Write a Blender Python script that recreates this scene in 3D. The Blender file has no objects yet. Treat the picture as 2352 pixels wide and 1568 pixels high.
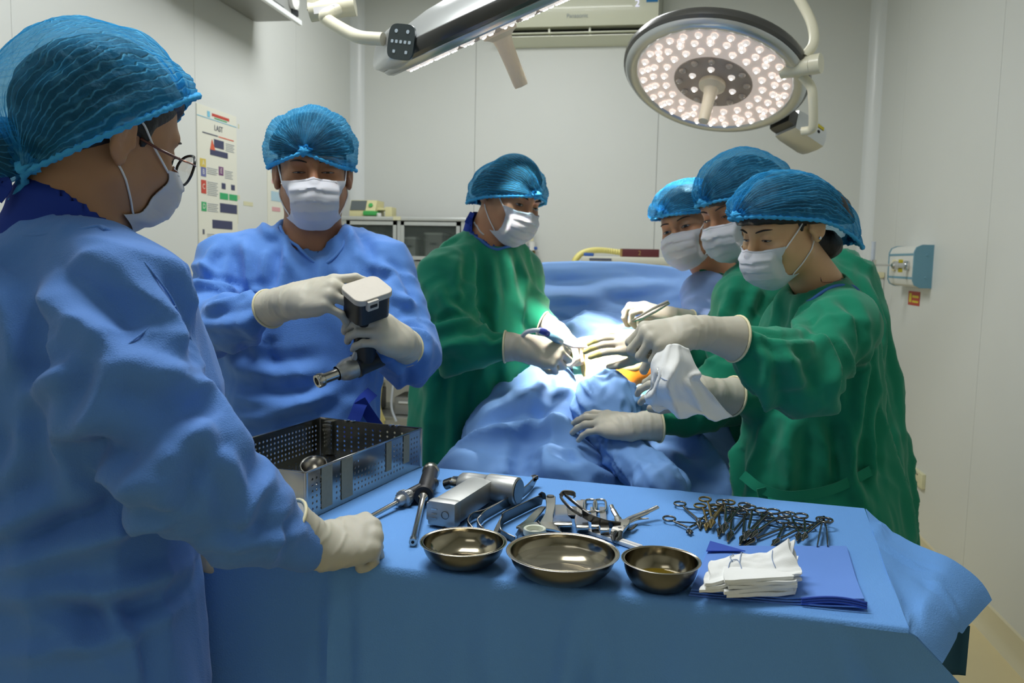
import bpy, bmesh, math, random
import numpy as np
from mathutils import Vector, Matrix

random.seed(7)
np.random.seed(7)
SC = bpy.context.scene
COL = SC.collection
PI = math.pi

# ------------------------------------------------------------------ camera
FPX, CX, CY = 1900.0, 1176.0, 784.0
CAM = np.array((0.0, 0.0, 1.40))
_yaw, _pit, _rol = math.radians(9.1), math.radians(5.7), math.radians(1.15)
FW = np.array((-math.sin(_yaw) * math.cos(_pit), math.cos(_yaw) * math.cos(_pit), -math.sin(_pit)))
_r0 = np.array((math.cos(_yaw), math.sin(_yaw), 0.0))
_u0 = np.cross(_r0, FW)
RT = _r0 * math.cos(_rol) + _u0 * math.sin(_rol)
UP = _u0 * math.cos(_rol) - _r0 * math.sin(_rol)
cam = bpy.data.cameras.new('camera')
cam.sensor_width = 36.0
cam.lens = FPX / 2352 * 36.0
cam.clip_start = 0.05
cam.dof.use_dof = True
cam.dof.focus_distance = 1.35
cam.dof.aperture_fstop = 8.0
cam_ob = bpy.data.objects.new('camera', cam)
COL.objects.link(cam_ob)
cam_ob.matrix_world = Matrix(((RT[0], UP[0], -FW[0], CAM[0]), (RT[1], UP[1], -FW[1], CAM[1]),
                              (RT[2], UP[2], -FW[2], CAM[2]), (0, 0, 0, 1)))
SC.camera = cam_ob

# ------------------------------------------------------------------ world, lights, exposure
SC.view_settings.view_transform = 'Standard'
SC.view_settings.look = 'None'
SC.view_settings.gamma = 1.0
SC.view_settings.use_curve_mapping = False
SC.view_settings.exposure = 0.0
SC.cycles.max_bounces = 6
SC.cycles.diffuse_bounces = 4
SC.cycles.glossy_bounces = 3
SC.cycles.transparent_max_bounces = 12
SC.cycles.caustics_reflective = False
SC.cycles.caustics_refractive = False
SC.cycles.sample_clamp_indirect = 6.0
wd = bpy.data.worlds.new('world')
SC.world = wd
wd.use_nodes = True
wd.node_tree.nodes['Background'].inputs[0].default_value = (0.75, 0.85, 0.9, 1)
wd.node_tree.nodes['Background'].inputs[1].default_value = 0.02


def area_light(name, loc, sx, sy, power, color, rot=(0, 0, 0)):
    l = bpy.data.lights.new(name, 'AREA')
    l.shape = 'RECTANGLE'
    l.size, l.size_y, l.energy, l.color = sx, sy, power, color
    o = bpy.data.objects.new(name, l)
    COL.objects.link(o)
    o.location, o.rotation_euler = loc, rot
    return o


CEIL = 3.25
XL, XR, YB, YF = -2.0, 1.37, 5.5, -1.9
area_light('ceiling_lamp_light', (-0.75, 1.55, CEIL - 0.08), 1.15, 0.55, 43, (0.985, 1.0, 1.0))
area_light('ceiling_lamp_light', (-0.75, 3.95, CEIL - 0.08), 1.15, 0.55, 35, (0.985, 1.0, 1.0))
area_light('ceiling_lamp_light', (-0.75, -0.7, CEIL - 0.08), 1.15, 0.55, 4, (0.985, 1.0, 1.0))


def W(px, py, z):
    return CAM + FW * z + RT * ((px - CX) / FPX * z) - UP * ((py - CY) / FPX * z)


def ray(px, py):
    return FW + RT * ((px - CX) / FPX) - UP * ((py - CY) / FPX)


def onz(px, py, h):
    d = ray(px, py)
    return CAM + d * ((h - CAM[2]) / d[2])


def onx(px, py, x):
    d = ray(px, py)
    return CAM + d * ((x - CAM[0]) / d[0])


def ony(px, py, y):
    d = ray(px, py)
    return CAM + d * ((y - CAM[1]) / d[1])


def cvec(x, y, z):
    'direction given as right, up, away from the viewer'
    v = RT * x + UP * y + FW * z
    return v / np.linalg.norm(v)


def spot(name, loc, to, power, ang, blend, color, r):
    l = bpy.data.lights.new(name, 'SPOT')
    l.energy, l.spot_size, l.spot_blend, l.color, l.shadow_soft_size = power, ang, blend, color, r
    o = bpy.data.objects.new(name, l)
    COL.objects.link(o)
    o.location = loc
    d = Vector(np.asarray(to) - np.asarray(loc))
    o.rotation_euler = d.to_track_quat('-Z', 'Y').to_euler()
    return o


FIELD = W(1395, 850, 2.42)
LAMP2 = W(1637, 190, 2.9)
LAMP1 = W(1143, 62, 2.12)
spot('surgical_lamp_light', LAMP2 + (FIELD - LAMP2) * 0.09, FIELD, 700, math.radians(21), 0.75, (1.0, 0.93, 0.84), 0.16)
spot('surgical_lamp_light', LAMP1 + (FIELD - LAMP1) * 0.09, FIELD + np.array((-.02, -.06, 0)), 1000, math.radians(17.5), 0.6, (1.0, 0.93, 0.84), 0.16)

# ------------------------------------------------------------------ materials


def mat(name, col, rough=0.6, metal=0.0, bump=None, var=None, emit=None, spec=0.5, coat=0.0, sheen=0.0,
        trans=0.0, alpha=1.0, subs=0.0):
    """col linear rgb. bump=list of (scale, strength, distance[, kind]); var=(scale, amount)."""
    m = bpy.data.materials.new(name)
    m.use_nodes = True
    nt = m.node_tree
    b = nt.nodes['Principled BSDF']
    b.inputs['Base Color'].default_value = (*col, 1)
    b.inputs['Roughness'].default_value = rough
    b.inputs['Metallic'].default_value = metal
    b.inputs['Specular IOR Level'].default_value = spec
    if coat:
        b.inputs['Coat Weight'].default_value = coat
    if sheen:
        b.inputs['Sheen Weight'].default_value = sheen
    if trans:
        b.inputs['Transmission Weight'].default_value = trans
    if alpha < 1:
        b.inputs['Alpha'].default_value = alpha
    if subs:
        b.inputs['Subsurface Weight'].default_value = subs
        b.inputs['Subsurface Radius'].default_value = (0.012, 0.005, 0.003)
        b.inputs['Subsurface Scale'].default_value = 0.5
    if emit:
        b.inputs['Emission Color'].default_value = (*emit[0], 1)
        b.inputs['Emission Strength'].default_value = emit[1]
    tc = nt.nodes.new('ShaderNodeTexCoord')
    if var:
        n = nt.nodes.new('ShaderNodeTexNoise')
        n.inputs['Scale'].default_value = var[0]
        n.inputs['Detail'].default_value = 4
        nt.links.new(tc.outputs['Object'], n.inputs['Vector'])
        mx = nt.nodes.new('ShaderNodeMix')
        mx.data_type = 'RGBA'
        a = var[1]
        mx.inputs[6].default_value = (*[c * (1 - a) for c in col], 1)
        mx.inputs[7].default_value = (*[min(1, c * (1 + a)) for c in col], 1)
        nt.links.new(n.outputs['Fac'], mx.inputs[0])
        nt.links.new(mx.outputs[2], b.inputs['Base Color'])
    last = None
    for bp in (bump or []):
        sc, st, di = bp[:3]
        kind = bp[3] if len(bp) > 3 else 'noise'
        if kind == 'noise':
            n = nt.nodes.new('ShaderNodeTexNoise')
            n.inputs['Scale'].default_value = sc
            n.inputs['Detail'].default_value = 3
            out = n.outputs['Fac']
        elif kind == 'crumple':
            n = nt.nodes.new('ShaderNodeTexNoise')
            n.noise_type = 'RIDGED_MULTIFRACTAL'
            n.inputs['Scale'].default_value = sc * 0.55
            n.inputs['Detail'].default_value = 1.2
            n.inputs['Roughness'].default_value = 0.35
            n.inputs['Distortion'].default_value = 0.6
            out = n.outputs['Fac']
        else:
            n = nt.nodes.new('ShaderNodeTexVoronoi')
            n.inputs['Scale'].default_value = sc
            out = n.outputs['Distance']
        if True:
            nt.links.new(tc.outputs['Object'], n.inputs['Vector'])
        bn = nt.nodes.new('ShaderNodeBump')
        bn.inputs['Strength'].default_value = st
        bn.inputs['Distance'].default_value = di
        nt.links.new(out, bn.inputs['Height'])
        if last:
            nt.links.new(last.outputs['Normal'], bn.inputs['Normal'])
        last = bn
    if last:
        nt.links.new(last.outputs['Normal'], b.inputs['Normal'])
    return m


def srgb(r, g, b):
    return tuple(((c / 255 + 0.055) / 1.055) ** 2.4 if c > 10 else c / 255 / 12.92 for c in (r, g, b))


M = {}
M['wall'] = mat('wall_panel', srgb(212, 215, 211), 0.42, var=(3.0, 0.02), bump=[(260, 0.05, 0.001)], spec=0.4)
M['joint'] = mat('panel_joint', srgb(190, 194, 190), 0.6)
M['coving'] = mat('aluminium_coving', srgb(222, 226, 226), 0.3, spec=0.5)
M['ceiling'] = mat('ceiling_panel', srgb(225, 228, 226), 0.6)
M['floor'] = mat('floor_vinyl', srgb(220, 205, 158), 0.4, var=(2.0, 0.05))
M['skirting'] = mat('skirting_vinyl', srgb(206, 198, 165), 0.4)
FAB = [(34, 0.35, 0.012, 'crumple'), (900, 0.25, 0.0006)]
M['blue_gown'] = mat('blue_nonwoven', srgb(88, 138, 212), 0.75, bump=[(9, 0.35, 0.02, 'crumple'), (24, 0.12, 0.008, 'crumple'), (520, 0.5, 0.0008, 'dot')], spec=0.25, sheen=0.15)
M['blue_gown_pale'] = mat('pale_blue_nonwoven', srgb(138, 168, 222), 0.75, bump=[(9, 0.35, 0.02, 'crumple')], spec=0.25)
M['drape'] = mat('blue_table_drape', srgb(106, 160, 226), 0.8, bump=[(5, 0.06, 0.012, 'crumple'), (420, 0.5, 0.0009, 'dot')], spec=0.2)
M['patient_drape'] = mat('blue_patient_drape', srgb(116, 160, 218), 0.75, bump=[(7, 0.4, 0.02, 'crumple'), (20, 0.12, 0.008, 'crumple')], spec=0.25)
M['screen_sheet'] = mat('pale_blue_screen_sheet', srgb(132, 174, 232), 0.75, bump=[(7, 0.3, 0.02, 'crumple')], spec=0.25)
M['folded_cloth'] = mat('blue_folded_sheet', srgb(104, 146, 222), 0.8, bump=[(700, 0.2, 0.0005)], spec=0.2)
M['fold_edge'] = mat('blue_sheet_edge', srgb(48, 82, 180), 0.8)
M['green_gown'] = mat('green_cotton', srgb(26, 130, 100), 0.9, bump=[(10, 0.28, 0.016, 'crumple'), (800, 0.3, 0.0006)], spec=0.15, sheen=0.2)
M['scrub'] = mat('navy_scrub_cotton', srgb(38, 62, 150), 0.9, bump=[(600, 0.2, 0.0006)], spec=0.15)
M['scrub_blue'] = mat('blue_scrub_trim', srgb(70, 112, 180), 0.9, spec=0.15)
M['trouser'] = mat('dark_blue_trousers', srgb(44, 66, 120), 0.9, spec=0.15)
M['shoe'] = mat('white_clog_rubber', srgb(205, 205, 200), 0.5)
M['glove'] = mat('latex_glove', srgb(192, 188, 172), 0.5, bump=[(60, 0.16, 0.006, 'crumple'), (240, 0.08, 0.001)], spec=0.35, subs=0.15)
M['glove_cuff'] = mat('latex_cuff', srgb(196, 192, 176), 0.5, bump=[(40, 0.2, 0.006, 'crumple')], spec=0.35)
M['glove_roll'] = mat('latex_rolled_edge', srgb(226, 218, 178), 0.5)
M['mask'] = mat('white_mask_fabric', srgb(208, 209, 216), 0.85, bump=[(900, 0.2, 0.0004)], spec=0.15, subs=0.1)
M['elastic'] = mat('white_ear_elastic', srgb(232, 233, 236), 0.8)
M['hair'] = mat('black_hair', srgb(22, 19, 18), 0.55, bump=[(180, 0.5, 0.003)])
M['brow'] = mat('dark_eyebrow_hair', srgb(34, 26, 22), 0.8)
M['sclera'] = mat('eye_white', srgb(190, 180, 172), 0.3)
M['iris'] = mat('dark_brown_iris', srgb(28, 18, 14), 0.15, coat=0.5)
M['lash'] = mat('dark_eyelash', srgb(24, 18, 16), 0.7)


def skin(name, c):
    return mat(name, srgb(*c), 0.5, bump=[(420, 0.12, 0.0008), (60, 0.05, 0.002)], var=(26, 0.06), spec=0.35, subs=0.12)


M['skin_tan'] = skin('skin_tan', (176, 132, 98))
M['skin_brown'] = skin('skin_brown', (160, 112, 82))
M['skin_light'] = skin('skin_light', (208, 166, 126))
M['skin_mid'] = skin('skin_mid', (190, 138, 104))
M['betadine'] = mat('iodine_painted_skin', srgb(214, 128, 40), 0.35, var=(14, 0.25), spec=0.5, subs=0.1)
M['incise'] = mat('clear_incise_film', srgb(236, 214, 150), 0.25, var=(20, 0.2), bump=[(30, 0.3, 0.004, 'crumple')])
M['teal_strip'] = mat('teal_adhesive_strip', srgb(84, 168, 160), 0.5)
M['steel'] = mat('polished_steel', srgb(186, 184, 178), 0.22, 1.0, bump=[(35, 0.06, 0.002)])
M['steel_dark'] = mat('worn_instrument_steel', srgb(108, 107, 104), 0.26, 1.0, bump=[(90, 0.08, 0.001)])
M['steel_bowl'] = mat('bowl_steel', srgb(150, 142, 122), 0.15, 1.0, bump=[(22, 0.05, 0.003)])
M['bowl_outside'] = mat('bowl_outside_dark_reflection', srgb(104, 102, 96), 0.3, 1.0, bump=[(60, 0.05, 0.002)])  # bowl steel darkened: dark reflections on the outer wall put into the colour
M['steel_matte'] = mat('matte_cast_steel', srgb(176, 178, 176), 0.42, 0.85, bump=[(320, 0.15, 0.0008)], var=(40, 0.1))
M['tray'] = mat('tray_sheet_steel', srgb(168, 168, 162), 0.20, 1.0, bump=[(14, 0.07, 0.004)])
M['tape'] = mat('grey_autoclave_tape', srgb(140, 136, 116), 0.6, var=(120, 0.15))
M['black_rubber'] = mat('black_rubber', srgb(26, 26, 28), 0.5)
M['black_plastic'] = mat('black_plastic', srgb(24, 28, 33), 0.45, bump=[(400, 0.1, 0.0006)])
M['grey_plastic'] = mat('light_grey_plastic', srgb(196, 190, 178), 0.55, bump=[(300, 0.1, 0.0006)], var=(90, 0.05))
M['dark_slot'] = mat('dark_slot', srgb(30, 30, 30), 0.7)
M['cream'] = mat('cream_enamel', srgb(224, 220, 196), 0.35, coat=0.2)
M['cream_plastic'] = mat('cream_plastic', srgb(226, 220, 182), 0.5)
M['beige_handle'] = mat('beige_handle', srgb(226, 212, 188), 0.45)
M['lamp_silver'] = mat('lamp_silver_paint', srgb(200, 204, 206), 0.28, 0.7)
M['lamp_dark'] = mat('lamp_dark_rim', srgb(74, 74, 72), 0.3, 0.3, coat=0.3)
M['lamp_face'] = mat('lamp_diffuser_face', srgb(205, 186, 176), 0.35, emit=((1.0, 0.88, 0.80), 0.28))
M['lamp_center'] = mat('lamp_center_disc', srgb(168, 152, 142), 0.4)
M['led_lens'] = mat('led_lens', srgb(235, 225, 218), 0.15, emit=((1.0, 0.92, 0.86), 0.55))
M['led'] = mat('led_chip', (1, 1, 1), 0.3, emit=((1.0, 0.96, 0.92), 14.0))
M['led_off'] = mat('led_lens_unlit', srgb(190, 176, 164), 0.25)
M['panel_dark'] = mat('control_panel_film', srgb(46, 56, 58), 0.35)
M['button'] = mat('control_button', srgb(176, 190, 200), 0.5)
M['label_white'] = mat('white_sticker', srgb(208, 208, 212), 0.5)
M['yellow'] = mat('yellow_sticker', srgb(206, 190, 50), 0.6)
M['ac'] = mat('aircon_plastic', srgb(222, 224, 202), 0.35, coat=0.3)
M['ac_text'] = mat('aircon_logo_grey', srgb(150, 160, 164), 0.4)
M['ac_digit'] = mat('aircon_display', srgb(200, 200, 230), 0.4, emit=((0.8, 0.8, 1.0), 0.8))
M['ac_blue'] = mat('aircon_blue_sticker', srgb(30, 120, 180), 0.5)
M['black'] = mat('black_cavity', srgb(10, 11, 10), 0.8)
M['paper'] = mat('poster_paper', srgb(222, 222, 208), 0.6, var=(6, 0.02))
M['ink_navy'] = mat('ink_navy', srgb(62, 66, 96), 0.6)
M['ink_red'] = mat('ink_red', srgb(190, 70, 56), 0.6)
M['ink_orange'] = mat('ink_orange', srgb(214, 96, 66), 0.6)
M['ink_green'] = mat('ink_green', srgb(54, 164, 104), 0.6)
M['ink_yellow'] = mat('ink_yellow', srgb(206, 184, 84), 0.6)
M['ink_blue'] = mat('ink_blue', srgb(98, 104, 158), 0.6)
M['ink_cyan'] = mat('ink_cyan', srgb(120, 188, 214), 0.6)
M['ink_purple'] = mat('ink_purple', srgb(116, 72, 118), 0.6)
M['ink_grey'] = mat('ink_grey', srgb(160, 166, 170), 0.6)
M['ink_dark'] = mat('ink_dark', srgb(84, 88, 104), 0.6)
M['ink_paleblue'] = mat('ink_pale_blue', srgb(170, 200, 214), 0.6)
M['ink_pink'] = mat('ink_pink', srgb(212, 160, 164), 0.6)
M['paper_cyan'] = M['ink_cyan']
M['old_tape'] = mat('old_tape_mark', srgb(208, 206, 172), 0.6)
M['cab_steel'] = mat('cabinet_steel', srgb(196, 200, 198), 0.3, 0.55, var=(10, 0.04))
M['cab_panel'] = mat('cabinet_panel', srgb(150, 152, 148), 0.45, 0.3)
M['cab_dark'] = mat('cabinet_inside', srgb(40, 40, 36), 0.6)
M['box_grey'] = mat('grey_instrument_case', srgb(140, 142, 140), 0.5)
M['dev_cream'] = mat('device_cream', srgb(216, 210, 160), 0.55)
M['dev_screen'] = mat('device_grey_front', srgb(88, 96, 98), 0.4)
M['dev_green'] = mat('device_green', srgb(64, 168, 84), 0.5)
M['green_dot'] = mat('green_sticker', srgb(100, 200, 120), 0.5)
M['brass'] = mat('old_brass', srgb(120, 104, 60), 0.4, 0.8)
M['valve_blue'] = mat('valve_blue', srgb(40, 84, 160), 0.5)
M['tube_yellow'] = mat('yellow_breathing_tube', srgb(222, 212, 130), 0.5)
M['maroon'] = mat('maroon_box', srgb(84, 26, 32), 0.5)
M['gold'] = mat('gold_print', srgb(150, 120, 70), 0.5)
M['machine'] = mat('machine_cream', srgb(206, 206, 190), 0.5)
M['unit_white'] = mat('gas_unit_white', srgb(216, 218, 212), 0.4)
M['unit_blue'] = mat('gas_unit_blue', srgb(104, 152, 172), 0.5)
M['chrome'] = mat('chrome', srgb(210, 210, 210), 0.12, 1.0)
M['knob_green'] = mat('green_knob', srgb(20, 130, 98), 0.45)
M['sticker_red'] = mat('red_warning_sticker', srgb(172, 62, 44), 0.6)
M['socket'] = mat('socket_cream', srgb(214, 212, 176), 0.45)
M['gauze'] = mat('white_gauze', srgb(240, 242, 240), 0.95, bump=[(28, 0.5, 0.006, 'crumple'), (700, 0.4, 0.0006)], spec=0.1)
M['thread'] = mat('blue_marker_thread', srgb(150, 168, 200), 0.9)
M['white_plastic'] = mat('white_plastic', srgb(226, 226, 222), 0.35)
M['ring'] = mat('milky_plastic_ring', srgb(206, 212, 194), 0.4)
M['tube_lens'] = mat('clear_suction_tube', srgb(200, 210, 225), 0.2, alpha=0.75)
M['suct_blue'] = mat('blue_suction_handle', srgb(56, 70, 160), 0.35)
M['suct_clear'] = mat('clear_blue_handle', srgb(140, 190, 220), 0.2)
M['dark_green_drape'] = mat('dark_teal_under_drape', srgb(30, 78, 98), 0.85)
M['spec_black'] = mat('black_spectacle_rim', srgb(24, 20, 18), 0.25, coat=0.4)
M['spec_gold'] = mat('rose_gold_wire', srgb(190, 140, 120), 0.25, 0.9)
M['temple_brown'] = mat('brown_temple', srgb(96, 44, 30), 0.3)
M['lens'] = mat('spectacle_lens', srgb(205, 225, 215), 0.05, trans=0.9, alpha=0.35)
M['bag_yellow'] = mat('yellowed_plastic', srgb(170, 160, 104), 0.5)
M['purple_ink'] = M['ink_blue']
M['iodine_stain'] = mat('iodine_stained_latex', srgb(196, 186, 118), 0.5)


def water_mat(name, col, a):
    m = mat(name, col, 0.04, 0, spec=0.6, alpha=a)
    return m


M['water'] = water_mat('clear_saline', srgb(120, 116, 100), 0.35)
M['iodine'] = water_mat('iodine_solution', srgb(120, 100, 20), 0.75)


def cap_mat(name, base, line, dark_a=0.20):
    m = bpy.data.materials.new(name)
    m.use_nodes = True
    nt = m.node_tree
    nt.nodes.clear()
    N = nt.nodes.new
    L = nt.links.new
    out = N('ShaderNodeOutputMaterial')
    uv = N('ShaderNodeUVMap')
    sep = N('ShaderNodeSeparateXYZ')
    L(uv.outputs[0], sep.inputs[0])
    tc = N('ShaderNodeTexCoord')
    nz = N('ShaderNodeTexNoise')
    nz.inputs['Scale'].default_value = 26
    nz.inputs['Detail'].default_value = 3
    L(tc.outputs['Object'], nz.inputs['Vector'])

    def math_(op, a, b=None):
        n = N('ShaderNodeMath')
        n.operation = op
        for i, v in enumerate((a, b)):
            if v is None:
                continue
            if isinstance(v, (int, float)):
                n.inputs[i].default_value = v
            else:
                L(v, n.inputs[i])
        return n.outputs[0]
    # accordion pleats: narrow pale lines along v, wandering a little
    w = math_('MULTIPLY', math_('SUBTRACT', nz.outputs['Fac'], 0.5), 0.055)
    u = math_('MULTIPLY', math_('ADD', sep.outputs[0], w), 44.0)
    fr = math_('ABSOLUTE', math_('SUBTRACT', math_('FRACT', u), 0.5))
    ln = math_('SMOOTH_MIN', math_('MAXIMUM', math_('MULTIPLY', math_('SUBTRACT', 0.17, fr), 6.0), 0.0), 1.0)
    # crossing short ripples
    nz2 = N('ShaderNodeTexNoise')
    nz2.inputs['Scale'].default_value = 60
    nz2.inputs['Detail'].default_value = 5
    L(tc.outputs['Object'], nz2.inputs['Vector'])
    rip = math_('MAXIMUM', math_('MULTIPLY', math_('SUBTRACT', nz2.outputs['Fac'], 0.52), 3.0), 0.0)
    # gathered ends and rim
    vv = math_('ABSOLUTE', math_('SUBTRACT', sep.outputs[1], 0.5))
    end = math_('MAXIMUM', math_('MULTIPLY', math_('SUBTRACT', vv, 0.40), 8.0), 0.0)
    uu = math_('ABSOLUTE', math_('SUBTRACT', sep.outputs[0], 0.5))
    rim = math_('MAXIMUM', math_('MULTIPLY', math_('SUBTRACT', uu, 0.42), 9.0), 0.0)
    lw = N('ShaderNodeLayerWeight')
    lw.inputs['Blend'].default_value = 0.35
    dens = math_('ADD', math_('ADD', math_('MULTIPLY', ln, 0.30), math_('MULTIPLY', rip, 0.20)),
                 math_('ADD', math_('MULTIPLY', end, 0.35), math_('MULTIPLY', rim, 0.35)))
    alpha = math_('MINIMUM', math_('ADD', math_('ADD', dens, dark_a), math_('MULTIPLY', lw.outputs['Facing'], 0.40)), 0.97)
    mx = N('ShaderNodeMix')
    mx.data_type = 'RGBA'
    mx.inputs[6].default_value = (*base, 1)
    mx.inputs[7].default_value = (*line, 1)
    L(math_('MINIMUM', math_('MULTIPLY', math_('ADD', ln, rip), 0.6), 1.0), mx.inputs[0])
    df = N('ShaderNodeBsdfDiffuse')
    tl = N('ShaderNodeBsdfTranslucent')
    L(mx.outputs[2], df.inputs[0])
    L(mx.outputs[2], tl.inputs[0])
    ms = N('ShaderNodeMixShader')
    ms.inputs[0].default_value = 0.3
    L(df.outputs[0], ms.inputs[1])
    L(tl.outputs[0], ms.inputs[2])
    bp = N('ShaderNodeBump')
    bp.inputs['Strength'].default_value = 0.5
    bp.inputs['Distance'].default_value = 0.004
    L(ln, bp.inputs['Height'])
    L(bp.outputs[0], df.inputs['Normal'])
    tr = N('ShaderNodeBsdfTransparent')
    tr.inputs[0].default_value = (0.55, 0.80, 0.95, 1)
    m2 = N('ShaderNodeMixShader')
    L(alpha, m2.inputs[0])
    L(tr.outputs[0], m2.inputs[1])
    L(ms.outputs[0], m2.inputs[2])
    L(m2.outputs[0], out.inputs[0])
    return m


M['cap'] = cap_mat('blue_bouffant_mesh', srgb(56, 156, 214), srgb(120, 206, 246))
M['cap_band'] = mat('blue_bouffant_gather', srgb(66, 164, 222), 0.85, bump=[(120, 0.5, 0.004)], spec=0.15)

# ------------------------------------------------------------------ object helpers


def thing(name, label, cat, loc=(0, 0, 0), group=None, rot=None):
    o = bpy.data.objects.new(name, None)
    COL.objects.link(o)
    o.empty_display_size = 0.05
    o.location = [float(c) for c in loc]
    if rot is not None:
        o.rotation_euler = rot
    o['label'], o['category'] = label, cat
    if group:
        o['group'] = group
    return o


def tag(o, label, cat, group=None, kind=None):
    o['label'], o['category'] = label, cat
    if group:
        o['group'] = group
    if kind:
        o['kind'] = kind
    return o


def root_of(o):
    while o.parent:
        o = o.parent
    return o


def mesh_ob(name, V, F, m, parent=None, smooth=True, sharp=None, local=False, origin=None):
    """V in world coordinates; stored relative to the parent's root (or to origin)."""
    me = bpy.data.meshes.new(name)
    V = np.asarray(V, dtype=float).reshape(-1, 3)
    loc = (0, 0, 0)
    if parent is not None and not local:
        inv = np.array(root_of(parent).matrix_basis.inverted())
        V = V @ inv[:3, :3].T + inv[:3, 3]
    elif origin is not None:
        loc = [float(c) for c in origin]
        V = V - np.asarray(origin)
    if isinstance(F, np.ndarray):
        F = F.tolist()
    me.from_pydata(V.tolist(), [], F)
    me.validate()
    mats = m if isinstance(m, (list, tuple)) else [m]
    for k in mats:
        me.materials.append(M[k] if isinstance(k, str) else k)
    if smooth and len(me.polygons):
        me.polygons.foreach_set('use_smooth', [True] * len(me.polygons))
        if sharp:
            me.set_sharp_from_angle(angle=math.radians(sharp))
    o = bpy.data.objects.new(name, me)
    COL.objects.link(o)
    o.location = loc
    if parent is not None:
        o.parent = parent
    return o


def frame(z, hint=(0, 0, 1)):
    'right-handed frame whose third axis is z'
    z = np.asarray(z, float)
    z = z / np.linalg.norm(z)
    x = np.cross(np.asarray(hint, float), z)
    if np.linalg.norm(x) < 1e-5:
        x = np.cross((1.0, 0, 0), z)
    x /= np.linalg.norm(x)
    return np.stack((x, np.cross(z, x), z), 1)


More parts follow.
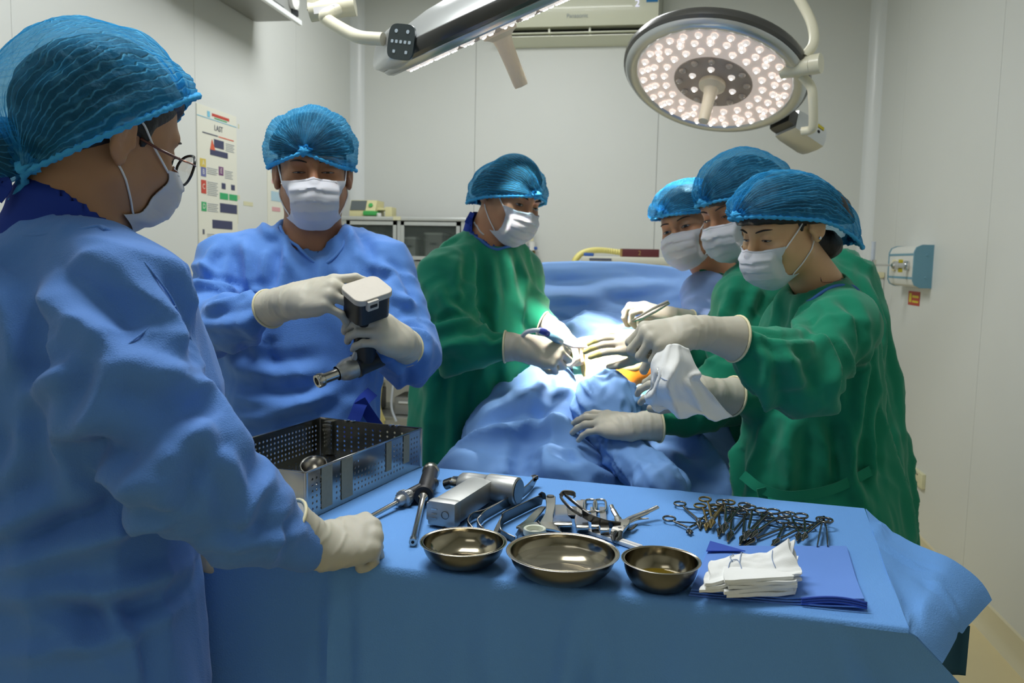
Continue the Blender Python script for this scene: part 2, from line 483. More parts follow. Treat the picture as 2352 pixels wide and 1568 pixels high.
class MB:
    'collects shapes into one mesh'

    def __init__(s):
        s.v, s.f, s.mi, s.n = [], [], [], 0

    def add(s, V, F, mi=0):
        s.v.append(np.asarray(V, float).reshape(-1, 3))
        s.f += [[i + s.n for i in f] for f in F]
        s.mi += [mi] * len(F)
        s.n += len(s.v[-1])
        return s

    def box(s, c, sz, R=None, bev=0.0, mi=0):
        R = np.eye(3) if R is None else np.asarray(R)
        hx, hy, hz = np.asarray(sz, float) / 2
        if bev <= 0:
            V = np.array([(x, y, z) for x in (-hx, hx) for y in (-hy, hy) for z in (-hz, hz)])
            F = [(0, 1, 3, 2), (4, 6, 7, 5), (0, 4, 5, 1), (2, 3, 7, 6), (0, 2, 6, 4), (1, 5, 7, 3)]
        else:
            b = min(bev, hx * .95, hy * .95, hz * .95)
            bm = bmesh.new()
            bmesh.ops.create_cube(bm, size=1)
            for q in bm.verts:
                q.co = Vector((q.co.x * 2 * hx, q.co.y * 2 * hy, q.co.z * 2 * hz))
            bmesh.ops.bevel(bm, geom=bm.edges[:], offset=b, segments=2, affect='EDGES', profile=0.7)
            bm.verts.index_update()
            V = np.array([q.co[:] for q in bm.verts])
            F = [[q.index for q in f.verts] for f in bm.faces]
            bm.free()
        return s.add(V @ R.T + np.asarray(c), F, mi)

    def tube(s, pts, r, n=10, caps=True, flat=1.0, hint=(0, 0, 1), closed=False, mi=0):
        pts = np.asarray(pts, float)
        k = len(pts)
        r = np.broadcast_to(np.asarray(r, float), (k,))
        t = np.gradient(pts, axis=0) if not closed else np.roll(pts, -1, 0) - np.roll(pts, 1, 0)
        t /= np.linalg.norm(t, axis=1)[:, None] + 1e-12
        A = frame(t[0], hint)
        x = A[:, 0]
        V = []
        a = np.arange(n) * 2 * PI / n
        for i in range(k):
            x = x - t[i] * np.dot(x, t[i])
            x /= np.linalg.norm(x)
            y = np.cross(t[i], x)
            V.append(pts[i] + r[i] * (np.cos(a)[:, None] * x + flat * np.sin(a)[:, None] * y))
        F = []
        for i in range(k if closed else k - 1):
            i2 = (i + 1) % k
            for j in range(n):
                F.append((i * n + j, i * n + (j + 1) % n, i2 * n + (j + 1) % n, i2 * n + j))
        if caps and not closed:
            F.append(tuple(range(n - 1, -1, -1)))
            F.append(tuple((k - 1) * n + j for j in range(n)))
        return s.add(np.concatenate(V), F, mi)

    def lathe(s, prof, n=32, c=(0, 0, 0), R=None, mi=0, closed=False):
        'prof list of (radius, z)'
        R = np.eye(3) if R is None else R
        a = np.arange(n) * 2 * PI / n
        V = np.concatenate([np.stack((max(r, 1e-5) * np.cos(a), max(r, 1e-5) * np.sin(a), np.full(n, z)), 1) for r, z in prof])
        F = []
        k = len(prof)
        for i in range(k if closed else k - 1):
            i2 = (i + 1) % k
            for j in range(n):
                F.append((i * n + j, i * n + (j + 1) % n, i2 * n + (j + 1) % n, i2 * n + j))
        return s.add(V @ R.T + np.asarray(c), F, mi)

    def prism(s, poly, h, c=(0, 0, 0), R=None, mi=0):
        'poly 2d counter-clockwise, extruded 0..h along z of R'
        R = np.eye(3) if R is None else R
        n = len(poly)
        V = np.array([(x, y, 0) for x, y in poly] + [(x, y, h) for x, y in poly], float)
        F = [tuple(range(n - 1, -1, -1)), tuple(range(n, 2 * n))]
        F += [(i, (i + 1) % n, n + (i + 1) % n, n + i) for i in range(n)]
        return s.add(V @ R.T + np.asarray(c), F, mi)

    def grid(s, P, mi=0, thick=0.0):
        'P (a,b,3) sheet; thick>0 gives a closed slab'
        P = np.asarray(P, float)
        a, b = P.shape[:2]
        idx = np.arange(a * b).reshape(a, b)
        q = np.stack((idx[:-1, :-1], idx[1:, :-1], idx[1:, 1:], idx[:-1, 1:]), -1).reshape(-1, 4)
        if thick <= 0:
            return s.add(P.reshape(-1, 3), q.tolist(), mi)
        du, dv = np.gradient(P, axis=0), np.gradient(P, axis=1)
        nn = np.cross(du, dv)
        nn /= np.linalg.norm(nn, axis=-1, keepdims=True) + 1e-12
        V = np.concatenate((P.reshape(-1, 3), (P - nn * thick).reshape(-1, 3)))
        o = a * b
        F = q.tolist() + (q[:, ::-1] + o).tolist()
        rim = list(idx[:, 0]) + list(idx[-1, 1:]) + list(idx[-2::-1, -1]) + list(idx[0, -2:0:-1])
        for i in range(len(rim)):
            p, r_ = int(rim[i]), int(rim[(i + 1) % len(rim)])
            F.append((r_, p, p + o, r_ + o))
        return s.add(V, F, mi)

    def build(s, name, m, parent=None, smooth=True, sharp=35, local=False, origin=None):
        o = mesh_ob(name, np.concatenate(s.v), s.f, m, parent, smooth, sharp, local, origin)
        if isinstance(m, (list, tuple)) and len(o.data.polygons) == len(s.mi):
            o.data.polygons.foreach_set('material_index', s.mi)
        return o


def spline(pts, n=8):
    'Catmull-Rom through pts'
    p = np.asarray(pts, float)
    p = np.concatenate(([2 * p[0] - p[1]], p, [2 * p[-1] - p[-2]]))
    out = []
    for i in range(1, len(p) - 2):
        for t in np.arange(n) / n:
            a, b, c, d = p[i - 1], p[i], p[i + 1], p[i + 2]
            out.append(0.5 * (2 * b + (c - a) * t + (2 * a - 5 * b + 4 * c - d) * t * t + (3 * b - a - 3 * c + d) * t ** 3))
    out.append(p[-2])
    return np.array(out)


def copy_thing(root, label=None):
    r = root.copy()
    COL.objects.link(r)
    if label:
        r['label'] = label
    for ch in list(root.children):
        c = ch.copy()
        COL.objects.link(c)
        c.parent = r
        for g in ch.children:
            d = g.copy()
            COL.objects.link(d)
            d.parent = c
    return r


def text_ob(name, body, size, R, c, m, parent=None, ext=0.0004):
    cu = bpy.data.curves.new(name, 'FONT')
    cu.body, cu.size, cu.extrude = body, size, ext
    cu.align_x, cu.align_y = 'CENTER', 'CENTER'
    o = bpy.data.objects.new(name, cu)
    dg = bpy.context.evaluated_depsgraph_get()
    COL.objects.link(o)
    dg.update()
    me = bpy.data.meshes.new_from_object(o.evaluated_get(bpy.context.evaluated_depsgraph_get()))
    V = np.array([v.co[:] for v in me.vertices]) @ np.asarray(R).T + np.asarray(c)
    F = [list(p.vertices) for p in me.polygons]
    bpy.data.objects.remove(o)
    bpy.data.curves.remove(cu)
    bpy.data.meshes.remove(me)
    return mesh_ob(name, V, F, m, parent, smooth=False)


# ------------------------------------------------------------------ distance fields
G3 = np.array([(1, 1, 0), (-1, 1, 0), (1, -1, 0), (-1, -1, 0), (1, 0, 1), (-1, 0, 1), (1, 0, -1), (-1, 0, -1),
               (0, 1, 1), (0, -1, 1), (0, 1, -1), (0, -1, -1)], float)


def perlin(p, seed=0):
    p = np.asarray(p, float)
    i = np.floor(p).astype(np.int64)
    f = p - i
    u = f * f * f * (f * (f * 6 - 15) + 10)
    r = np.zeros(len(p))
    for c in range(8):
        o = np.array((c & 1, c >> 1 & 1, c >> 2 & 1))
        q = i + o
        h = (q[:, 0] * 374761393 + q[:, 1] * 668265263 + q[:, 2] * 1442695041 + seed * 974711) & 0xffffffff
        h = ((h ^ (h >> 13)) * 1274126177) & 0xffffffff
        h = (h ^ (h >> 16)) % 12
        g = (G3[h] * (f - o)).sum(1)
        w = np.prod(np.where(o == 1, u, 1 - u), axis=1)
        r += w * g
    return r


def smin(a, b, k):
    h = np.maximum(k - np.abs(a - b), 0) / k
    return np.minimum(a, b) - h * h * k * 0.25


def smax(a, b, k):
    return -smin(-a, -b, k)


def d_cap(p, a, b, ra, rb):
    a, b = np.asarray(a, float), np.asarray(b, float)
    ba = b - a
    t = np.clip(((p - a) @ ba) / (ba @ ba + 1e-12), 0, 1)
    return np.linalg.norm(p - a - t[:, None] * ba, axis=1) - (ra + (rb - ra) * t)


def d_ell(p, c, r, R=None):
    q = p - np.asarray(c, float)
    if R is not None:
        q = q @ np.asarray(R)
    r = np.asarray(r, float)
    k0 = np.linalg.norm(q / r, axis=1)
    k1 = np.linalg.norm(q / (r * r), axis=1) + 1e-9
    return k0 * (k0 - 1) / k1


def d_box(p, c, h, r, R=None):
    q = p - np.asarray(c, float)
    if R is not None:
        q = q @ np.asarray(R)
    q = np.abs(q) - (np.asarray(h, float) - r)
    return np.linalg.norm(np.maximum(q, 0), axis=1) + np.minimum(q.max(1), 0) - r


def nets(fn, lo, hi, h):
    'surface nets over fn, evaluated only near the surface'
    lo = np.asarray(lo, float)
    B = 8
    nb = np.maximum(np.ceil((np.asarray(hi) - lo) / h / B).astype(int), 1)
    bi = np.stack(np.meshgrid(*[np.arange(n) for n in nb], indexing='ij'), -1).reshape(-1, 3)
    cen = lo + (bi * B + (B - 1) / 2) * h
    fc = fn(cen)
    act = np.abs(fc) < h * B * 1.35 + 0.004
    F = np.repeat(np.where(fc < 0, -1.0, 1.0)[:, None], B ** 3, 1).astype(np.float32)
    loc = np.stack(np.meshgrid(*[np.arange(B)] * 3, indexing='ij'), -1).reshape(-1, 3)
    ids = np.nonzero(act)[0]
    for s in range(0, len(ids), 700):
        k = ids[s:s + 700]
        P = (lo + (bi[k][:, None, :] * B + loc[None]) * h).reshape(-1, 3)
        F[k] = fn(P).reshape(len(k), -1)
    F = F.reshape(nb[0], nb[1], nb[2], B, B, B).transpose(0, 3, 1, 4, 2, 5).reshape(nb[0] * B, nb[1] * B, nb[2] * B)
    S = F < 0
    n = np.array(F.shape)
    cnt = np.zeros(n - 1, np.int8)
    for c in range(8):
        o = (c & 1, c >> 1 & 1, c >> 2 & 1)
        cnt += S[o[0]:n[0] - 1 + o[0], o[1]:n[1] - 1 + o[1], o[2]:n[2] - 1 + o[2]]
    ci = np.argwhere((cnt > 0) & (cnt < 8))
    idx = np.full(n - 1, -1, np.int64)
    idx[ci[:, 0], ci[:, 1], ci[:, 2]] = np.arange(len(ci))
    acc = np.zeros((len(ci), 3))
    num = np.zeros(len(ci))
    for ax in range(3):
        e = np.eye(3, dtype=int)[ax]
        o1, o2 = np.eye(3, dtype=int)[(ax + 1) % 3], np.eye(3, dtype=int)[(ax + 2) % 3]
        for s1 in (0, 1):
            for s2 in (0, 1):
                a = o1 * s1 + o2 * s2
                A, Bq = ci + a, ci + a + e
                fa, fb = F[A[:, 0], A[:, 1], A[:, 2]], F[Bq[:, 0], Bq[:, 1], Bq[:, 2]]
                mk = (fa < 0) != (fb < 0)
                t = np.where(mk, fa / np.where(mk, fa - fb, 1), 0)
                acc += np.where(mk[:, None], a + t[:, None] * e, 0)
                num += mk
    V = lo + h * (ci + acc / np.maximum(num, 1)[:, None])
    Q = []
    for ax in range(3):
        e = np.eye(3, dtype=int)[ax]
        o1, o2 = np.eye(3, dtype=int)[(ax + 1) % 3], np.eye(3, dtype=int)[(ax + 2) % 3]
        sl = [slice(0, n[k] - 1) if k == ax else slice(1, n[k] - 1) for k in range(3)]
        sl2 = [slice(1, n[k]) if k == ax else slice(1, n[k] - 1) for k in range(3)]
        s0, s1 = S[tuple(sl)], S[tuple(sl2)]
        pos = np.argwhere(s0 != s1)
        flip = s0[pos[:, 0], pos[:, 1], pos[:, 2]]
        base = pos + (1 - e)
        g = lambda d: idx[tuple((base - d).T)]
        q = np.stack((g(o1 + o2), g(o2), g(o1 * 0), g(o1)), 1)
        q[~flip] = q[~flip][:, ::-1]
        Q.append(q)
    Q = np.concatenate(Q)
    Q = Q[(Q >= 0).all(1)]
    return V, Q


def grad(fn, V, e=0.0015):
    g = np.stack([fn(V + d) - fn(V - d) for d in np.eye(3) * e], 1)
    return g / (np.linalg.norm(g, axis=1)[:, None] + 1e-9)


def relax(V, Q, it=1, w=0.5):
    n = len(V)
    for _ in range(it):
        s = np.zeros((n, 3))
        c = np.zeros(n)
        for a, b in ((0, 1), (1, 2), (2, 3), (3, 0)):
            np.add.at(s, Q[:, a], V[Q[:, b]])
            np.add.at(c, Q[:, a], 1)
        V = V + w * (s / np.maximum(c, 1)[:, None] - V)
    return V


def ridged(p, axes, scales, seed=0, warp=0.35, sharp=2.0):
    'drapery ridges: noise stretched along chosen axes; range about 0..1'
    q = np.stack([(p @ np.asarray(a, float)) / s for a, s in zip(axes, scales)], 1)
    q = q + warp * np.stack([perlin(q * 0.7 + 11.3, seed + 5), perlin(q * 0.7 + 47.1, seed + 9), perlin(q * .7 + 3.3, seed + 13)], 1)
    n = perlin(q, seed)
    return np.clip(1 - np.abs(n) * 2.0, 0, 1) ** (1 + (sharp - 1) * .25)


def crease(V, a, b, w, h, sag=None):
    'one fold from a to b: a ridge with a hollow beside it, fading out at both ends'
    a, b = np.asarray(a, float), np.asarray(b, float)
    ba = b - a
    L = np.linalg.norm(ba)
    t = ((V - a) @ ba) / (L * L)
    q = V - a - np.clip(t, 0, 1)[:, None] * ba
    if sag is not None:
        q = q - (np.asarray(sag, float) * (4 * np.clip(t, 0, 1) * (1 - np.clip(t, 0, 1)))[:, None])
    d = np.linalg.norm(q, axis=1) / w
    fade = np.clip(np.minimum(t + .15, 1.15 - t) * 4, 0, 1)
    return h * fade * (np.exp(-d * d) - 0.45 * np.exp(-((d - 1.9) ** 2)))


def march(fn, px, py, z0=.55, z1=3.6):
    'first point of the surface fn met by the line of sight through a photo point'
    d = ray(px, py)
    t = np.arange(z0, z1, .012)
    f = fn(CAM + t[:, None] * d)
    k = np.nonzero(f < 0)[0]
    if len(k) == 0:
        k = [int(np.argmin(f))]
    a = t[max(k[0] - 1, 0)]
    b = t[k[0]]
    for _ in range(12):
        m = (a + b) / 2
        if fn((CAM + m * d)[None])[0] < 0:
            b = m
        else:
            a = m
    return CAM + b * d


def fold(fn, V, pts, w, h, side=1, z0=.55):
    """one sharp fold running over the surface: pts in photo coordinates mark where it lies;
    a crest with a hollow on one side (side=+1: below / right of it)."""
    q = spline(np.array([(x, y, 0.0) for x, y in pts]), 5)[:, :2] if len(pts) > 2 else np.array([(pts[0][0] * (1 - s) + pts[1][0] * s, pts[0][1] * (1 - s) + pts[1][1] * s) for s in np.linspace(0, 1, 8)])
    L = np.array([march(fn, x, y, z0) for x, y in q])
    n = len(L) - 1
    best = np.full(len(V), 9.0)
    sg = np.zeros(len(V))
    tt = np.zeros(len(V))
    lo, hi = L.min(0) - 3 * w, L.max(0) + 3 * w
    m = ((V > lo) & (V < hi)).all(1)
    if not m.any():
        return np.zeros(len(V))
    X = V[m]
    bb, ss, t_ = np.full(len(X), 9.0), np.zeros(len(X)), np.zeros(len(X))
    for i in range(n):
        a, b = L[i], L[i + 1]
        ba = b - a
        t = np.clip(((X - a) @ ba) / (ba @ ba + 1e-12), 0, 1)
        r = X - a - t[:, None] * ba
        d = np.linalg.norm(r, axis=1)
        lat = np.cross(ba, FW)
        lat /= np.linalg.norm(lat) + 1e-9
        up = d < bb
        bb[up], ss[up], t_[up] = d[up], (r @ lat)[up], ((i + t) / n)[up]
    s = ss / w * side
    dd = bb / w
    fade = np.clip(np.minimum(t_ + .08, 1.08 - t_) * 3.2, 0, 1)
    prof = np.clip(1 - dd, 0, 1) - .75 * np.clip(1 - np.sqrt((dd - 1.35) ** 2) / 1.0, 0, 1) * (s > 0)
    out = np.zeros(len(V))
    out[m] = h * fade * prof
    return out

# ================================================================== ROOM
def struct(name, mb, m, parent=None, **k):
    o = mb.build(name, m, parent, **k)
    if parent is None:
        o['kind'] = 'structure'
    return o


T = 0.08
struct('floor', MB().box(((XL + XR) / 2, (YB + YF) / 2, -0.05), (XR - XL + .3, YB - YF + .3, 0.1)), 'floor', smooth=False)
struct('ceiling', MB().box(((XL + XR) / 2, (YB + YF) / 2, CEIL + 0.05), (XR - XL + .3, YB - YF + .3, 0.1)), 'ceiling', smooth=False)
PT = 0.012


def wall(name, axis, pos, inward, cuts):
    'backing sheet plus one panel per pair of cuts'
    c = pos - inward * T / 2
    a0, a1 = cuts[0], cuts[-1]
    if axis == 'x':
        w = struct(name, MB().box((c - inward * PT, (a0 + a1) / 2, CEIL / 2), (T, a1 - a0, CEIL)), 'joint', smooth=False)
    else:
        w = struct(name, MB().box(((a0 + a1) / 2, c - inward * PT, CEIL / 2), (a1 - a0, T, CEIL)), 'joint', smooth=False)
    for p, q in zip(cuts[:-1], cuts[1:]):
        g = 0.0012
        m = pos - inward * PT / 2
        if axis == 'x':
            MB().box((m, (p + q) / 2, CEIL / 2), (PT, q - p - 2 * g, CEIL - .004), bev=.0008).build('panel', 'wall', w, smooth=False)
        else:
            MB().box(((p + q) / 2, m, CEIL / 2), (q - p - 2 * g, PT, CEIL - .004), bev=.0008).build('panel', 'wall', w, smooth=False)
    return w


yl = [onx(36, 300, XL)[1], onx(450, 300, XL)[1]]
stp = yl[1] - yl[0]
wall('wall_left', 'x', XL, 1, [YF, yl[0] - stp, yl[0], yl[1], yl[1] + stp, YB] if yl[1] + stp < YB - .2 else [YF, yl[0] - stp, yl[0], yl[1], YB])
yr = onx(2250, 800, XR)[1]
yr2 = onx(2053, 600, XR)[1]
wall('wall_right', 'x', XR, -1, [YF, yr - 2.4, yr - 1.2, yr, yr2, YB])
xb = ony(1091, 300, YB)[0]
wall('wall_back', 'y', YB, -1, [XL, xb, xb + 1.2, XR] if xb + 1.2 < XR - .1 else [XL, xb, XR])
wall('wall_front', 'y', YF, 1, [XL, XL + 1.15, XL + 2.3, XR])
for i, (x, y, a0) in enumerate(((XL, YB, -PI / 2), (XR, YB, PI))):
    # round aluminium coving that fills each far corner
    r = 0.075
    sx = 1 if x < 0 else -1
    poly = [(0, 0)]
    arc = [(sx * (r - r * math.cos(t)), -(r - r * math.sin(t))) for t in np.linspace(0, PI / 2, 9)]
    poly = [(0, 0)] + arc if sx > 0 else [(0, 0)] + arc
    pts = np.array(poly)
    area = sum(pts[k][0] * pts[(k + 1) % len(pts)][1] - pts[(k + 1) % len(pts)][0] * pts[k][1] for k in range(len(pts)))
    if area < 0:
        pts = pts[::-1]
    struct('trim_%d' % (i + 1), MB().prism([tuple(p) for p in pts], CEIL, (x, y, 0)), 'coving', sharp=40)
for nm, x, s in (('baseboard_left', XL, 1), ('baseboard_right', XR, -1)):
    P = [(0, 0), (0.045 * s, 0), (0.03 * s, 0.012), (0.014 * s, 0.035), (0.008 * s, 0.09), (0, 0.095)]
    if s < 0:
        P = P[::-1]
    Rb = np.array(((1, 0, 0), (0, 0, -1), (0, 1, 0)), float)
    struct(nm, MB().prism(P, YB - YF, (x, YB, 0), Rb), 'skirting', sharp=40)
# ceiling fluorescent panels (the room's own light, above the frame)
for i, y in enumerate((-0.7, 1.55, 3.95)):
    t = thing('ceiling_light', ['flat white ceiling light panel over the camera end of the room', 'flat white ceiling light panel above the instrument table',
                                'flat white ceiling light panel above the operating table'][i], 'light', (-0.75, y, CEIL - 0.06), 'ceiling light panels')
    MB().box((-0.75, y, CEIL - 0.03), (1.26, 0.66, 0.06), bev=.01).build('frame', 'coving', t)
    MB().box((-0.75, y, CEIL - 0.062), (1.18, 0.58, 0.008)).build('diffuser', 'label_white', t, smooth=False)


# ------------------------------------------------------------------ surgical lamps
def tubepx(pts, r, n=12, k=8):
    return MB().tube(spline([W(*p) for p in pts], k), r, n)


def surgical_lamp(label, c, axis, edir, R_, boxdir=None, panel=False):
    """c: centre of the lit face."""
    a = np.asarray(axis, float)
    e = np.asarray(edir, float)
    e = e - a * (e @ a)
    e /= np.linalg.norm(e)
    R = np.stack((e, np.cross(a, e), a), 1)      # z = towards the patient
    t = thing('surgical_lamp', label, 'surgical light', c, 'ceiling-hung surgical lamps')
    s = R_ / 0.32
    pr = lambda L: [(r * s, z * s) for r, z in L]
    MB().lathe(pr([(0, -.115), (.06, -.115), (.16, -.105), (.25, -.085), (.30, -.062), (.316, -.05)]), 64, c, R).build('back_shell', 'lamp_silver', t)
    MB().lathe(pr([(.314, -.052), (.322, -.05), (.327, -.038), (.325, -.022), (.317, -.014), (.308, -.016)]), 72, c, R).build('outer_rim', 'lamp_dark', t)
    MB().lathe(pr([(.314, -.018), (.316, -.012), (.308, -.002), (.296, .004), (.284, .004), (.272, .000), (.268, -.004)]), 72, c, R).build('bezel', 'lamp_silver', t)
    MB().lathe(pr([(.2695, -.004), (.262, -.0015), (.0, -.0015)]), 64, c, R).build('face', 'lamp_face', t)
    cd = MB().lathe(pr([(.138, -.002), (.136, .001), (.10, .0012), (.098, .002), (.0, .002)]), 48, c, R).build('center_disc', 'lamp_center', t)
    # the lit lenses: one mesh each for lens and chip, shared by every copy
    lens = MB().lathe([(.0125, 0), (.0118, .004), (.0075, .0085), (0, .0095)], 10)
    chip = MB().lathe([(.0042, .0082), (.0034, .0105), (0, .0115)], 6)
    q = mesh_ob('led_lens', np.concatenate(lens.v), lens.f, 'led_lens', None)
    qc = mesh_ob('led_chip', np.concatenate(chip.v), chip.f, 'led', None)
    qo = mesh_ob('unlit_lens', np.concatenate(lens.v), lens.f, 'led_off', None)
    pts = []
    for rr, n, ph in ((.250, 30, 0), (.212, 25, .1), (.172, 20, .05)):
        pts += [(rr * s, 2 * PI * i / n + ph, True) for i in range(n)]
    pts += [(.078 * s, 2 * PI * i / 6 + .3, True) for i in range(6)]
    pts += [(.118 * s, 2 * PI * (i + .5) / 12, False) for i in range(12)]
    pts += [(.231 * s, 2 * PI * (i + .5) / 28, True) for i in range(0, 28, 2)]
    Rm = Matrix([list(r) for r in R])
    first = True
    for rr, an, lit in pts:
        p = (e * math.cos(an) + R[:, 1] * math.sin(an)) * rr + a * (0.0005 if rr > .13 * s else .002)
        o = (q if lit else qo).copy()
        COL.objects.link(o)
        o.parent = t
        o.matrix_basis = Matrix.Translation(Vector(p)) @ Rm.to_4x4()
        if lit:
            o2 = qc.copy()
            COL.objects.link(o2)
            o2.parent = o
            o2.matrix_basis = Matrix.Identity(4)
    for z in (q, qc, qo):
        bpy.data.objects.remove(z)
    MB().lathe([(.045, .0), (.047, .006), (.046, .018), (.034, .024), (.026, .030), (.022, .05), (.020, .10), (.019, .150), (.0175, .158), (0, .160)],
               28, c, R).build('handle', 'beige_handle', t)
    return t, R


ax2 = cvec(-.27, -.93, -.27)
lamp2, RL2 = surgical_lamp('round lit surgical lamp hanging at right, its whole LED face showing', W(1637, 190, 2.9), ax2, cvec(.84, -.36, .42), 0.318)
e2, f2 = RL2[:, 0], RL2[:, 1]
c2 = W(1637, 190, 2.9)
bx = c2 + e2 * .40 - ax2 * .035
Rbx = np.stack((e2, f2, ax2), 1)
MB().box(bx - e2 * .045, (.06, .10, .06), Rbx, bev=.02).build('rim_bracket', 'lamp_dark', lamp2)
cu = MB().box(bx + e2 * .04, (.165, .115, .09), Rbx, bev=.034).build('control_unit', 'lamp_silver', lamp2)
# the side of the control unit that looks into the room carries its screws and sticker
ch_ = [Rbx[:, k] * s for k in (1, 2) for s in (-1, 1)]
nv_ = max(ch_, key=lambda v: float(v @ -FW))
half = .0575 if abs(nv_ @ Rbx[:, 1]) > .9 else .045
ot_ = np.cross(e2, nv_)
Rsd = np.stack((e2, np.cross(nv_, e2), nv_), 1)
for dx in (-.005, .03):
    MB().lathe([(.007, 0), (.006, .0015), (0, .0015)], 12, bx + e2 * (.04 + dx) + nv_ * half, Rsd).build('screw_hole', 'dark_slot', cu)
MB().box(bx + e2 * .075 + nv_ * (half + .0005) + Rsd[:, 1] * .022, (.035, .012, .002), Rsd).build('sticker', 'yellow', cu)
tubepx([(1842, 302, 2.84), (1862, 298, 2.82), (1868, 285, 2.80), (1867, 225, 2.76), (1862, 198, 2.75), (1840, 172, 2.75)], .0155).build('yoke', 'cream', lamp2)
MB().tube([W(1796, 160, 2.76), W(1862, 149, 2.70)], .031, 24).build('pivot', 'cream', lamp2, sharp=50)
MB().tube([W(1862, 149, 2.70), W(1886, 145, 2.68)], .032, 24).build('pivot_cap', 'cream', lamp2, sharp=50)
p0 = W(1828, -20, 2.80)
mt = np.array((W(1600, -300, 2.95)[0], W(1600, -300, 2.95)[1], CEIL))
MB().tube(np.concatenate((spline([W(1848, 130, 2.70), W(1868, 100, 2.70), W(1866, 60, 2.72), W(1846, 15, 2.76), W(1800, -60, 2.82)], 8),
                          [np.array((W(1700, -200, 2.95)[0], W(1700, -200, 2.95)[1], CEIL - .01))])), .0165, 14).build('suspension_arm', 'cream', lamp2)

ax1 = cvec(.39, -.86, .33)
c1 = W(1143, 62, 2.12)
lamp1, RL1 = surgical_lamp('surgical lamp seen edge-on at top, with dark keypad on its near end', c1, ax1, cvec(-.90, -.38, -.12), 0.318)
e1, f1 = RL1[:, 0], RL1[:, 1]
pc = W(912, 93, 1.88)
pn = cvec(-.45, -.12, -.88)
pu = cvec(.22, .97, -.1)
pr_ = np.cross(pu, pn)
pr_ /= np.linalg.norm(pr_)
pu = np.cross(pn, pr_)
Rp = np.stack((pr_, pu, pn), 1)
brk = c1 + e1 * .30 - ax1 * .045
pcx = (pc - pn * .02)
dv = brk - pcx
k = 9
V = MB()
ring = []
def sup(n, hx, hy, ex=4.0):
    t = np.arange(n) * 2 * PI / n
    c, s = np.cos(t), np.sin(t)
    return np.stack((hx * np.sign(c) * np.abs(c) ** (2 / ex), hy * np.sign(s) * np.abs(s) ** (2 / ex)), 1)
N_ = 32
rows = []
for i, (f, sc_) in enumerate(((0, .93), (.05, 1.0), (.3, 1.02), (.6, .98), (.85, .9), (1.0, .8))):
    S_ = sup(N_, .039 * sc_, .041 * sc_)
    rows.append(pcx + dv * f + S_[:, :1] * pr_ + S_[:, 1:] * pu)
A = np.concatenate(rows)
F = [(i * N_ + j, i * N_ + (j + 1) % N_, (i + 1) * N_ + (j + 1) % N_, (i + 1) * N_ + j) for i in range(5) for j in range(N_)]
F = [f[::-1] for f in F] + [tuple(range(N_)), tuple(5 * N_ + j for j in range(N_ - 1, -1, -1))]
cu1 = mesh_ob('control_unit', A, F, 'lamp_silver', lamp1, sharp=40)
kp = MB().prism([tuple(q) for q in sup(36, .0365, .0395, 4)], .006, pcx - pn * .001, Rp).build('keypad', 'panel_dark', lamp1, sharp=40)
kb = pcx + pn * .0052
keys = [(-.016, .023, 1), (.016, .023, 1), (-.024, .000, 0), (-.012, .000, 0), (0, 0, 0), (.012, 0, 0), (.024, 0, 0), (-.016, -.022, 0), (.018, -.022, 0)]
for x, y, rd in keys:
    poly = sup(14, .0044 if rd else .0036, .0044 if rd else .0036, 2 if rd else 5)
    MB().prism([tuple(q) for q in poly], .0007, kb + pr_ * x + pu * y, Rp).build('key', 'button', kp, smooth=False)
tubepx([(880, 90, 1.93), (830, 86, 1.95), (800, 75, 1.97), (752, 46, 2.0), (750, 34, 2.0), (790, 15, 2.03)], .0155).build('yoke', 'cream', lamp1)
MB().tube([W(712, 28, 2.03), W(800, 15, 2.03)], .0235, 24).build('pivot', 'cream', lamp1, sharp=50)
MB().tube([W(800, 15, 2.03), W(816, 13, 2.03)], .0245, 24).build('pivot_cap', 'cream', lamp1, sharp=50)
MB().box(W(745, 22, 1.999), (.052, .016, .002), np.stack((cvec(.99, .12, 0), cvec(-.12, .99, 0), cvec(0, 0, -1)), 1)).build('sticker', 'label_white', lamp1)
b0 = W(722, 24, 2.03)
MB().tube([b0, np.array((b0[0], b0[1], CEIL - .01))], .0185, 14).build('suspension_arm', 'cream', lamp1)

# ------------------------------------------------------------------ air conditioner on the far wall
aL, aR = ony(1135, 60, YB - .2)[0], ony(1512, 40, YB - .2)[0]
zb, zt = ony(1340, 103, YB - .05)[2], 3.22
xm, wA = (aL + aR) / 2, aR - aL
ac = thing('air_conditioner', 'cream wall air conditioner above the lamps on the far wall', 'air conditioner', (xm, YB, zb))
# side profile swept along x (depth, height)
prof = [(0, zb - zb), (-.10, 0.0), (-.16, .02), (-.185, .06)]
Rx = np.array(((0, 0, 1), (1, 0, 0), (0, 1, 0)), float)
H = zt - zb
body = [(0, 0), (-.02, 0), (-.155, .030), (-.155, .034), (-.10, .036), (-.10, .078), (-.19, .080), (-.21, .13), (-.215, .2), (-.205, H - .03), (-.18, H), (0, H)]
MB().prism([(x, y) for x, y in body][::-1], wA, (aL, YB, zb), Rx).build('casing', 'ac', ac, sharp=30)
MB().box((xm, YB - .11, zb + .057), (wA - .08, .02, .04)).build('outlet', 'black', ac, smooth=False)
MB().box((xm, YB - .158, zb + .046), (wA - .06, .045, .006), bev=.002).build('louver', 'ac', ac)
for fx in (-.21, .04):
    MB().box((xm + fx * wA + .05, YB - .14, zb + .058), (.012, .05, .036), bev=.003).build('vane', 'ac', ac)
MB().box((xm, YB - .214, zb + H - .045), (wA - .01, .012, .012), bev=.004).build('front_strip', 'coving', ac)
Rw = np.array(((1, 0, 0), (0, 0, -1), (0, 1, 0)), float)
lg = ony(1326, 36, YB - .216)
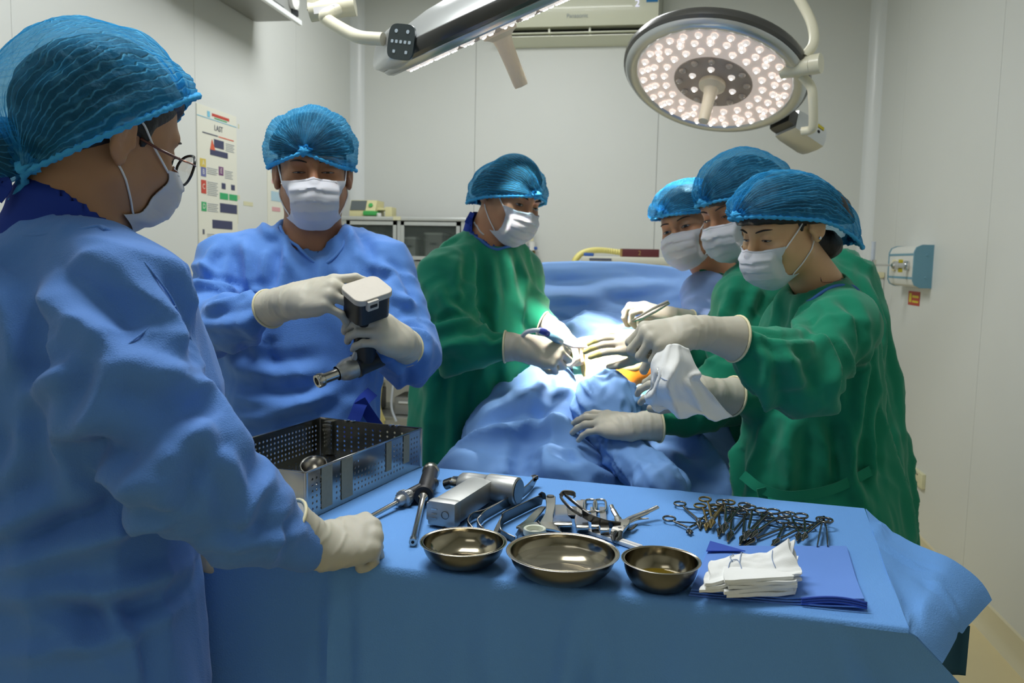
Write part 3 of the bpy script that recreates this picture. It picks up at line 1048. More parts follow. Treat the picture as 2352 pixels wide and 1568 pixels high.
text_ob('logo', 'Panasonic', .034, Rw, (lg[0], YB - .2155, lg[2]), 'ac_text', ac)
dg_ = ony(1464, 8, YB - .222)
text_ob('display_digit', '2', .06, Rw, (dg_[0], YB - .2225, dg_[2]), 'ac_digit', ac)
st_ = ony(1498, 0, YB - .215)
MB().box((st_[0], YB - .2165, st_[2] + .005), (.07, .002, .035)).build('sticker', 'ac_blue', ac, smooth=False)

# ------------------------------------------------------------------ wall unit at upper left (only its end is in view)
ye = onx(687, 58, XL + .24)[1]
ze = onx(687, 58, XL + .24)[2]
wu = thing('wall_unit', 'grey metal wall unit at top left above the posters', 'wall unit', (XL, ye - .5, ze))
MB().box((XL + .12, ye - .52, ze + .17), (.232, 1.04, .30), bev=.01).build('body', 'cab_panel', wu)
MB().box((XL + .243, ye - .52, ze + .012), (.018, 1.06, .024), bev=.004).build('bottom_rail', 'coving', wu)
for q in (-.32, -.66, -.98):
    MB().box((XL + .238, ye + q, ze + .16), (.012, .30, .25), bev=.006).build('front_panel', 'box_grey', wu)
MB().lathe([(.045, 0), (.045, .02), (.03, .024), (.024, .012), (0, .012)], 24, (XL + .236, ye - .075, ze + .10), np.array(((0, 0, 1), (1, 0, 0), (0, 1, 0)), float)).build('round_port', 'white_plastic', wu)
MB().box((XL + .238, ye - .05, ze + .05), (.014, .07, .03), bev=.004).build('dark_clip', 'black_plastic', wu)
MB().box((XL + .238, ye - .06, ze + .20), (.012, .08, .10), bev=.004).build('dark_cover', 'cab_dark', wu)

# ------------------------------------------------------------------ posters on the left wall
RLW = np.array(((0, 0, 1), (1, 0, 0), (0, 1, 0)), float)     # x -> +y (to the right in view), y -> up, z -> into room


def poster(label, tl, bl, tr, items, texts):
    P0, PB, PR = onx(*tl, XL), onx(*bl, XL), onx(*tr, XL)
    w, h = PR[1] - P0[1], P0[2] - PB[2]
    t = thing('poster', label, 'poster', (XL, P0[1], PB[2]), 'printed posters on the left wall')
    MB().box((XL + .002, P0[1] + w / 2, P0[2] - h / 2), (.003, w, h)).build('sheet', 'paper', t, smooth=False)
    groups = {}
    for x0, y0, x1, y1, ink in items:
        c = (XL + .0042, P0[1] + (x0 + x1) / 2 * w, P0[2] - (y0 + y1) / 2 * h)
        MB().box(c, (.0012, (x1 - x0) * w, (y1 - y0) * h)).build('printed_block', ink, t, smooth=False)
    for x, y, s, body, ink in texts:
        text_ob('printed_text', body, s * w, RLW, (XL + .0048, P0[1] + x * w, P0[2] - y * h), ink, t)
    return t, P0, w, h


lines = lambda x0, x1, y0, n, d=.013: [(x0, y0 + i * d, x1 - (.03 if i % 2 else 0), y0 + i * d + .005, 'ink_grey') for i in range(n)]
it = [(0, .078, 1, .083, 'ink_cyan'), (.36, .035, .80, .055, 'ink_red'), (.42, .062, .74, .069, 'ink_green'),
      (.245, .03, .31, .07, 'ink_cyan'), (.12, .185, .50, .193, 'ink_dark'), (.52, .187, .92, .194, 'ink_orange'),
      (.40, .215, .65, .275, 'ink_navy'), (.30, .293, .75, .335, 'ink_navy'),
      (.05, .375, .19, .435, 'ink_yellow'), (.07, .435, .19, .50, 'ink_blue'), (.51, .405, .63, .468, 'ink_purple'),
      (.07, .525, .19, .62, 'ink_red'), (.58, .522, .68, .565, 'ink_navy'), (.83, .522, .93, .562, 'ink_navy'),
      (.53, .595, .745, .642, 'ink_green'), (.775, .595, .995, .640, 'ink_green'),
      (.07, .68, .19, .745, 'ink_green'), (.53, .672, .985, .74, 'ink_navy'),
      (.33, .80, .85, .862, 'ink_navy'), (.09, .875, .13, .91, 'ink_dark')]
it += lines(.70, .93, .222, 5) + lines(.22, .48, .43, 4) + lines(.67, .88, .425, 5) + lines(.22, .48, .53, 8) + lines(.22, .48, .685, 5) + lines(.20, .6, .905, 3)
po, P0, pw, ph = poster('tall white poster headed LAST with coloured letter boxes on left wall', (450, 236), (450, 566), (541, 264), it,
                        [(.52, .135, .10, 'LAST', 'ink_dark'), (.13, .405, .09, 'A', 'paper'), (.13, .468, .09, 'B', 'paper'), (.13, .572, .09, 'C', 'paper'),
                         (.13, .712, .09, 'D', 'paper'), (.57, .437, .09, 'E', 'paper')])
tri = MB().prism([(0, 0), (.13 * pw, 0), (.05 * pw, .075 * ph)], .0012, (XL + .0038, P0[1] + .30 * pw, P0[2] - .297 * ph), RLW).build('printed_triangle', 'ink_orange', po, smooth=False)
it2 = [(0, .07, 1, .074, 'ink_cyan'), (.06, .18, .40, .21, 'ink_paleblue'), (.08, .30, .38, .37, 'ink_paleblue'), (.10, .42, .30, .455, 'ink_pink'),
       (.08, .52, .40, .60, 'ink_paleblue'), (.10, .65, .30, .685, 'ink_pink'), (.40, .44, .6, .445, 'ink_grey'), (.5, .10, .95, .9, 'paper')]
poster('white poster half hidden behind the head of the man holding the drill', (612, 290), (612, 570), (700, 312), it2, [])
p_ = onx(500, 512, XL)
for (px, py, w_, h_) in ((570, 468, .10, .02), (548, 453, .02, .02), (548, 290, .012, .02), (545, 490, .012, .1)):
    p_ = onx(px, py, XL)
    tag(MB().box((XL + .0006, p_[1], p_[2]), (.001, w_, h_)).build('tape_residue', 'old_tape', smooth=False, origin=p_), ['long faint yellow tape mark on the wall between the posters', 'short yellow tape dab right of the tall poster, lower one', 'tiny yellow tape dab high beside the tall poster', 'vertical yellow tape trace along the lower right edge of the tall poster'][[570, 548, 548, 545].index(px) if px != 548 else (1 if py > 400 else 2)], 'tape mark', 'tape marks between the posters')

# ------------------------------------------------------------------ cabinet on the far wall
cy0 = 5.02
cxr = ony(1068, 503, cy0)[0]
cxl = XL + .10
ctz = ony(950, 498, cy0)[2]
gz = ony(950, 596, cy0)[2]
cab = thing('steel_cabinet', 'grey steel cabinet with glass doors against the far wall', 'cabinet', ((cxl + cxr) / 2, cy0 + .2, 0))
cw = cxr - cxl
D0 = .40
for x in (cxl + .012, cxr - .012):
    MB().box((x, cy0 + D0 / 2, ctz / 2), (.024, D0, ctz - .02)).build('side_panel', 'cab_steel', cab)
MB().box(((cxl + cxr) / 2, cy0 + D0 - .01, ctz / 2), (cw - .05, .015, ctz - .03)).build('back_panel', 'cab_dark', cab)
MB().box(((cxl + cxr) / 2, cy0 + D0 / 2, ctz - .012), (cw + .02, D0 + .02, .026), bev=.012).build('top', 'cab_steel', cab)
for z in (gz - .02, gz - .32, .55, .12):
    MB().box(((cxl + cxr) / 2, cy0 + D0 / 2 + .01, z), (cw - .05, D0 - .03, .02)).build('shelf', 'cab_steel', cab)
xmid = ony(916, 550, cy0)[0]
MB().box((xmid, cy0 + .01, (gz + ctz) / 2), (.022, .02, ctz - gz - .03)).build('center_post', 'cab_steel', cab)
MB().box(((cxl + cxr) / 2, cy0 + .008, gz / 2 + .0), (cw - .02, .014, gz - .06)).build('lower_panel', 'cab_panel', cab)
for (x0, x1) in ((cxl + .03, xmid - .014), (xmid + .014, cxr - .03)):
    d = MB()
    z0, z1 = gz + .0, ctz - .03
    fw = .022
    d.box(((x0 + x1) / 2, cy0, z0 + fw / 2), (x1 - x0, .016, fw)).box(((x0 + x1) / 2, cy0, z1 - fw / 2), (x1 - x0, .016, fw))
    d.box((x0 + fw / 2, cy0, (z0 + z1) / 2), (fw, .016, z1 - z0)).box((x1 - fw / 2, cy0, (z0 + z1) / 2), (fw, .016, z1 - z0))
    dr = d.build('door', 'cab_steel', cab, smooth=False)
    MB().box(((x0 + x1) / 2, cy0 + .002, (z0 + z1) / 2), (x1 - x0 - 2 * fw + .004, .004, z1 - z0 - 2 * fw + .004)).build('pane', 'lens', dr, smooth=False)
x_ = ony(912, 497, cy0 - .01)[0]
MB().box((x_, cy0 - .012, ctz - .01), (.05, .004, .022)).build('paper_tab', 'old_tape', cab)
for i, (px, wd_, h_, nm, mm) in enumerate(((845, .15, .17, 'grey steel instrument case behind the left cabinet door', 'box_grey'), (952, .07, .14, 'dark narrow case behind the right cabinet door', 'cab_panel'),
                                          (1005, .11, .17, 'pale grey bin behind the right cabinet door', 'box_grey'), (1046, .045, .13, 'small grey case at the right end of the cabinet shelf', 'cab_panel'))):
    x = ony(px, 560, cy0 + .2)[0]
    b = thing('storage_case', nm, 'case', (x, cy0 + .2, gz - .01))
    MB().box((x, cy0 + .2, gz - .01 + h_ / 2), (wd_, .2, h_), bev=.008).build('body', mm, b)
    MB().box((x, cy0 + .2, gz - .01 + h_ + .006), (wd_ + .006, .205, .014), bev=.004).build('lid', 'coving', b)
    MB().box((x, cy0 + .095, gz + h_ * .6), (wd_ * .4, .012, .015), bev=.003).build('latch', 'black_plastic', b)

# small monitor device on the cabinet
dz = ctz + .001
xa, xb_ = ony(806, 480, cy0 + .1)[0], ony(904, 480, cy0 + .1)[0]
dv_ = thing('monitor_device', 'small cream and green electronic device on top of the steel cabinet', 'device', ((xa + xb_) / 2, cy0 + .15, dz))
w_ = xb_ - xa
MB().box((xa + w_ * .32, cy0 + .15, dz + .018), (w_ * .62, .18, .036), bev=.006).build('base', 'dev_cream', dv_)
S = [(0, .036), (.0, .036), (w_ * .62, .036), (w_ * .62, .10), (.03, .10)]
MB().prism([(-.09, .036), (.09, .036), (.09, .105), (-.055, .105)], w_ * .60, (xa + .005, cy0 + .15, dz), np.array(((0, 0, 1), (1, 0, 0), (0, 1, 0)), float)).build('housing', 'dev_cream', dv_, smooth=False)
ang = math.atan2(.069, .035)
Rsc = np.array(((1, 0, 0), (0, math.cos(ang), -math.sin(ang)), (0, math.sin(ang), math.cos(ang))), float)
MB().box((xa + w_ * .21, cy0 + .15 - .075, dz + .071), (w_ * .36, .068, .004), Rsc).build('screen', 'dev_screen', dv_)
MB().lathe([(.014, 0), (.014, .006), (0, .008)], 18, (xa + w_ * .50, cy0 + .15 - .0755, dz + .072), Rsc).build('green_button', 'dev_green', dv_)
MB().box((xa + w_ * .50, cy0 + .10, dz + .022), (w_ * .30, .12, .03), bev=.012).build('green_tray', 'dev_green', dv_)
MB().box((xa + w_ * .90, cy0 + .13, dz + .032), (w_ * .16, .10, .064), bev=.006).build('side_block', 'dev_cream', dv_)
MB().box((xa + w_ * .74, cy0 + .16, dz + .05), (w_ * .3, .12, .014), bev=.004).build('bridge', 'dev_cream', dv_)
MB().lathe([(.016, 0), (.018, .02), (.014, .024), (0, .024)], 18, (xa + w_ * .68, cy0 + .08, dz)).build('white_cup', 'white_plastic', dv_)

# trolley and supplies low down between the blue gown and the green gown
ty = 4.0
tcl, tcr = ony(825, 950, ty)[0], ony(985, 950, ty)[0]
tz = ony(900, 862, ty)[2]
tr_ = thing('supply_trolley', 'steel supply trolley seen between the drill holder and the bespectacled-free green surgeon'.replace('bespectacled-free green surgeon', 'left green surgeon'), 'trolley', ((tcl + tcr) / 2, ty + .2, 0))
for x in (tcl, tcr):
    for y in (ty + .02, ty + .4):
        MB().tube([(x, y, .0), (x, y, tz + .12)], .011, 10).build('leg', 'steel_matte', tr_)
sz_ = [ony(900, 948, ty)[2] - .01, .28]
for z in (tz - .03, sz_[0] - .02, .25):
    MB().box(((tcl + tcr) / 2, ty + .21, z), (tcr - tcl + .03, .42, .018), bev=.004).build('shelf', 'cab_panel', tr_)
MB().tube([(tcl, ty + .02, tz + .05), (tcr, ty + .02, tz + .05)], .008, 8).build('rail', 'steel_matte', tr_)


def simple(name, label, cat, mb, m, origin, group=None, **k):
    return tag(mb.build(name, m, origin=origin, **k), label, cat, group)


def at_t(px, py, dy=.12):
    return ony(px, py, ty + dy)


s1, s2 = tz - .02, sz_[0] - .01
b = thing('carton', 'white carton with a red stripe on the supply trolley top', 'box', (at_t(857, 880)[0], ty + .1, s1))
x = at_t(857, 880)[0]
MB().box((x, ty + .12, s1 + .045), (.085, .14, .09), bev=.003).build('box', 'white_plastic', b)
MB().box((x, ty + .0495, s1 + .035), (.086, .002, .012)).build('red_stripe', 'ink_red', b)
b = thing('carton', 'pale carton with a purple line at the right of the supply trolley', 'box', (at_t(925, 900)[0], ty + .1, s1))
x = at_t(932, 900)[0]
MB().box((x, ty + .12, s1 + .055), (.12, .14, .11), bev=.003).build('box', 'paper', b)
MB().box((x, ty + .0495, s1 + .018), (.121, .002, .012)).build('purple_line', 'ink_blue', b)
MB().box((x, ty + .0495, s1 + .006), (.121, .002, .012)).build('green_line', 'ink_green', b)
x = at_t(849, 915)[0]
b = thing('black_case', 'black equipment case on the middle shelf of the supply trolley', 'case', (x, ty + .13, s2))
hh = tz - .05 - s2
MB().box((x, ty + .15, s2 + hh * .36), (.10, .2, hh * .7), bev=.008).build('body', 'black_plastic', b)
MB().box((x, ty + .046, s2 + hh * .4), (.05, .012, .014), bev=.004).build('handle', 'box_grey', b)
x = at_t(940, 930)[0]
b = thing('drawer_box', 'grey drawer box on the supply trolley beside the green gown', 'box', (x, ty + .13, s2))
MB().box((x, ty + .15, s2 + hh * .3), (.12, .2, hh * .55), bev=.006).build('body', 'box_grey', b)
MB().box((x, ty + .047, s2 + hh * .42), (.07, .01, .01), bev=.003).build('handle', 'coving', b)
x = at_t(872, 1000, .06)[0]
b = thing('waste_bag', 'yellowed plastic bag hanging from the supply trolley', 'bag', (x, ty - .03, s2 - .2))
rows = []
for i, z in enumerate(np.linspace(0, 1, 9)):
    t_ = np.arange(20) * 2 * PI / 20
    rr = .035 + .05 * (1 - z) ** .6 + .006 * np.sin(5 * t_ + 2 * z)
    rows.append(np.stack((x + rr * np.cos(t_), ty - .055 + .45 * rr * np.sin(t_), np.full(20, s2 - .24 + z * .30)), 1))
Fb = [(i * 20 + j, i * 20 + (j + 1) % 20, (i + 1) * 20 + (j + 1) % 20, (i + 1) * 20 + j) for i in range(8) for j in range(20)] + [tuple(range(19, -1, -1)), tuple(160 + j for j in range(20))]
mesh_ob('bag', np.concatenate(rows), Fb, 'bag_yellow', b)
MB().tube([(x - .02, ty - .055, s2 + .05), (x, ty - .05, s2 + .10), (x + .02, ty - .02, tz + .05)], .006, 8).build('tie', 'bag_yellow', b)
for i, px in enumerate((878, 905)):
    x = at_t(px, 900, 0)[0]
    tag(MB().tube(spline([(x, ty + .018, tz + .058), (x + .004, ty - .008, tz + .0), (x - .01, ty - .012, tz - .15), (x + .015, ty - .01, s2 - .02)], 6), .006, 8).build(
        'hanging_tube', 'tube_yellow' if i == 0 else 'tube_lens', origin=(x, ty, s2)), ['yellow rubber tube hanging down the front of the supply trolley', 'clear tube hanging at the right of the yellow tube on the trolley'][i], 'tube')

# ------------------------------------------------------------------ gas valves on the far wall, behind the left surgeon's mask
gy = YB - .07
v = thing('valve_manifold', 'brass gas valve manifold with blue taps on the far wall', 'valve', ony(1222, 590, gy))
q = lambda px, py: ony(px, py, gy)
for px, y0, y1, r in ((1219, 590, 640, .010), (1226, 575, 640, .010), (1196, 560, 640, .013)):
    MB().tube([q(px, y0), q(px, y1)], r, 10).build('pipe', 'brass', v)
MB().tube([q(1222, 575), q(1222, 555)], .022, 12).build('body', 'white_plastic', v)
MB().tube([q(1220, 553), q(1220, 538)], .016, 12).build('regulator', 'cream_plastic', v)
MB().box(q(1217, 537), (.06, .03, .014), bev=.004).build('top_bar', 'brass', v)
for px, py in ((1213, 570), (1229, 570), (1214, 546)):
    MB().box(q(px, py), (.03, .03, .02), bev=.006).build('blue_tap', 'valve_blue', v)
MB().tube([q(1196, 592), q(1212, 592)], .008, 8).build('valve_stem', 'brass', v)
Rv = np.array(((1, 0, 0), (0, 0, 1), (0, -1, 0)), float)
MB().lathe([(.026, -.008), (.028, 0), (.026, .008), (0, .01)], 20, q(1210, 592) + np.array((0, -.02, 0)), Rv).build('hand_wheel', 'brass', v)
for px, py in ((1222, 600), (1196, 585)):
    c_ = q(px, py)
    MB().box((c_[0], YB - .03, c_[2]), (.05, .06, .02)).build('wall_clip', 'cab_panel', v)
MB().tube([q(1222, 556) + np.array((0, -.005, 0)), q(1224, 520), q(1228, 512)], .004, 8).build('hose', 'white_plastic', v)

# ------------------------------------------------------------------ anaesthesia machine behind the screen drape
my = 4.55
mxl, mxr = ony(1335, 600, my)[0], ony(1640, 600, my)[0]
mtz = ony(1450, 590, my)[2]
am = thing('anaesthesia_machine', 'cream anaesthesia machine standing behind the blue screen drape', 'machine', ((mxl + mxr) / 2, my + .25, 0))
MB().box(((mxl + mxr) / 2, my + .25, mtz - .02), (mxr - mxl, .5, .04), bev=.012).build('top', 'machine', am)
MB().box(((mxl + mxr) / 2, my + .26, mtz - .36), (mxr - mxl - .05, .44, .62), bev=.01).build('cabinet', 'machine', am)
MB().box(((mxl + mxr) / 2, my + .26, .40), (mxr - mxl - .1, .40, .62), bev=.01).build('lower_cabinet', 'cab_panel', am)
for x in (mxl + .08, mxr - .08):
    for y in (my + .1, my + .42):
        MB().lathe([(.035, -.012), (.04, -.006), (.04, .006), (.035, .012), (0, .012)], 16, (x, y, .041), Rx).build('wheel', 'black_rubber', am)
        MB().box((x, y, .085), (.03, .05, .03)).build('wheel_fork', 'cab_panel', am)
c_ = ony(1358, 590, my - .003)
MB().box((c_[0] + .05, my - .002, c_[2] - .012), (.12, .004, .012)).build('printed_strip', 'ink_dark', am)
c_ = ony(1352, 583, my + .04)
tag(MB().box((c_[0], my + .06, mtz + .0095), (.055, .05, .018), bev=.007).build('blue_clamp', 'valve_blue', origin=(c_[0], my + .06, mtz)), 'small blue clamp on the front of the anaesthesia machine', 'clamp')
hp = spline([ony(1316, 612, my + .03), ony(1322, 596, my + .05), ony(1336, 582, my + .1), ony(1360, 575, my + .17), ony(1390, 575, my + .25), ony(1430, 580, my + .30), ony(1470, 582, my + .34)], 14)
hp[:, 2] = np.maximum(hp[:, 2], np.where(hp[:, 0] > mxl, mtz + .019, 0))
rr = np.where(np.arange(len(hp)) % 2, .0175, .0145)
tag(MB().tube(hp, rr, 12).build('breathing_tube', 'tube_yellow', origin=hp[40]), 'yellow corrugated breathing tube curving over the anaesthesia machine', 'tube')
c0, c1_ = ony(1424, 586, my + .06), ony(1514, 588, my + .06)
bk = thing('maroon_box', 'flat dark maroon box with gold print on the anaesthesia machine', 'box', ((c0[0] + c1_[0]) / 2, my + .14, mtz))
hb = ony(1470, 572, my + .06)[2] - mtz
MB().box(((c0[0] + c1_[0]) / 2, my + .14, mtz + .001 + hb / 2), (c1_[0] - c0[0], .15, hb), bev=.003).build('box', 'maroon', bk)
text_ob('gold_print', '2', .035, Rw, (ony(1469, 580, my + .06)[0], my + .0645, mtz + hb / 2), 'gold', bk)
MB().box((c0[0] + .006, my + .0648, mtz + .001 + hb / 2), (.012, .001, hb * .96)).build('gold_edge', 'gold', bk)

# wire hook on the far wall
hq = lambda px, py: ony(px, py, YB - .04)
hk = thing('wall_hook', 'thin white wire hook on the far wall behind the women in green', 'hook', hq(1880, 415))
hk['label'] = 'thin white wire hook on the far wall at upper right'
MB().tube([hq(1872, 416), hq(1896, 417), hq(1902, 420), hq(1903, 430), hq(1899, 433)], .005, 8).build('wire', 'coving', hk)
MB().box(hq(1871, 410) + np.array((0, .025, 0)), (.03, .05, .03), bev=.004).build('mount', 'coving', hk)

# ------------------------------------------------------------------ medical gas outlet on the right wall
g0 = onx(2143, 610, XR)
g1y = onx(2041, 610, XR - .085)[1]
zc_ = onx(2125, 612, XR - .04)[2]
hg = .205
gu = thing('gas_outlet_unit', 'white wall gas outlet box with blue end caps on the right wall', 'gas outlet', (XR, (g0[1] + g1y) / 2, zc_))
Lg = g1y - g0[1]
prof = [(0, -hg / 2), (-.05, -hg / 2), (-.076, -hg / 2 + .012), (-.086, -hg / 2 + .036), (-.086, hg / 2 - .036), (-.076, hg / 2 - .012), (-.05, hg / 2), (0, hg / 2)]
Ry = np.array(((1, 0, 0), (0, 0, 1), (0, 1, 0)), float)
sh = lambda L, y, s=1.0: MB().prism([(a * s, b * s) for a, b in L], 1, (XR, y, zc_), Ry)


def sweep(L, y0, y1, s=1.0):
    n = len(L)
    V = [(XR + a * s, y0, zc_ + b * s) for a, b in L] + [(XR + a * s, y1, zc_ + b * s) for a, b in L]
    F = [tuple(range(n)), tuple(range(2 * n - 1, n - 1, -1))] + [(i, n + i, n + (i + 1) % n, (i + 1) % n) for i in range(n)]
    m = MB()
    m.add(V, F)
    return m


sweep(prof, g0[1] + .012, g1y - .012).build('casing', 'unit_white', gu, sharp=40)
for y in (g0[1], g1y - .014):
    sweep(prof, y, y + .014, 1.03).build('end_cap', 'unit_blue', gu, sharp=40)
for z in (zc_ + .058, zc_ - .058):
    MB().box((XR - .0865, (g0[1] + g1y) / 2, z), (.002, Lg - .03, .011)).build('blue_stripe', 'unit_blue', gu, smooth=False)
for z in (zc_ + .055, zc_ - .055):
    MB().lathe([(.006, 0), (.005, .003), (0, .003)], 12, (XR - .03, g0[1] - .0005, z), np.array(((1, 0, 0), (0, 0, -1), (0, 1, 0)), float)).build('screw', 'unit_blue', gu)
Rn = np.array(((0, 0, -1), (1, 0, 0), (0, -1, 0)), float)     # z -> -x
yv, yd = onx(2080, 608, XR - .1)[1], onx(2055, 606, XR - .09)[1]
MB().lathe([(.024, 0), (.024, .02), (.017, .022), (.017, .05), (.021, .052), (.021, .07), (.012, .078), (0, .078)], 20, (XR - .086, yv, zc_ + .003), Rn).build('outlet_socket', 'chrome', gu)
for dz_ in (.024, -.022):
    MB().box((XR - .125, yv - .005, zc_ + dz_), (.02, .014, .018), bev=.004).build('yellow_tab', 'yellow', gu)
MB().lathe([(.03, 0), (.03, .012), (.012, .016), (0, .016)], 24, (XR - .086, yd, zc_ + .004), Rn).build('outlet_plate', 'cream_plastic', gu)
fm = thing('flowmeter', 'oxygen flowmeter with green knob plugged into the gas outlet', 'flowmeter', (XR - .17, yd, zc_))
MB().tube([(XR - .10, yd, zc_ + .004), (XR - .19, yd, zc_ + .004)], .005, 8).build('adapter_tube', 'chrome', fm)
MB().tube([(XR - .20, yd, zc_ - .012), (XR - .20, yd, zc_ + .03)], .018, 16).build('body', 'chrome', fm)
MB().tube([(XR - .20, yd, zc_ + .03), (XR - .20, yd, zc_ + .125)], .010, 16).build('gauge_tube', 'tube_lens', fm)
MB().tube([(XR - .222, yd, zc_ + .0), (XR - .255, yd, zc_ + .0)], .0135, 16).build('green_knob', 'knob_green', fm)
MB().tube([(XR - .218, yd, zc_), (XR - .225, yd, zc_)], .010, 12).build('neck', 'chrome', fm)
MB().lathe([(0, -.045), (.008, -.042), (.014, -.03), (.018, -.012), (0, -.012)], 16, (XR - .20, yd, zc_)).build('bottom_cap', 'bag_yellow', fm)
yb0 = onx(2031, 650, XR)[1]
zb0, zb1 = onx(2028, 700, XR)[2], onx(2026, 640, XR - .06)[2]
db = thing('humidifier_box', 'grey box with cream lid on the right wall behind the flowmeter', 'box', (XR, yb0 + .15, zb0))
MB().box((XR - .045, yb0 + .16, (zb0 + zb1) / 2), (.088, .32, zb1 - zb0), bev=.006).build('body', 'unit_white', db)
MB().box((XR - .05, yb0 + .16, zb1 + .018), (.098, .34, .036), bev=.014).build('lid', 'cream_plastic', db)
s0, s1_ = onx(2086, 686, XR - .002), onx(2112, 686, XR - .002)
zz0, zz1 = onx(2099, 669, XR)[2], onx(2099, 701, XR)[2]
rs = thing('warning_sticker', 'small red warning sticker with yellow print below the gas outlet', 'sticker', (XR, s0[1], zz1))
MB().box((XR - .0012, (s0[1] + s1_[1]) / 2, (zz0 + zz1) / 2), (.002, s0[1] - s1_[1], zz0 - zz1)).build('sheet', 'sticker_red', rs, smooth=False)
dy_ = s0[1] - s1_[1]
for f0, f1, g_, h_ in ((.10, .30, .14, .80), (.38, .92, .28, .45), (.38, .92, .66, .80)):
    MB().box((XR - .0026, s0[1] - (f0 + f1) / 2 * dy_, zz0 - (g_ + h_) / 2 * (zz0 - zz1)), (.001, (f1 - f0) * dy_, (h_ - g_) * (zz0 - zz1))).build('yellow_print', 'yellow', rs, smooth=False)
for i, (pa, pb, ya, yb2) in enumerate(((2081, 2103, 1072, 1110), (2103, 2126, 1095, 1110))):
    p0_, p1_ = onx(pa, ya, XR), onx(pb, yb2, XR)
    zt_, zb_ = (onx(2092, 1064, XR)[2], onx(2092, 1099, XR)[2]) if i == 0 else (onx(2114, 1080, XR)[2], onx(2114, 1115, XR)[2])
    so = thing('wall_socket', ['cream wall socket holding a black plug low on the right wall', 'empty cream wall socket nearer the floor corner on the right wall'][i], 'socket', (XR, p0_[1], zb_))
    MB().box((XR - .009, (p0_[1] + p1_[1]) / 2, (zt_ + zb_) / 2), (.018, abs(p0_[1] - p1_[1]), zt_ - zb_), bev=.004).build('plate', 'socket', so)
    if i == 0:
        MB().lathe([(.022, 0), (.022, .03), (.014, .04), (0, .04)], 16, (XR - .018, max(p0_[1], p1_[1]) - .045, (zt_ + zb_) / 2), Rn).build('plug', 'black_plastic', so)
    else:
        for dz_ in (.02, -.02):
            for dy in (-.008, .008):
                MB().box((XR - .0185, (p0_[1] + p1_[1]) / 2 + dy, (zt_ + zb_) / 2 + dz_), (.002, .004, .010)).build('slot', 'dark_slot', so, smooth=False)

# ================================================================== PEOPLE
def loft_fn(secs, R2=(RT, FW)):
    """secs: (pxl, pxr, py, z, depth_half) from top to bottom -> signed distance of the draped trunk."""
    x = np.array((R2[0][0], R2[0][1], 0.0))
    x /= np.linalg.norm(x)
    y = np.array((-x[1], x[0], 0.0))
    rows = []
    for l, r, py, z, hd in secs:
        c = W((l + r) / 2, py, z)
        rows.append((c[2], c[0], c[1], (r - l) / 2 / FPX * z, hd))
    rows.sort()
    A = np.array(rows)
    zz = np.linspace(A[0, 0], A[-1, 0], 160)
    B = np.stack([np.interp(zz, A[:, 0], A[:, k]) for k in range(1, 5)], 1)
    ker = np.hanning(15)
    ker /= ker.sum()
    Bp = np.pad(B, ((7, 7), (0, 0)), mode='edge')
    B = np.stack([np.convolve(Bp[:, k], ker, 'valid') for k in range(4)], 1)

    def fn(p):
        c = np.stack([np.interp(p[:, 2], zz, B[:, k]) for k in range(4)], 1)
        dx = (p[:, 0] - c[:, 0]) * x[0] + (p[:, 1] - c[:, 1]) * x[1]
        dy = (p[:, 0] - c[:, 0]) * y[0] + (p[:, 1] - c[:, 1]) * y[1]
        k = ((np.abs(dx) / c[:, 2]) ** 2.4 + (np.abs(dy) / c[:, 3]) ** 2.4) ** (1 / 2.4)
        d = (k - 1) * np.minimum(c[:, 2], c[:, 3])
        return smax(d, np.maximum(p[:, 2] - zz[-1], zz[0] - p[:, 2]), 0.05)
    fn.axis = (x, y)
    fn.rows = (zz, B)
    return fn


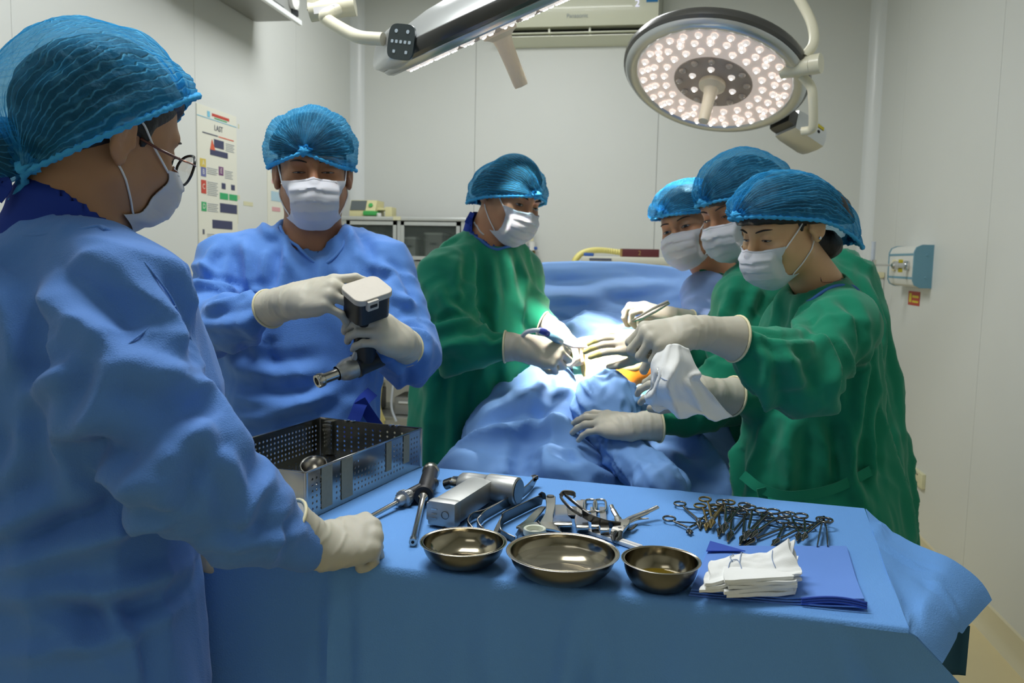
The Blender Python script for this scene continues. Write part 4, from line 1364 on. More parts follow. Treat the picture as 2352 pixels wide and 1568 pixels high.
def make_gown(name, m, parent, trunk, arms, extra, cut, h, folds, noise=(1, 1), seed=1, vert=0.010):
    """arms: list of joint/radius lists; extra: capsules (a,b,ra,rb,k); cut: neck capsule to leave free."""
    def fn(p):
        d = trunk(p)
        for a, b, ra, rb, k in extra:
            d = smin(d, d_cap(p, a, b, ra, rb), k)
        for jl in arms:
            da = None
            for (a, ra), (b, rb) in zip(jl[:-1], jl[1:]):
                c = d_cap(p, a, b, ra, rb)
                da = c if da is None else smin(da, c, .03)
            d = smin(d, da, .035)
        if cut is not None:
            for a, b, ra, rb in cut:
                d = smax(d, -d_cap(p, a, b, ra, rb), .008)
        return d
    zz, B = trunk.rows
    pts = [np.array((B[i, 0] + s * B[i, 2], B[i, 1] + t * B[i, 2], zz[i])) for i in (0, 40, 80, 120, 159) for s in (-1.3, 1.3) for t in (-1.3, 1.3)]
    for jl in arms:
        for q, r in jl:
            pts += [q - r - .02, q + r + .02]
    for a, b, ra, rb, k in extra:
        pts += [a - ra - .02, a + ra + .02, b - rb - .02, b + rb + .02]
    pts = np.array(pts)
    lo, hi = pts.min(0) - .02, pts.max(0) + .02
    V, Q = nets(fn, lo, hi, h)
    V = relax(V, Q, 2, .5)
    N = grad(fn, V)
    x, y = trunk.axis
    # how much each vertex belongs to a sleeve
    dt = trunk(V)
    wa = np.zeros(len(V))
    disp = np.zeros(len(V))
    up = np.array((0, 0, 1.0))
    for ai, jl in enumerate(arms):
        best = np.full(len(V), 9.0)
        for (a, ra), (b, rb) in zip(jl[:-1], jl[1:]):
            best = np.minimum(best, d_cap(V, a, b, ra, rb))
        w = np.clip(1 - (best - .004) / .03, 0, 1) * np.clip((dt + .01) / .03, 0, 1)
        for si, ((a, ra), (b, rb)) in enumerate(zip(jl[:-1], jl[1:])):
            ax = (b - a) / np.linalg.norm(b - a)
            e1 = np.cross(ax, up)
            e1 /= np.linalg.norm(e1) + 1e-9
            e2 = np.cross(ax, e1)
            da = np.clip(1 - (d_cap(V, a, b, ra, rb)) / .02, 0, 1) * w
            # sleeves wrinkle round the arm and slightly aslant
            r1 = ridged(V, (ax + .35 * e1, e1, e2), (.085 * noise[1], .16, .16), seed + 31 * ai + si, .5, 2.2)
            r2 = ridged(V, (ax - .5 * e2, e1, e2), (.05 * noise[1], .11, .11), seed + 77 * ai + si, .5, 2.5)
            disp += da * (r1 * .015 + r2 * .006 - .006) * noise[0]
        wa = np.maximum(wa, w)
    wt = 1 - wa
    r1 = ridged(V, (x, y, up), (.095, .095, .55), seed + 3, .55, 2.0)
    r2 = ridged(V, (x, y, up), (.045, .045, .28), seed + 8, .5, 2.6)
    r3 = ridged(V, (x + .7 * up, y, up), (.12, .12, .16), seed + 15, .5, 2.4)
    disp += wt * (r1 * vert * 1.3 + r2 * vert * .25 + r3 * vert * .4 - vert * .6) * noise[0]
    for jl in arms:                       # quiet where the cuff of the glove closes over the sleeve
        disp *= np.clip((np.linalg.norm(V - jl[-1][0], axis=1) - .035) / .06, .12, 1)
    if cut is not None:
        for a, b, ra, rb in cut:
            disp *= np.clip((d_cap(V, a, b, ra, rb) - .004) / .04, 0, 1)
    for f in folds:
        disp += fold(fn, V, *f)
    V = V + N * disp[:, None]
    V = relax(V, Q, 1, .2)
    o = mesh_ob(name, V, Q, m, parent)
    return o, fn


def head_fn(c, R, s, neck):
    """signed distance of head and neck; R columns = person's right, forward, up"""
    nk_a, nk_b, nr = neck

    def fn(p):
        q = ((p - c) @ R) / s
        m = q.copy()
        m[:, 0] = np.abs(m[:, 0])
        d = d_ell(q, (0, -.014, .038), (.074, .097, .090))
        d = smin(d, d_ell(q, (0, .026, -.020), (.066, .066, .088)), .03)
        d = smin(d, d_cap(q, (0, .030, -.066), (0, .064, -.098), .044, .026), .03)
        d = smin(d, d_cap(m, (.052, -.005, -.05), (.02, .062, -.096), .022, .018), .03)
        d = smin(d, d_ell(m, (.040, .060, -.026), (.024, .020, .022)), .025)
        d = smin(d, d_cap(m, (.0, .086, .026), (.036, .074, .024), .011, .010), .02)
        d = smax(d, -d_ell(m, (.031, .101, .003), (.021, .022, .014)), .022)
        d = smin(d, d_ell(m, (.031, .0745, .002), (.0165, .0125, .0125)), .006)
        d = smin(d, d_cap(q, (0, .089, .012), (0, .110, -.030), .0075, .0115), .014)
        d = smin(d, d_ell(m, (.0115, .100, -.036), (.0085, .012, .0085)), .008)
        d = smin(d, d_ell(q, (0, .094, -.066), (.022, .008, .008)), .01)
        # ear: a shell standing off the head, hollow inside, with ridge, tragus and lobe
        Re = np.array(((.95, -.31, 0), (.31, .95, 0), (0, 0, 1.0)))
        ear = d_ell(m, (.085, -.027, .001), (.0075, .0215, .0345), Re)
        ear = smax(ear, -d_ell(m, (.0915, -.0225, .005), (.0072, .0145, .0235), Re), .002)
        ear = smin(ear, d_ell(m, (.0875, -.030, .007), (.0028, .004, .015), Re), .003)
        ear = smin(ear, d_ell(m, (.0835, -.020, -.029), (.0055, .009, .010), Re), .005)
        ear = smin(ear, d_ell(m, (.0805, -.008, -.005), (.0045, .0045, .0085), Re), .003)
        ear = smin(ear, d_ell(m, (.076, -.024, .0), (.009, .010, .020)), .004)
        d = smin(d, ear, .006)
        d = d * s
        d = smin(d, d_cap(p, nk_a, nk_b, nr, nr * 1.18), .03 * s)
        return d
    return fn


def bouffant(parent, Fp, Bp, U, rx, rz, um=1.75, hf=None, rf=None, drop=0.0, seed=0, low=.45, nu=132, nv=64, bulge=None, mname='cap', skew=0.0, hair=(.90, .0, 1.2)):
    """cap gathered at a front and a back point; A = back->front, U = up; um = half opening angle in radians."""
    A = np.asarray(Fp) - np.asarray(Bp)
    c = (np.asarray(Fp) + np.asarray(Bp)) / 2
    rf = np.linalg.norm(A) / 2
    A = A / np.linalg.norm(A)
    U = np.asarray(U, float) - A * (np.asarray(U) @ A)
    U /= np.linalg.norm(U)
    X = np.cross(A, U)
    u = np.linspace(-um, um, nu)
    v = np.linspace(0.012, .988, nv)
    uu, vv = np.meshgrid(u, v, indexing='ij')
    ph = vv * PI
    sp = np.sin(ph) ** .8
    cu = np.cos(uu)
    hz = np.where(cu > 0, rz * cu, rz * low * cu)
    P = A * (rf * np.cos(ph))[..., None] + X * (rx * sp * np.sin(uu))[..., None] + U * (sp * hz + skew * np.sin(ph * 2) * np.maximum(cu, 0))[..., None]
    P = P - U * (drop * np.clip((vv - .42) / .4, 0, 1) ** 2 * np.clip(1.2 - vv, 0, 1) * 2)[..., None]
    # rim curls inwards
    k = np.clip((np.abs(uu) - (um - .16)) / .16, 0, 1)
    P = P * (1 - .08 * k * sp)[..., None]
    n = P / (np.linalg.norm(P, axis=-1, keepdims=True) + 1e-9)
    f = P.reshape(-1, 3)
    pl = np.abs(((uu * 13 + 1.4 * np.sin(vv * 7 + seed)) % 1) - .5) * 2
    big = perlin(np.stack((uu.ravel() * 2.4, vv.ravel() * 5, np.full(uu.size, seed * 3.7)), 1), seed).reshape(uu.shape)
    med = perlin(np.stack((uu.ravel() * 7, vv.ravel() * 9, np.full(uu.size, seed * 1.7)), 1), seed + 4).reshape(uu.shape)
    endp = np.clip((np.abs(vv - .5) - .33) * 5, 0, 1)
    d = .010 * big + .004 * med + (.0022 + .004 * endp) * (pl - .5)
    if bulge is not None:
        for dirv, amp, wdt in bulge:
            dv = np.asarray(dirv) / np.linalg.norm(dirv)
            d = d + amp * np.exp(-(1 - n @ dv) / wdt)
    P = P + n * d[..., None] + np.asarray(c)
    if hf is not None:
        for _ in range(3):
            dh = hf(P.reshape(-1, 3)).reshape(uu.shape)
            P = P + n * np.clip(.007 - dh, 0, .02)[..., None]
    mb = MB().grid(P)
    o = mb.build('bouffant_cap', mname, parent, sharp=None)
    uvl = o.data.uv_layers.new(name='uv')
    U_ = ((uu + um) / (2 * um)).ravel()
    V_ = vv.ravel()
    li = np.empty(len(o.data.loops), np.int32)
    o.data.loops.foreach_get('vertex_index', li)
    uvl.data.foreach_set('uv', np.stack((U_[li], V_[li]), 1).ravel().astype(np.float32))
    # the hair that fills the cap
    Rc = np.stack((X, A, U), 1)
    cc_ = np.asarray(c)

    def hv(p):
        q = (p - cc_) @ Rc
        d = d_ell(q, (0, -.006, -.004), (rx * .93 - .002, rf * hair[0], rz * .92 - .002))
        if hf is not None:
            d = smin(d, hf(p) - .004, .01)
        d = smax(d, -(q[:, 2] - hair[1] + .10 * q[:, 1]), .012)
        d = smax(d, np.abs(q[:, 1]) - rf * .93, .01)
        return smax(d, q[:, 1] - hair[2] * rf - .35 * q[:, 2], .01)
    if hair is not None:
        hvV, hvQ = nets(hv, cc_ - max(rf, rx) - .03, cc_ + max(rf, rx) + .03, .006)
        hvV = hvV + grad(hv, hvV) * (.004 * perlin(hvV * 45, seed))[:, None]
        mesh_ob('hair_volume', hvV, hvQ, 'hair', parent)
    # elastic rim: a puckered roll right round the opening
    e1, e2 = P[0], P[-1][::-1]
    rim = np.concatenate((e1, e2))
    wob = .0016 * np.sin(np.arange(len(rim)) * 2.6)
    MB().tube(rim, .0042 + wob, 7, closed=True).build('elastic_rim', 'cap_band', o, sharp=None)
    # gathers
    for vi, sgn in ((0, 1), (-1, -1)):
        cc = P[:, vi].mean(0)
        R = frame(A * sgn)
        pts = []
        t = np.arange(22) * 2 * PI / 22
        rows = []
        for zi, (zz, rr) in enumerate(((-.012, .017), (0, .013), (.006, .010), (.010, .004))):
            w = rr * (1 + .22 * np.sin(6 * t + zi) + .1 * np.sin(11 * t))
            rows.append(cc + (np.stack((w * np.cos(t), w * np.sin(t) * .8, np.full(22, zz)), 1) @ R.T))
        F = [(i * 22 + j, i * 22 + (j + 1) % 22, (i + 1) * 22 + (j + 1) % 22, (i + 1) * 22 + j) for i in range(3) for j in range(22)] + [tuple(66 + j for j in range(22))]
        mesh_ob('gather', np.concatenate(rows), F, 'cap_band', o)
    return o, P


def face_parts(parent, c, R, s, hf, open_=.35, gaze=(0, -.3), tilt=0.0):
    'eyes with lids, brows: thin pieces laid on the head surface'
    def proj(x, z, off):
        y = np.full(len(x), .14)
        for _ in range(14):
            P = c + (np.stack((x, y, z), 1) * s) @ R.T
            y = y - np.clip(hf(P) / s - off, -.03, .03)
        return c + (np.stack((x, y, z), 1) * s) @ R.T
    for sd in (-1, 1):
        # almond of the open eye
        n = 12
        t = np.linspace(-1, 1, n)
        cx = sd * .0315
        hw, hu, hl = .0138, .0045 + .004 * open_, .0022 + .0025 * open_
        up_ = hu * (1 - t * t) ** .8
        lo_ = -hl * (1 - t * t) ** .8
        g = []
        for k in np.linspace(0, 1, 5):
            g.append(proj(cx + hw * t, -.001 + (up_ * (1 - k) + lo_ * k) * (open_ + .15), .0006))
        g = np.array(g)
        MBe = MB()
        P = g
        MBe.grid(P)
        fl = MBe.build('eye', 'sclera', parent, sharp=None)
        ir = []
        for rr in np.linspace(.0, 1, 4):
            tt = np.arange(12) * 2 * PI / 12
            zz = np.clip(gaze[1] * .004 + rr * .0058 * np.sin(tt), -hl * (open_ + .15), hu * (open_ + .15))
            ir.append(proj(cx + gaze[0] * .006 + rr * .0058 * np.cos(tt), -.001 + zz, .0013))
        F = [(i * 12 + j, i * 12 + (j + 1) % 12, (i + 1) * 12 + (j + 1) % 12, (i + 1) * 12 + j) for i in range(3) for j in range(12)]
        mesh_ob('iris', np.concatenate(ir), F, 'iris', fl)
        # lash line along the upper lid
        MB().tube(proj(cx + (hw + .001) * t, -.0005 + up_ * (open_ + .15), .0008), .0011 * (1 - .5 * np.abs(t)), 6, hint=R[:, 1]).build('eyelash', 'lash', fl)
        MB().tube(proj(cx + (hw - .001) * t, -.001 + lo_ * (open_ + .15), .0004), .0006, 5, hint=R[:, 1]).build('eyelash', 'brow', fl)
        # eyebrow
        tb = np.linspace(0, 1, 10)
        bx = sd * (.014 + .036 * tb)
        bz = .0215 + .006 * np.sin(tb * 2.2) - .002 * tb + tilt
        MB().tube(proj(bx, bz, .0004), .0034 * np.sin((tb * .82 + .16) * PI) ** .7 + .0004, 7, flat=.55, hint=R[:, 2]).build('eyebrow', 'brow', parent)


def face_mask(parent, c, R, s, hf, w=.062, top=-.019, bot=-.120, seed=0, ears=(True, True), nose=.118):
    """pleated mask from nose bridge to under the chin, with ear loops."""
    nv, nu = 34, 41
    v = np.linspace(0, 1, nv)
    z = top + (bot - top) * v
    prof_v = np.array((0, .18, .36, .55, .75, .9, 1.0))
    prof_y = np.interp(v, prof_v, (.113, .127, .130, .126, .118, .104, .072))
    wv = np.interp(v, (0, .2, .6, 1.0), (w * .93, w * 1.0, w * .98, w * .78))
    a = np.linspace(-1, 1, nu)
    P = np.zeros((nv, nu, 3))
    for i in range(nv):
        th = a * 1.25
        x = wv[i] * np.sin(th) / math.sin(1.25)
        bul = .074 if v[i] < .8 else .07
        y = prof_y[i] - bul * (1 - np.cos(th)) * 1.02
        z_ = np.full(nu, z[i]) - .004 * np.sin(v[i] * PI) * np.abs(a) + (.007 * (1 - np.abs(a)) ** 1.5 * (1 - v[i]) ** 2) + .020 * (a ** 2) * v[i] ** 2
        # pleats: three stepped folds, strongest mid-face
        st = ((v[i] * 4.2 + .25 * perlin(np.stack((a * 2.2, np.full(nu, v[i] * 2), np.full(nu, seed)), 1), seed)) % 1)
        y = y + (.0042 * (st ** 1.6) - .002) * (1 - .55 * np.abs(a)) + .003 * perlin(np.stack((a * 2.5, np.full(nu, v[i] * 5), np.full(nu, seed + .5)), 1), seed + 2)
        P[i] = np.stack((x, y, z_), 1)
    Wd = c + (P.reshape(-1, 3) * s) @ R.T
    # never inside the face
    for _ in range(4):
        d = hf(Wd)
        g = grad(hf, Wd)
        Wd = Wd + g * np.clip(.0035 * s - d, 0, .03)[:, None]
    ed = np.clip((np.abs(np.tile(a, nv)) - .72) / .28, 0, 1) ** 1.5 * np.repeat(np.clip(1.6 - 1.2 * v, 0, 1), nu)
    for _ in range(5):
        d = hf(Wd)
        Wd = Wd - grad(hf, Wd) * (np.clip(d - .003, -.02, .02) * ed)[:, None]
    P = Wd.reshape(nv, nu, 3)
    o = MB().grid(P, thick=.0012).build('face_mask', 'mask', parent, sharp=50)
    # nose wire band along the top
    MB().tube(P[1, 6:-6] + R[:, 1] * .0008, .0016, 6).build('nose_band', 'mask', o, sharp=None)
    for sd, on in zip((-1, 1), ears):
        if not on:
            continue
        j = 0 if sd < 0 else -1
        tpc, btc = P[1, j], P[-3, j]
        et = c + R @ (np.array((sd * .080, -.012, .031)) * s)
        eb = c + R @ (np.array((sd * .077, -.020, -.031)) * s)
        ebk = c + R @ (np.array((sd * .077, -.040, .0)) * s)
        L = spline([tpc, tpc * .5 + et * .5, et, ebk, eb, btc * .5 + eb * .5, btc], 6)
        for _ in range(3):
            d = hf(L)
            L = L + grad(hf, L) * np.clip(.0016 - d, 0, .02)[:, None]
        MB().tube(L, .0017 * s, 6).build('ear_loop', 'elastic', o, sharp=None)
    return o


def make_head(parent, c, fwd, up, s, neck_base, nr, skin_m, h=.0045, hair_line=.0107, ears_hidden=False):
    f = np.asarray(fwd) / np.linalg.norm(fwd)
    u = np.asarray(up, float) - f * (np.asarray(up) @ f)
    u /= np.linalg.norm(u)
    R = np.stack((np.cross(f, u), f, u), 1)
    nk = c + R @ (np.array((0, -.028, -.055)) * s)
    nb = np.asarray(neck_base, float)
    hf0 = head_fn(c, R, s, (nk, nb, nr))
    low = nb - np.array((0, 0, .10))

    def hf(p):
        return smin(hf0(p), d_ell(p, low, (.085, .06, .06)), .04)
    lo = np.minimum(c - .15 * s, low - .15)
    hi = np.maximum(c + .15 * s, low + .15)
    V, Q = nets(hf, lo, hi, h)
    V = relax(V, Q, 1, .4)
    body = mesh_ob('body', V, Q, skin_m, parent)

    # hair: a close shell over crown, temples and nape
    def hr(p):
        q = ((p - c) @ R) / s
        d = d_ell(q, (0, -.016, .038), (.0785, .099, .0945))
        d = smin(d, d_ell(q, (0, -.045, -.035), (.060, .052, .055)), .03)
        pl = q[:, 2] - (.80 * q[:, 1] + hair_line)
        d = smax(d, -pl, .006)
        m = np.abs(q[:, 0])
        side = d_ell(np.stack((m, q[:, 1], q[:, 2]), 1), (.0715, .010, .022), (.006, .009, .026))
        d = smin(d, side, .006)
        m2 = np.stack((m, q[:, 1], q[:, 2]), 1)
        d = smax(d, -d_ell(m2, (.088, -.022, -.002), (.020, .024, .038)), .004)
        return d * s
    V, Q = nets(hr, c - .16 * s, c + .16 * s, h * 1.1)
    mesh_ob('hair', V, Q, 'hair', parent)
    return R, hf, body


# ------------------------------------------------------------------ hands
def hand_fn(wrist, fdir, back, side, sc=1.0, curl=(.5, .5, .5, .5), spread=.06, thumb=(0.5, .3, .3), fore=None, fr=(.032, .038), cuff=.10, base_curl=None):
    """gloved hand. fdir: wrist to knuckles; back: out of the back of the hand; side: +1 thumb on the side of
    cross(fdir, back), -1 on the other. curl: bend per finger (index first) 0 straight .. 1 fist."""
    f = np.asarray(fdir, float) / np.linalg.norm(fdir)
    b = np.asarray(back, float) - f * (np.asarray(back) @ f)
    b /= np.linalg.norm(b)
    t = np.cross(f, b) * side              # towards the thumb
    w = np.asarray(wrist, float)
    L = lambda x, y, z: w + sc * (t * x + f * y + b * z)
    caps = []
    kn = [(.031, .088, .002), (.010, .093, .006), (-.011, .089, .004), (-.030, .080, -.002)]
    ln = [(.043, .026, .022), (.048, .030, .023), (.044, .028, .022), (.035, .021, .020)]
    rd = [.0098, .0102, .0098, .0086]
    palm = []
    for (x, y, z), r in zip(kn, rd):
        palm.append((L(x * .55, .008, -.003), L(x, y, z - .002), sc * .0175, sc * (r + .0032)))
    palm.append((L(.022, .012, -.006), L(.036, .055, -.010), sc * .018, sc * .015))
    palm.append((L(-.02, .012, -.006), L(-.028, .06, -.008), sc * .017, sc * .014))
    fingers = []
    tips = []
    for i, ((x, y, z), l3, r) in enumerate(zip(kn, ln, rd)):
        p = L(x, y, z)
        cu = curl[i]
        bc = (base_curl[i] if base_curl is not None else cu) * 1.45
        ang = 0.0
        dirs = []
        sp = (1.5 - i) * spread
        d0 = f * math.cos(sp) + t * math.sin(sp)
        ch = []
        for k, (ll, a) in enumerate(zip(l3, (bc, cu * 1.75, cu * 1.15))):
            ang += a
            d = d0 * math.cos(ang) - b * math.sin(ang)
            q = p + d * ll * sc
            ch.append((p, q, sc * r * (1.02 - .09 * k), sc * r * (.93 - .09 * k)))
            p = q
        tips.append(p)
        fingers.append(ch)
    # thumb: leaves the side of the palm near its base
    ab, opp, bend = thumb
    p = L(.024, .022, -.010)
    d = f * math.cos(ab) + t * math.sin(ab)
    d = d * math.cos(opp) - b * math.sin(opp)
    ch = []
    ax = np.cross(d, b)
    dd = d
    for k, (ll, a, r) in enumerate(((.046, 0, .0165), (.036, bend, .0118), (.028, bend * 1.1, .0106))):
        tgt = -t * .75 - b * .5 + f * .3
        dd = dd + tgt * a
        dd = dd / np.linalg.norm(dd)
        q = p + dd * ll * sc
        ch.append((p, q, sc * r, sc * r * (.78 if k == 0 else .88)))
        p = q
    fingers.append(ch)
    tips.append(p)
    fo = np.asarray(fore, float) / np.linalg.norm(fore) if fore is not None else -f
    cend = w + fo * cuff

    def fn(p):
        d = None
        for c in palm:
            q = d_cap(p, *c)
            d = q if d is None else smin(d, q, .016 * sc)
        d = smin(d, d_cap(p, w + f * .012 * sc, w + fo * .03, .0265 * sc, fr[0]), .02)
        d = smin(d, d_cap(p, w + fo * .03, cend, fr[0], fr[1]), .012)
        d = smax(d, (p - cend) @ fo, .004)
        for ch in fingers:
            g = None
            for c in ch:
                q = d_cap(p, *c)
                g = q if g is None else smin(g, q, .004 * sc)
            d = smin(d, g, .0065 * sc)
        return d
    allp = np.array([c[0] for ch in fingers for c in ch] + tips + [w, cend])
    fn.lo, fn.hi = allp.min(0) - .055, allp.max(0) + .055
    fn.tips, fn.cend, fn.fo, fn.fr, fn.f, fn.b, fn.t = tips, cend, fo, fr, f, b, t
    fn.fingers = fingers
    return fn


def make_hand(parent, h=.003, m='glove', roll=True, name='glove', **k):
    fn = hand_fn(**k)
    V, Q = nets(fn, fn.lo, fn.hi, h)
    V = relax(V, Q, 1, .35)
    N = grad(fn, V)
    # latex creases across wrist and palm
    ax = fn.fo
    r = ridged(V, (ax, fn.t, fn.b), (.016, .06, .06), 5, .5, 3)
    wv = np.exp(-(((V - np.asarray(k['wrist'])) @ ax - .0) / .05) ** 2)
    V = V + N * ((r * .0022 - .0006) * wv)[:, None]
    o = mesh_ob(name, V, Q, m, parent)
    if roll:
        R = frame(fn.fo)
        t = np.arange(28) * 2 * PI / 28
        rr = fn.fr[1] * 1.0
        ring = fn.cend + (np.stack((rr * np.cos(t), rr * np.sin(t), np.zeros(28)), 1) @ R.T)
        MB().tube(ring, .0026, 7, closed=True).build('rolled_cuff', 'glove_roll', o, sharp=None)
    return o, fn


def legs(parent, hip, yaw_dir, top, spread=.085, stance=None):
    'trousers and clogs standing on the floor under the gown'
    f = np.array((yaw_dir[0], yaw_dir[1], 0.0))
    f /= np.linalg.norm(f)
    r = np.array((f[1], -f[0], 0))
    hp = np.array((hip[0], hip[1], 0.0))

    def fn(p):
        d = None
        for sgn in (-1, 1):
            a = hp + r * sgn * spread * .8 + np.array((0, 0, top - .28))
            k_ = hp + r * sgn * spread + f * .02 + np.array((0, 0, .48))
            e = hp + r * sgn * spread + np.array((0, 0, .085))
            q = smin(d_cap(p, a, k_, .070, .062), d_cap(p, k_, e, .066, .058), .03)
            d = q if d is None else smin(d, q, .02)
        return smax(d, .06 - p[:, 2], .01)
    V, Q = nets(fn, hp + np.array((-.28, -.28, .03)), hp + np.array((.28, .28, top + .12)), .014)
    N = grad(fn, V)
    V = V + N * (ridged(V, (r, f, (0, 0, 1)), (.07, .07, .2), 3) * .01)[:, None]
    mesh_ob('trousers', V, Q, 'trouser', parent)
    for sgn in (-1, 1):
        e = hp + r * sgn * spread
        R = np.stack((r, f, np.array((0, 0, 1.0))), 1)

        def fs(p, e=e, R=R):
            q = (p - e) @ R
            d = d_ell(q, (0, .045, .035), (.046, .125, .05))
            d = smin(d, d_ell(q, (0, -.03, .055), (.042, .06, .06)), .03)
            return smax(d, .003 - q[:, 2], .006)
        V, Q = nets(fs, e + np.array((-.2, -.2, -.01)), e + np.array((.2, .2, .13)), .009)
        V[:, 2] = np.maximum(V[:, 2], .0008)
        mesh_ob('shoe', V, Q, 'shoe', parent)


def ribbon(name, pts, w, m, parent, side, th=.0018):
    'flat strip along pts, facing side'
    p = spline(pts, 8)
    t = np.gradient(p, axis=0)
    t /= np.linalg.norm(t, axis=1)[:, None]
    s_ = np.cross(t, np.asarray(side, float))
    s_ /= np.linalg.norm(s_, axis=1)[:, None] + 1e-9
    g = np.stack((p - s_ * w / 2, p, p + s_ * w / 2), 1)
    return MB().grid(g, thick=th).build(name, m, parent, sharp=50)


def collar(parent, nb, hint, rx, ry, m, r=.006, tilt=(0, 0, 1), zoff=0.0, name='collar', fn=None):
    n = np.asarray(tilt, float)
    R = frame(n, hint)
    t = np.arange(40) * 2 * PI / 40
    ring = nb + (np.stack((rx * np.cos(t), ry * np.sin(t), np.full(40, zoff)), 1) @ R.T)
    if fn is not None:
        for _ in range(6):
            ring = ring - grad(fn, ring) * np.clip(fn(ring), -.04, .04)[:, None]
    return MB().tube(ring, r, 8, closed=True, hint=n).build(name, m, parent, sharp=None)


def onsurf(fn, pts, z0=.55, n=8):
    q = spline(np.array([(x, y, 0.0) for x, y in pts]), n)
    return np.array([march(fn, x, y, z0) for x, y, _ in q])


def person(label, base_px, base_z, floor_xy=None):
    p = W(*base_px, base_z)
    t = thing('person', label, 'person', (p[0], p[1], 0.0))
    t['hip'] = [float(p[0]), float(p[1])]
    return t, (p[0], p[1])


# ---------------------------------------------------------------- nurse in the foreground, seen from behind
t, hip = person('nurse in glasses and blue gown at far left seen from behind', (140, 1300), 1.18)
N1 = t
hc = W(249, 306, 1.2)
R, hf, body = make_head(t, hc, cvec(.50, -.16, .85), cvec(.40, .916, .044), 1.0, W(150, 548, 1.19), .060, 'skin_tan', h=.003)
o, P = bouffant(t, W(432, 232, 1.29), W(62, 394, 1.10), cvec(-.3, .95, .05), .110, .160, um=1.72, low=1.0, seed=3, hf=hf,
                bulge=[(cvec(-.9, .15, -.3), .024, .10), (cvec(-.2, .9, -.2), .006, .25)], hair=(.86, -.01, .82))
# small bag of the cap behind the nape, holding the bun
bun = W(2, 345, 1.12)


def bf(p):
    return d_ell(p, bun, (.046, .044, .044)) + .004 * perlin(p * 40, 3)


V, Q = nets(bf, bun - .07, bun + .07, .004)
mesh_ob('hair_bun', bun + (V - bun) * .86, Q, 'hair', t)
ob = mesh_ob('cap_bag', V, Q, 'cap', t)
uvl = ob.data.uv_layers.new(name='uv')
li = np.empty(len(ob.data.loops), np.int32)
ob.data.loops.foreach_get('vertex_index', li)
dd = V - bun
uvl.data.foreach_set('uv', np.stack((.5 + .3 * np.arctan2(dd[:, 2], dd[:, 0])[li] / PI, .5 + 2 * dd[:, 1][li]), 1).ravel().astype(np.float32))
face_mask(t, hc, R, 1.0, hf, w=.072, seed=1, ears=(False, True))
face_parts(t, hc, R, 1.0, hf, .3, (0, -.5))
# spectacles
gl = []
ey = lambda x, y, z: hc + R @ np.array((x, y, z - .004))
for sd in (-1, 1):
    tt = np.arange(28) * 2 * PI / 28
    ring = np.array([ey(sd * .034 + .026 * math.cos(a) * 1.0, .118 - .010 * abs(math.cos(a)) * (1 if sd * math.cos(a) > 0 else .2), -.004 + .0235 * math.sin(a)) for a in tt])
    rim_o = MB().tube(ring, .0021, 7, closed=True).build('spectacle_rim', 'spec_black', t, sharp=None)
    cen = ring.mean(0)
    rows = np.stack([cen + (ring - cen) * k for k in (.02, .5, .97)])
    F = [(i * 28 + j, i * 28 + (j + 1) % 28, (i + 1) * 28 + (j + 1) % 28, (i + 1) * 28 + j) for i in range(2) for j in range(28)]
    mesh_ob('spectacle_lens', rows.reshape(-1, 3), F, 'lens', rim_o)
    MB().tube([ey(sd * .059, .110, .006), ey(sd * .067, .098, .007), ey(sd * .0745, .075, .006)], .0014, 6).build('temple_wire', 'spec_gold', rim_o, sharp=None)
    MB().tube([ey(sd * .0745, .075, .006), ey(sd * .0775, .035, .008), ey(sd * .079, .0, .012)], .0019, 6).build('temple', 'temple_brown', rim_o, sharp=None)
MB().tube([ey(-.010, .116, .006), ey(0, .120, .010), ey(.010, .116, .006)], .0015, 6).build('bridge', 'spec_gold', t, sharp=None)
z0 = 1.18
trunk = loft_fn([(-20, 290, 548, z0, .06), (-130, 372, 600, z0, .105), (-190, 428, 690, z0, .135), (-215, 480, 800, z0, .145), (-215, 508, 920, z0, .145),
                 (-200, 490, 1060, z0, .14), (-175, 425, 1190, z0, .135), (-165, 430, 1300, z0, .14), (-165, 440, 1450, z0, .15), (-165, 452, 1600, z0, .16), (-170, 475, 2100, z0, .18)])
Sh, S, E, Wr = W(285, 690, 1.10), W(280, 880, 1.055), W(430, 1070, 1.06), W(700, 1258, 1.17)
S2, E2, W2 = W(40, 690, 1.32), W(170, 1050, 1.38), W(385, 1222, 1.30)
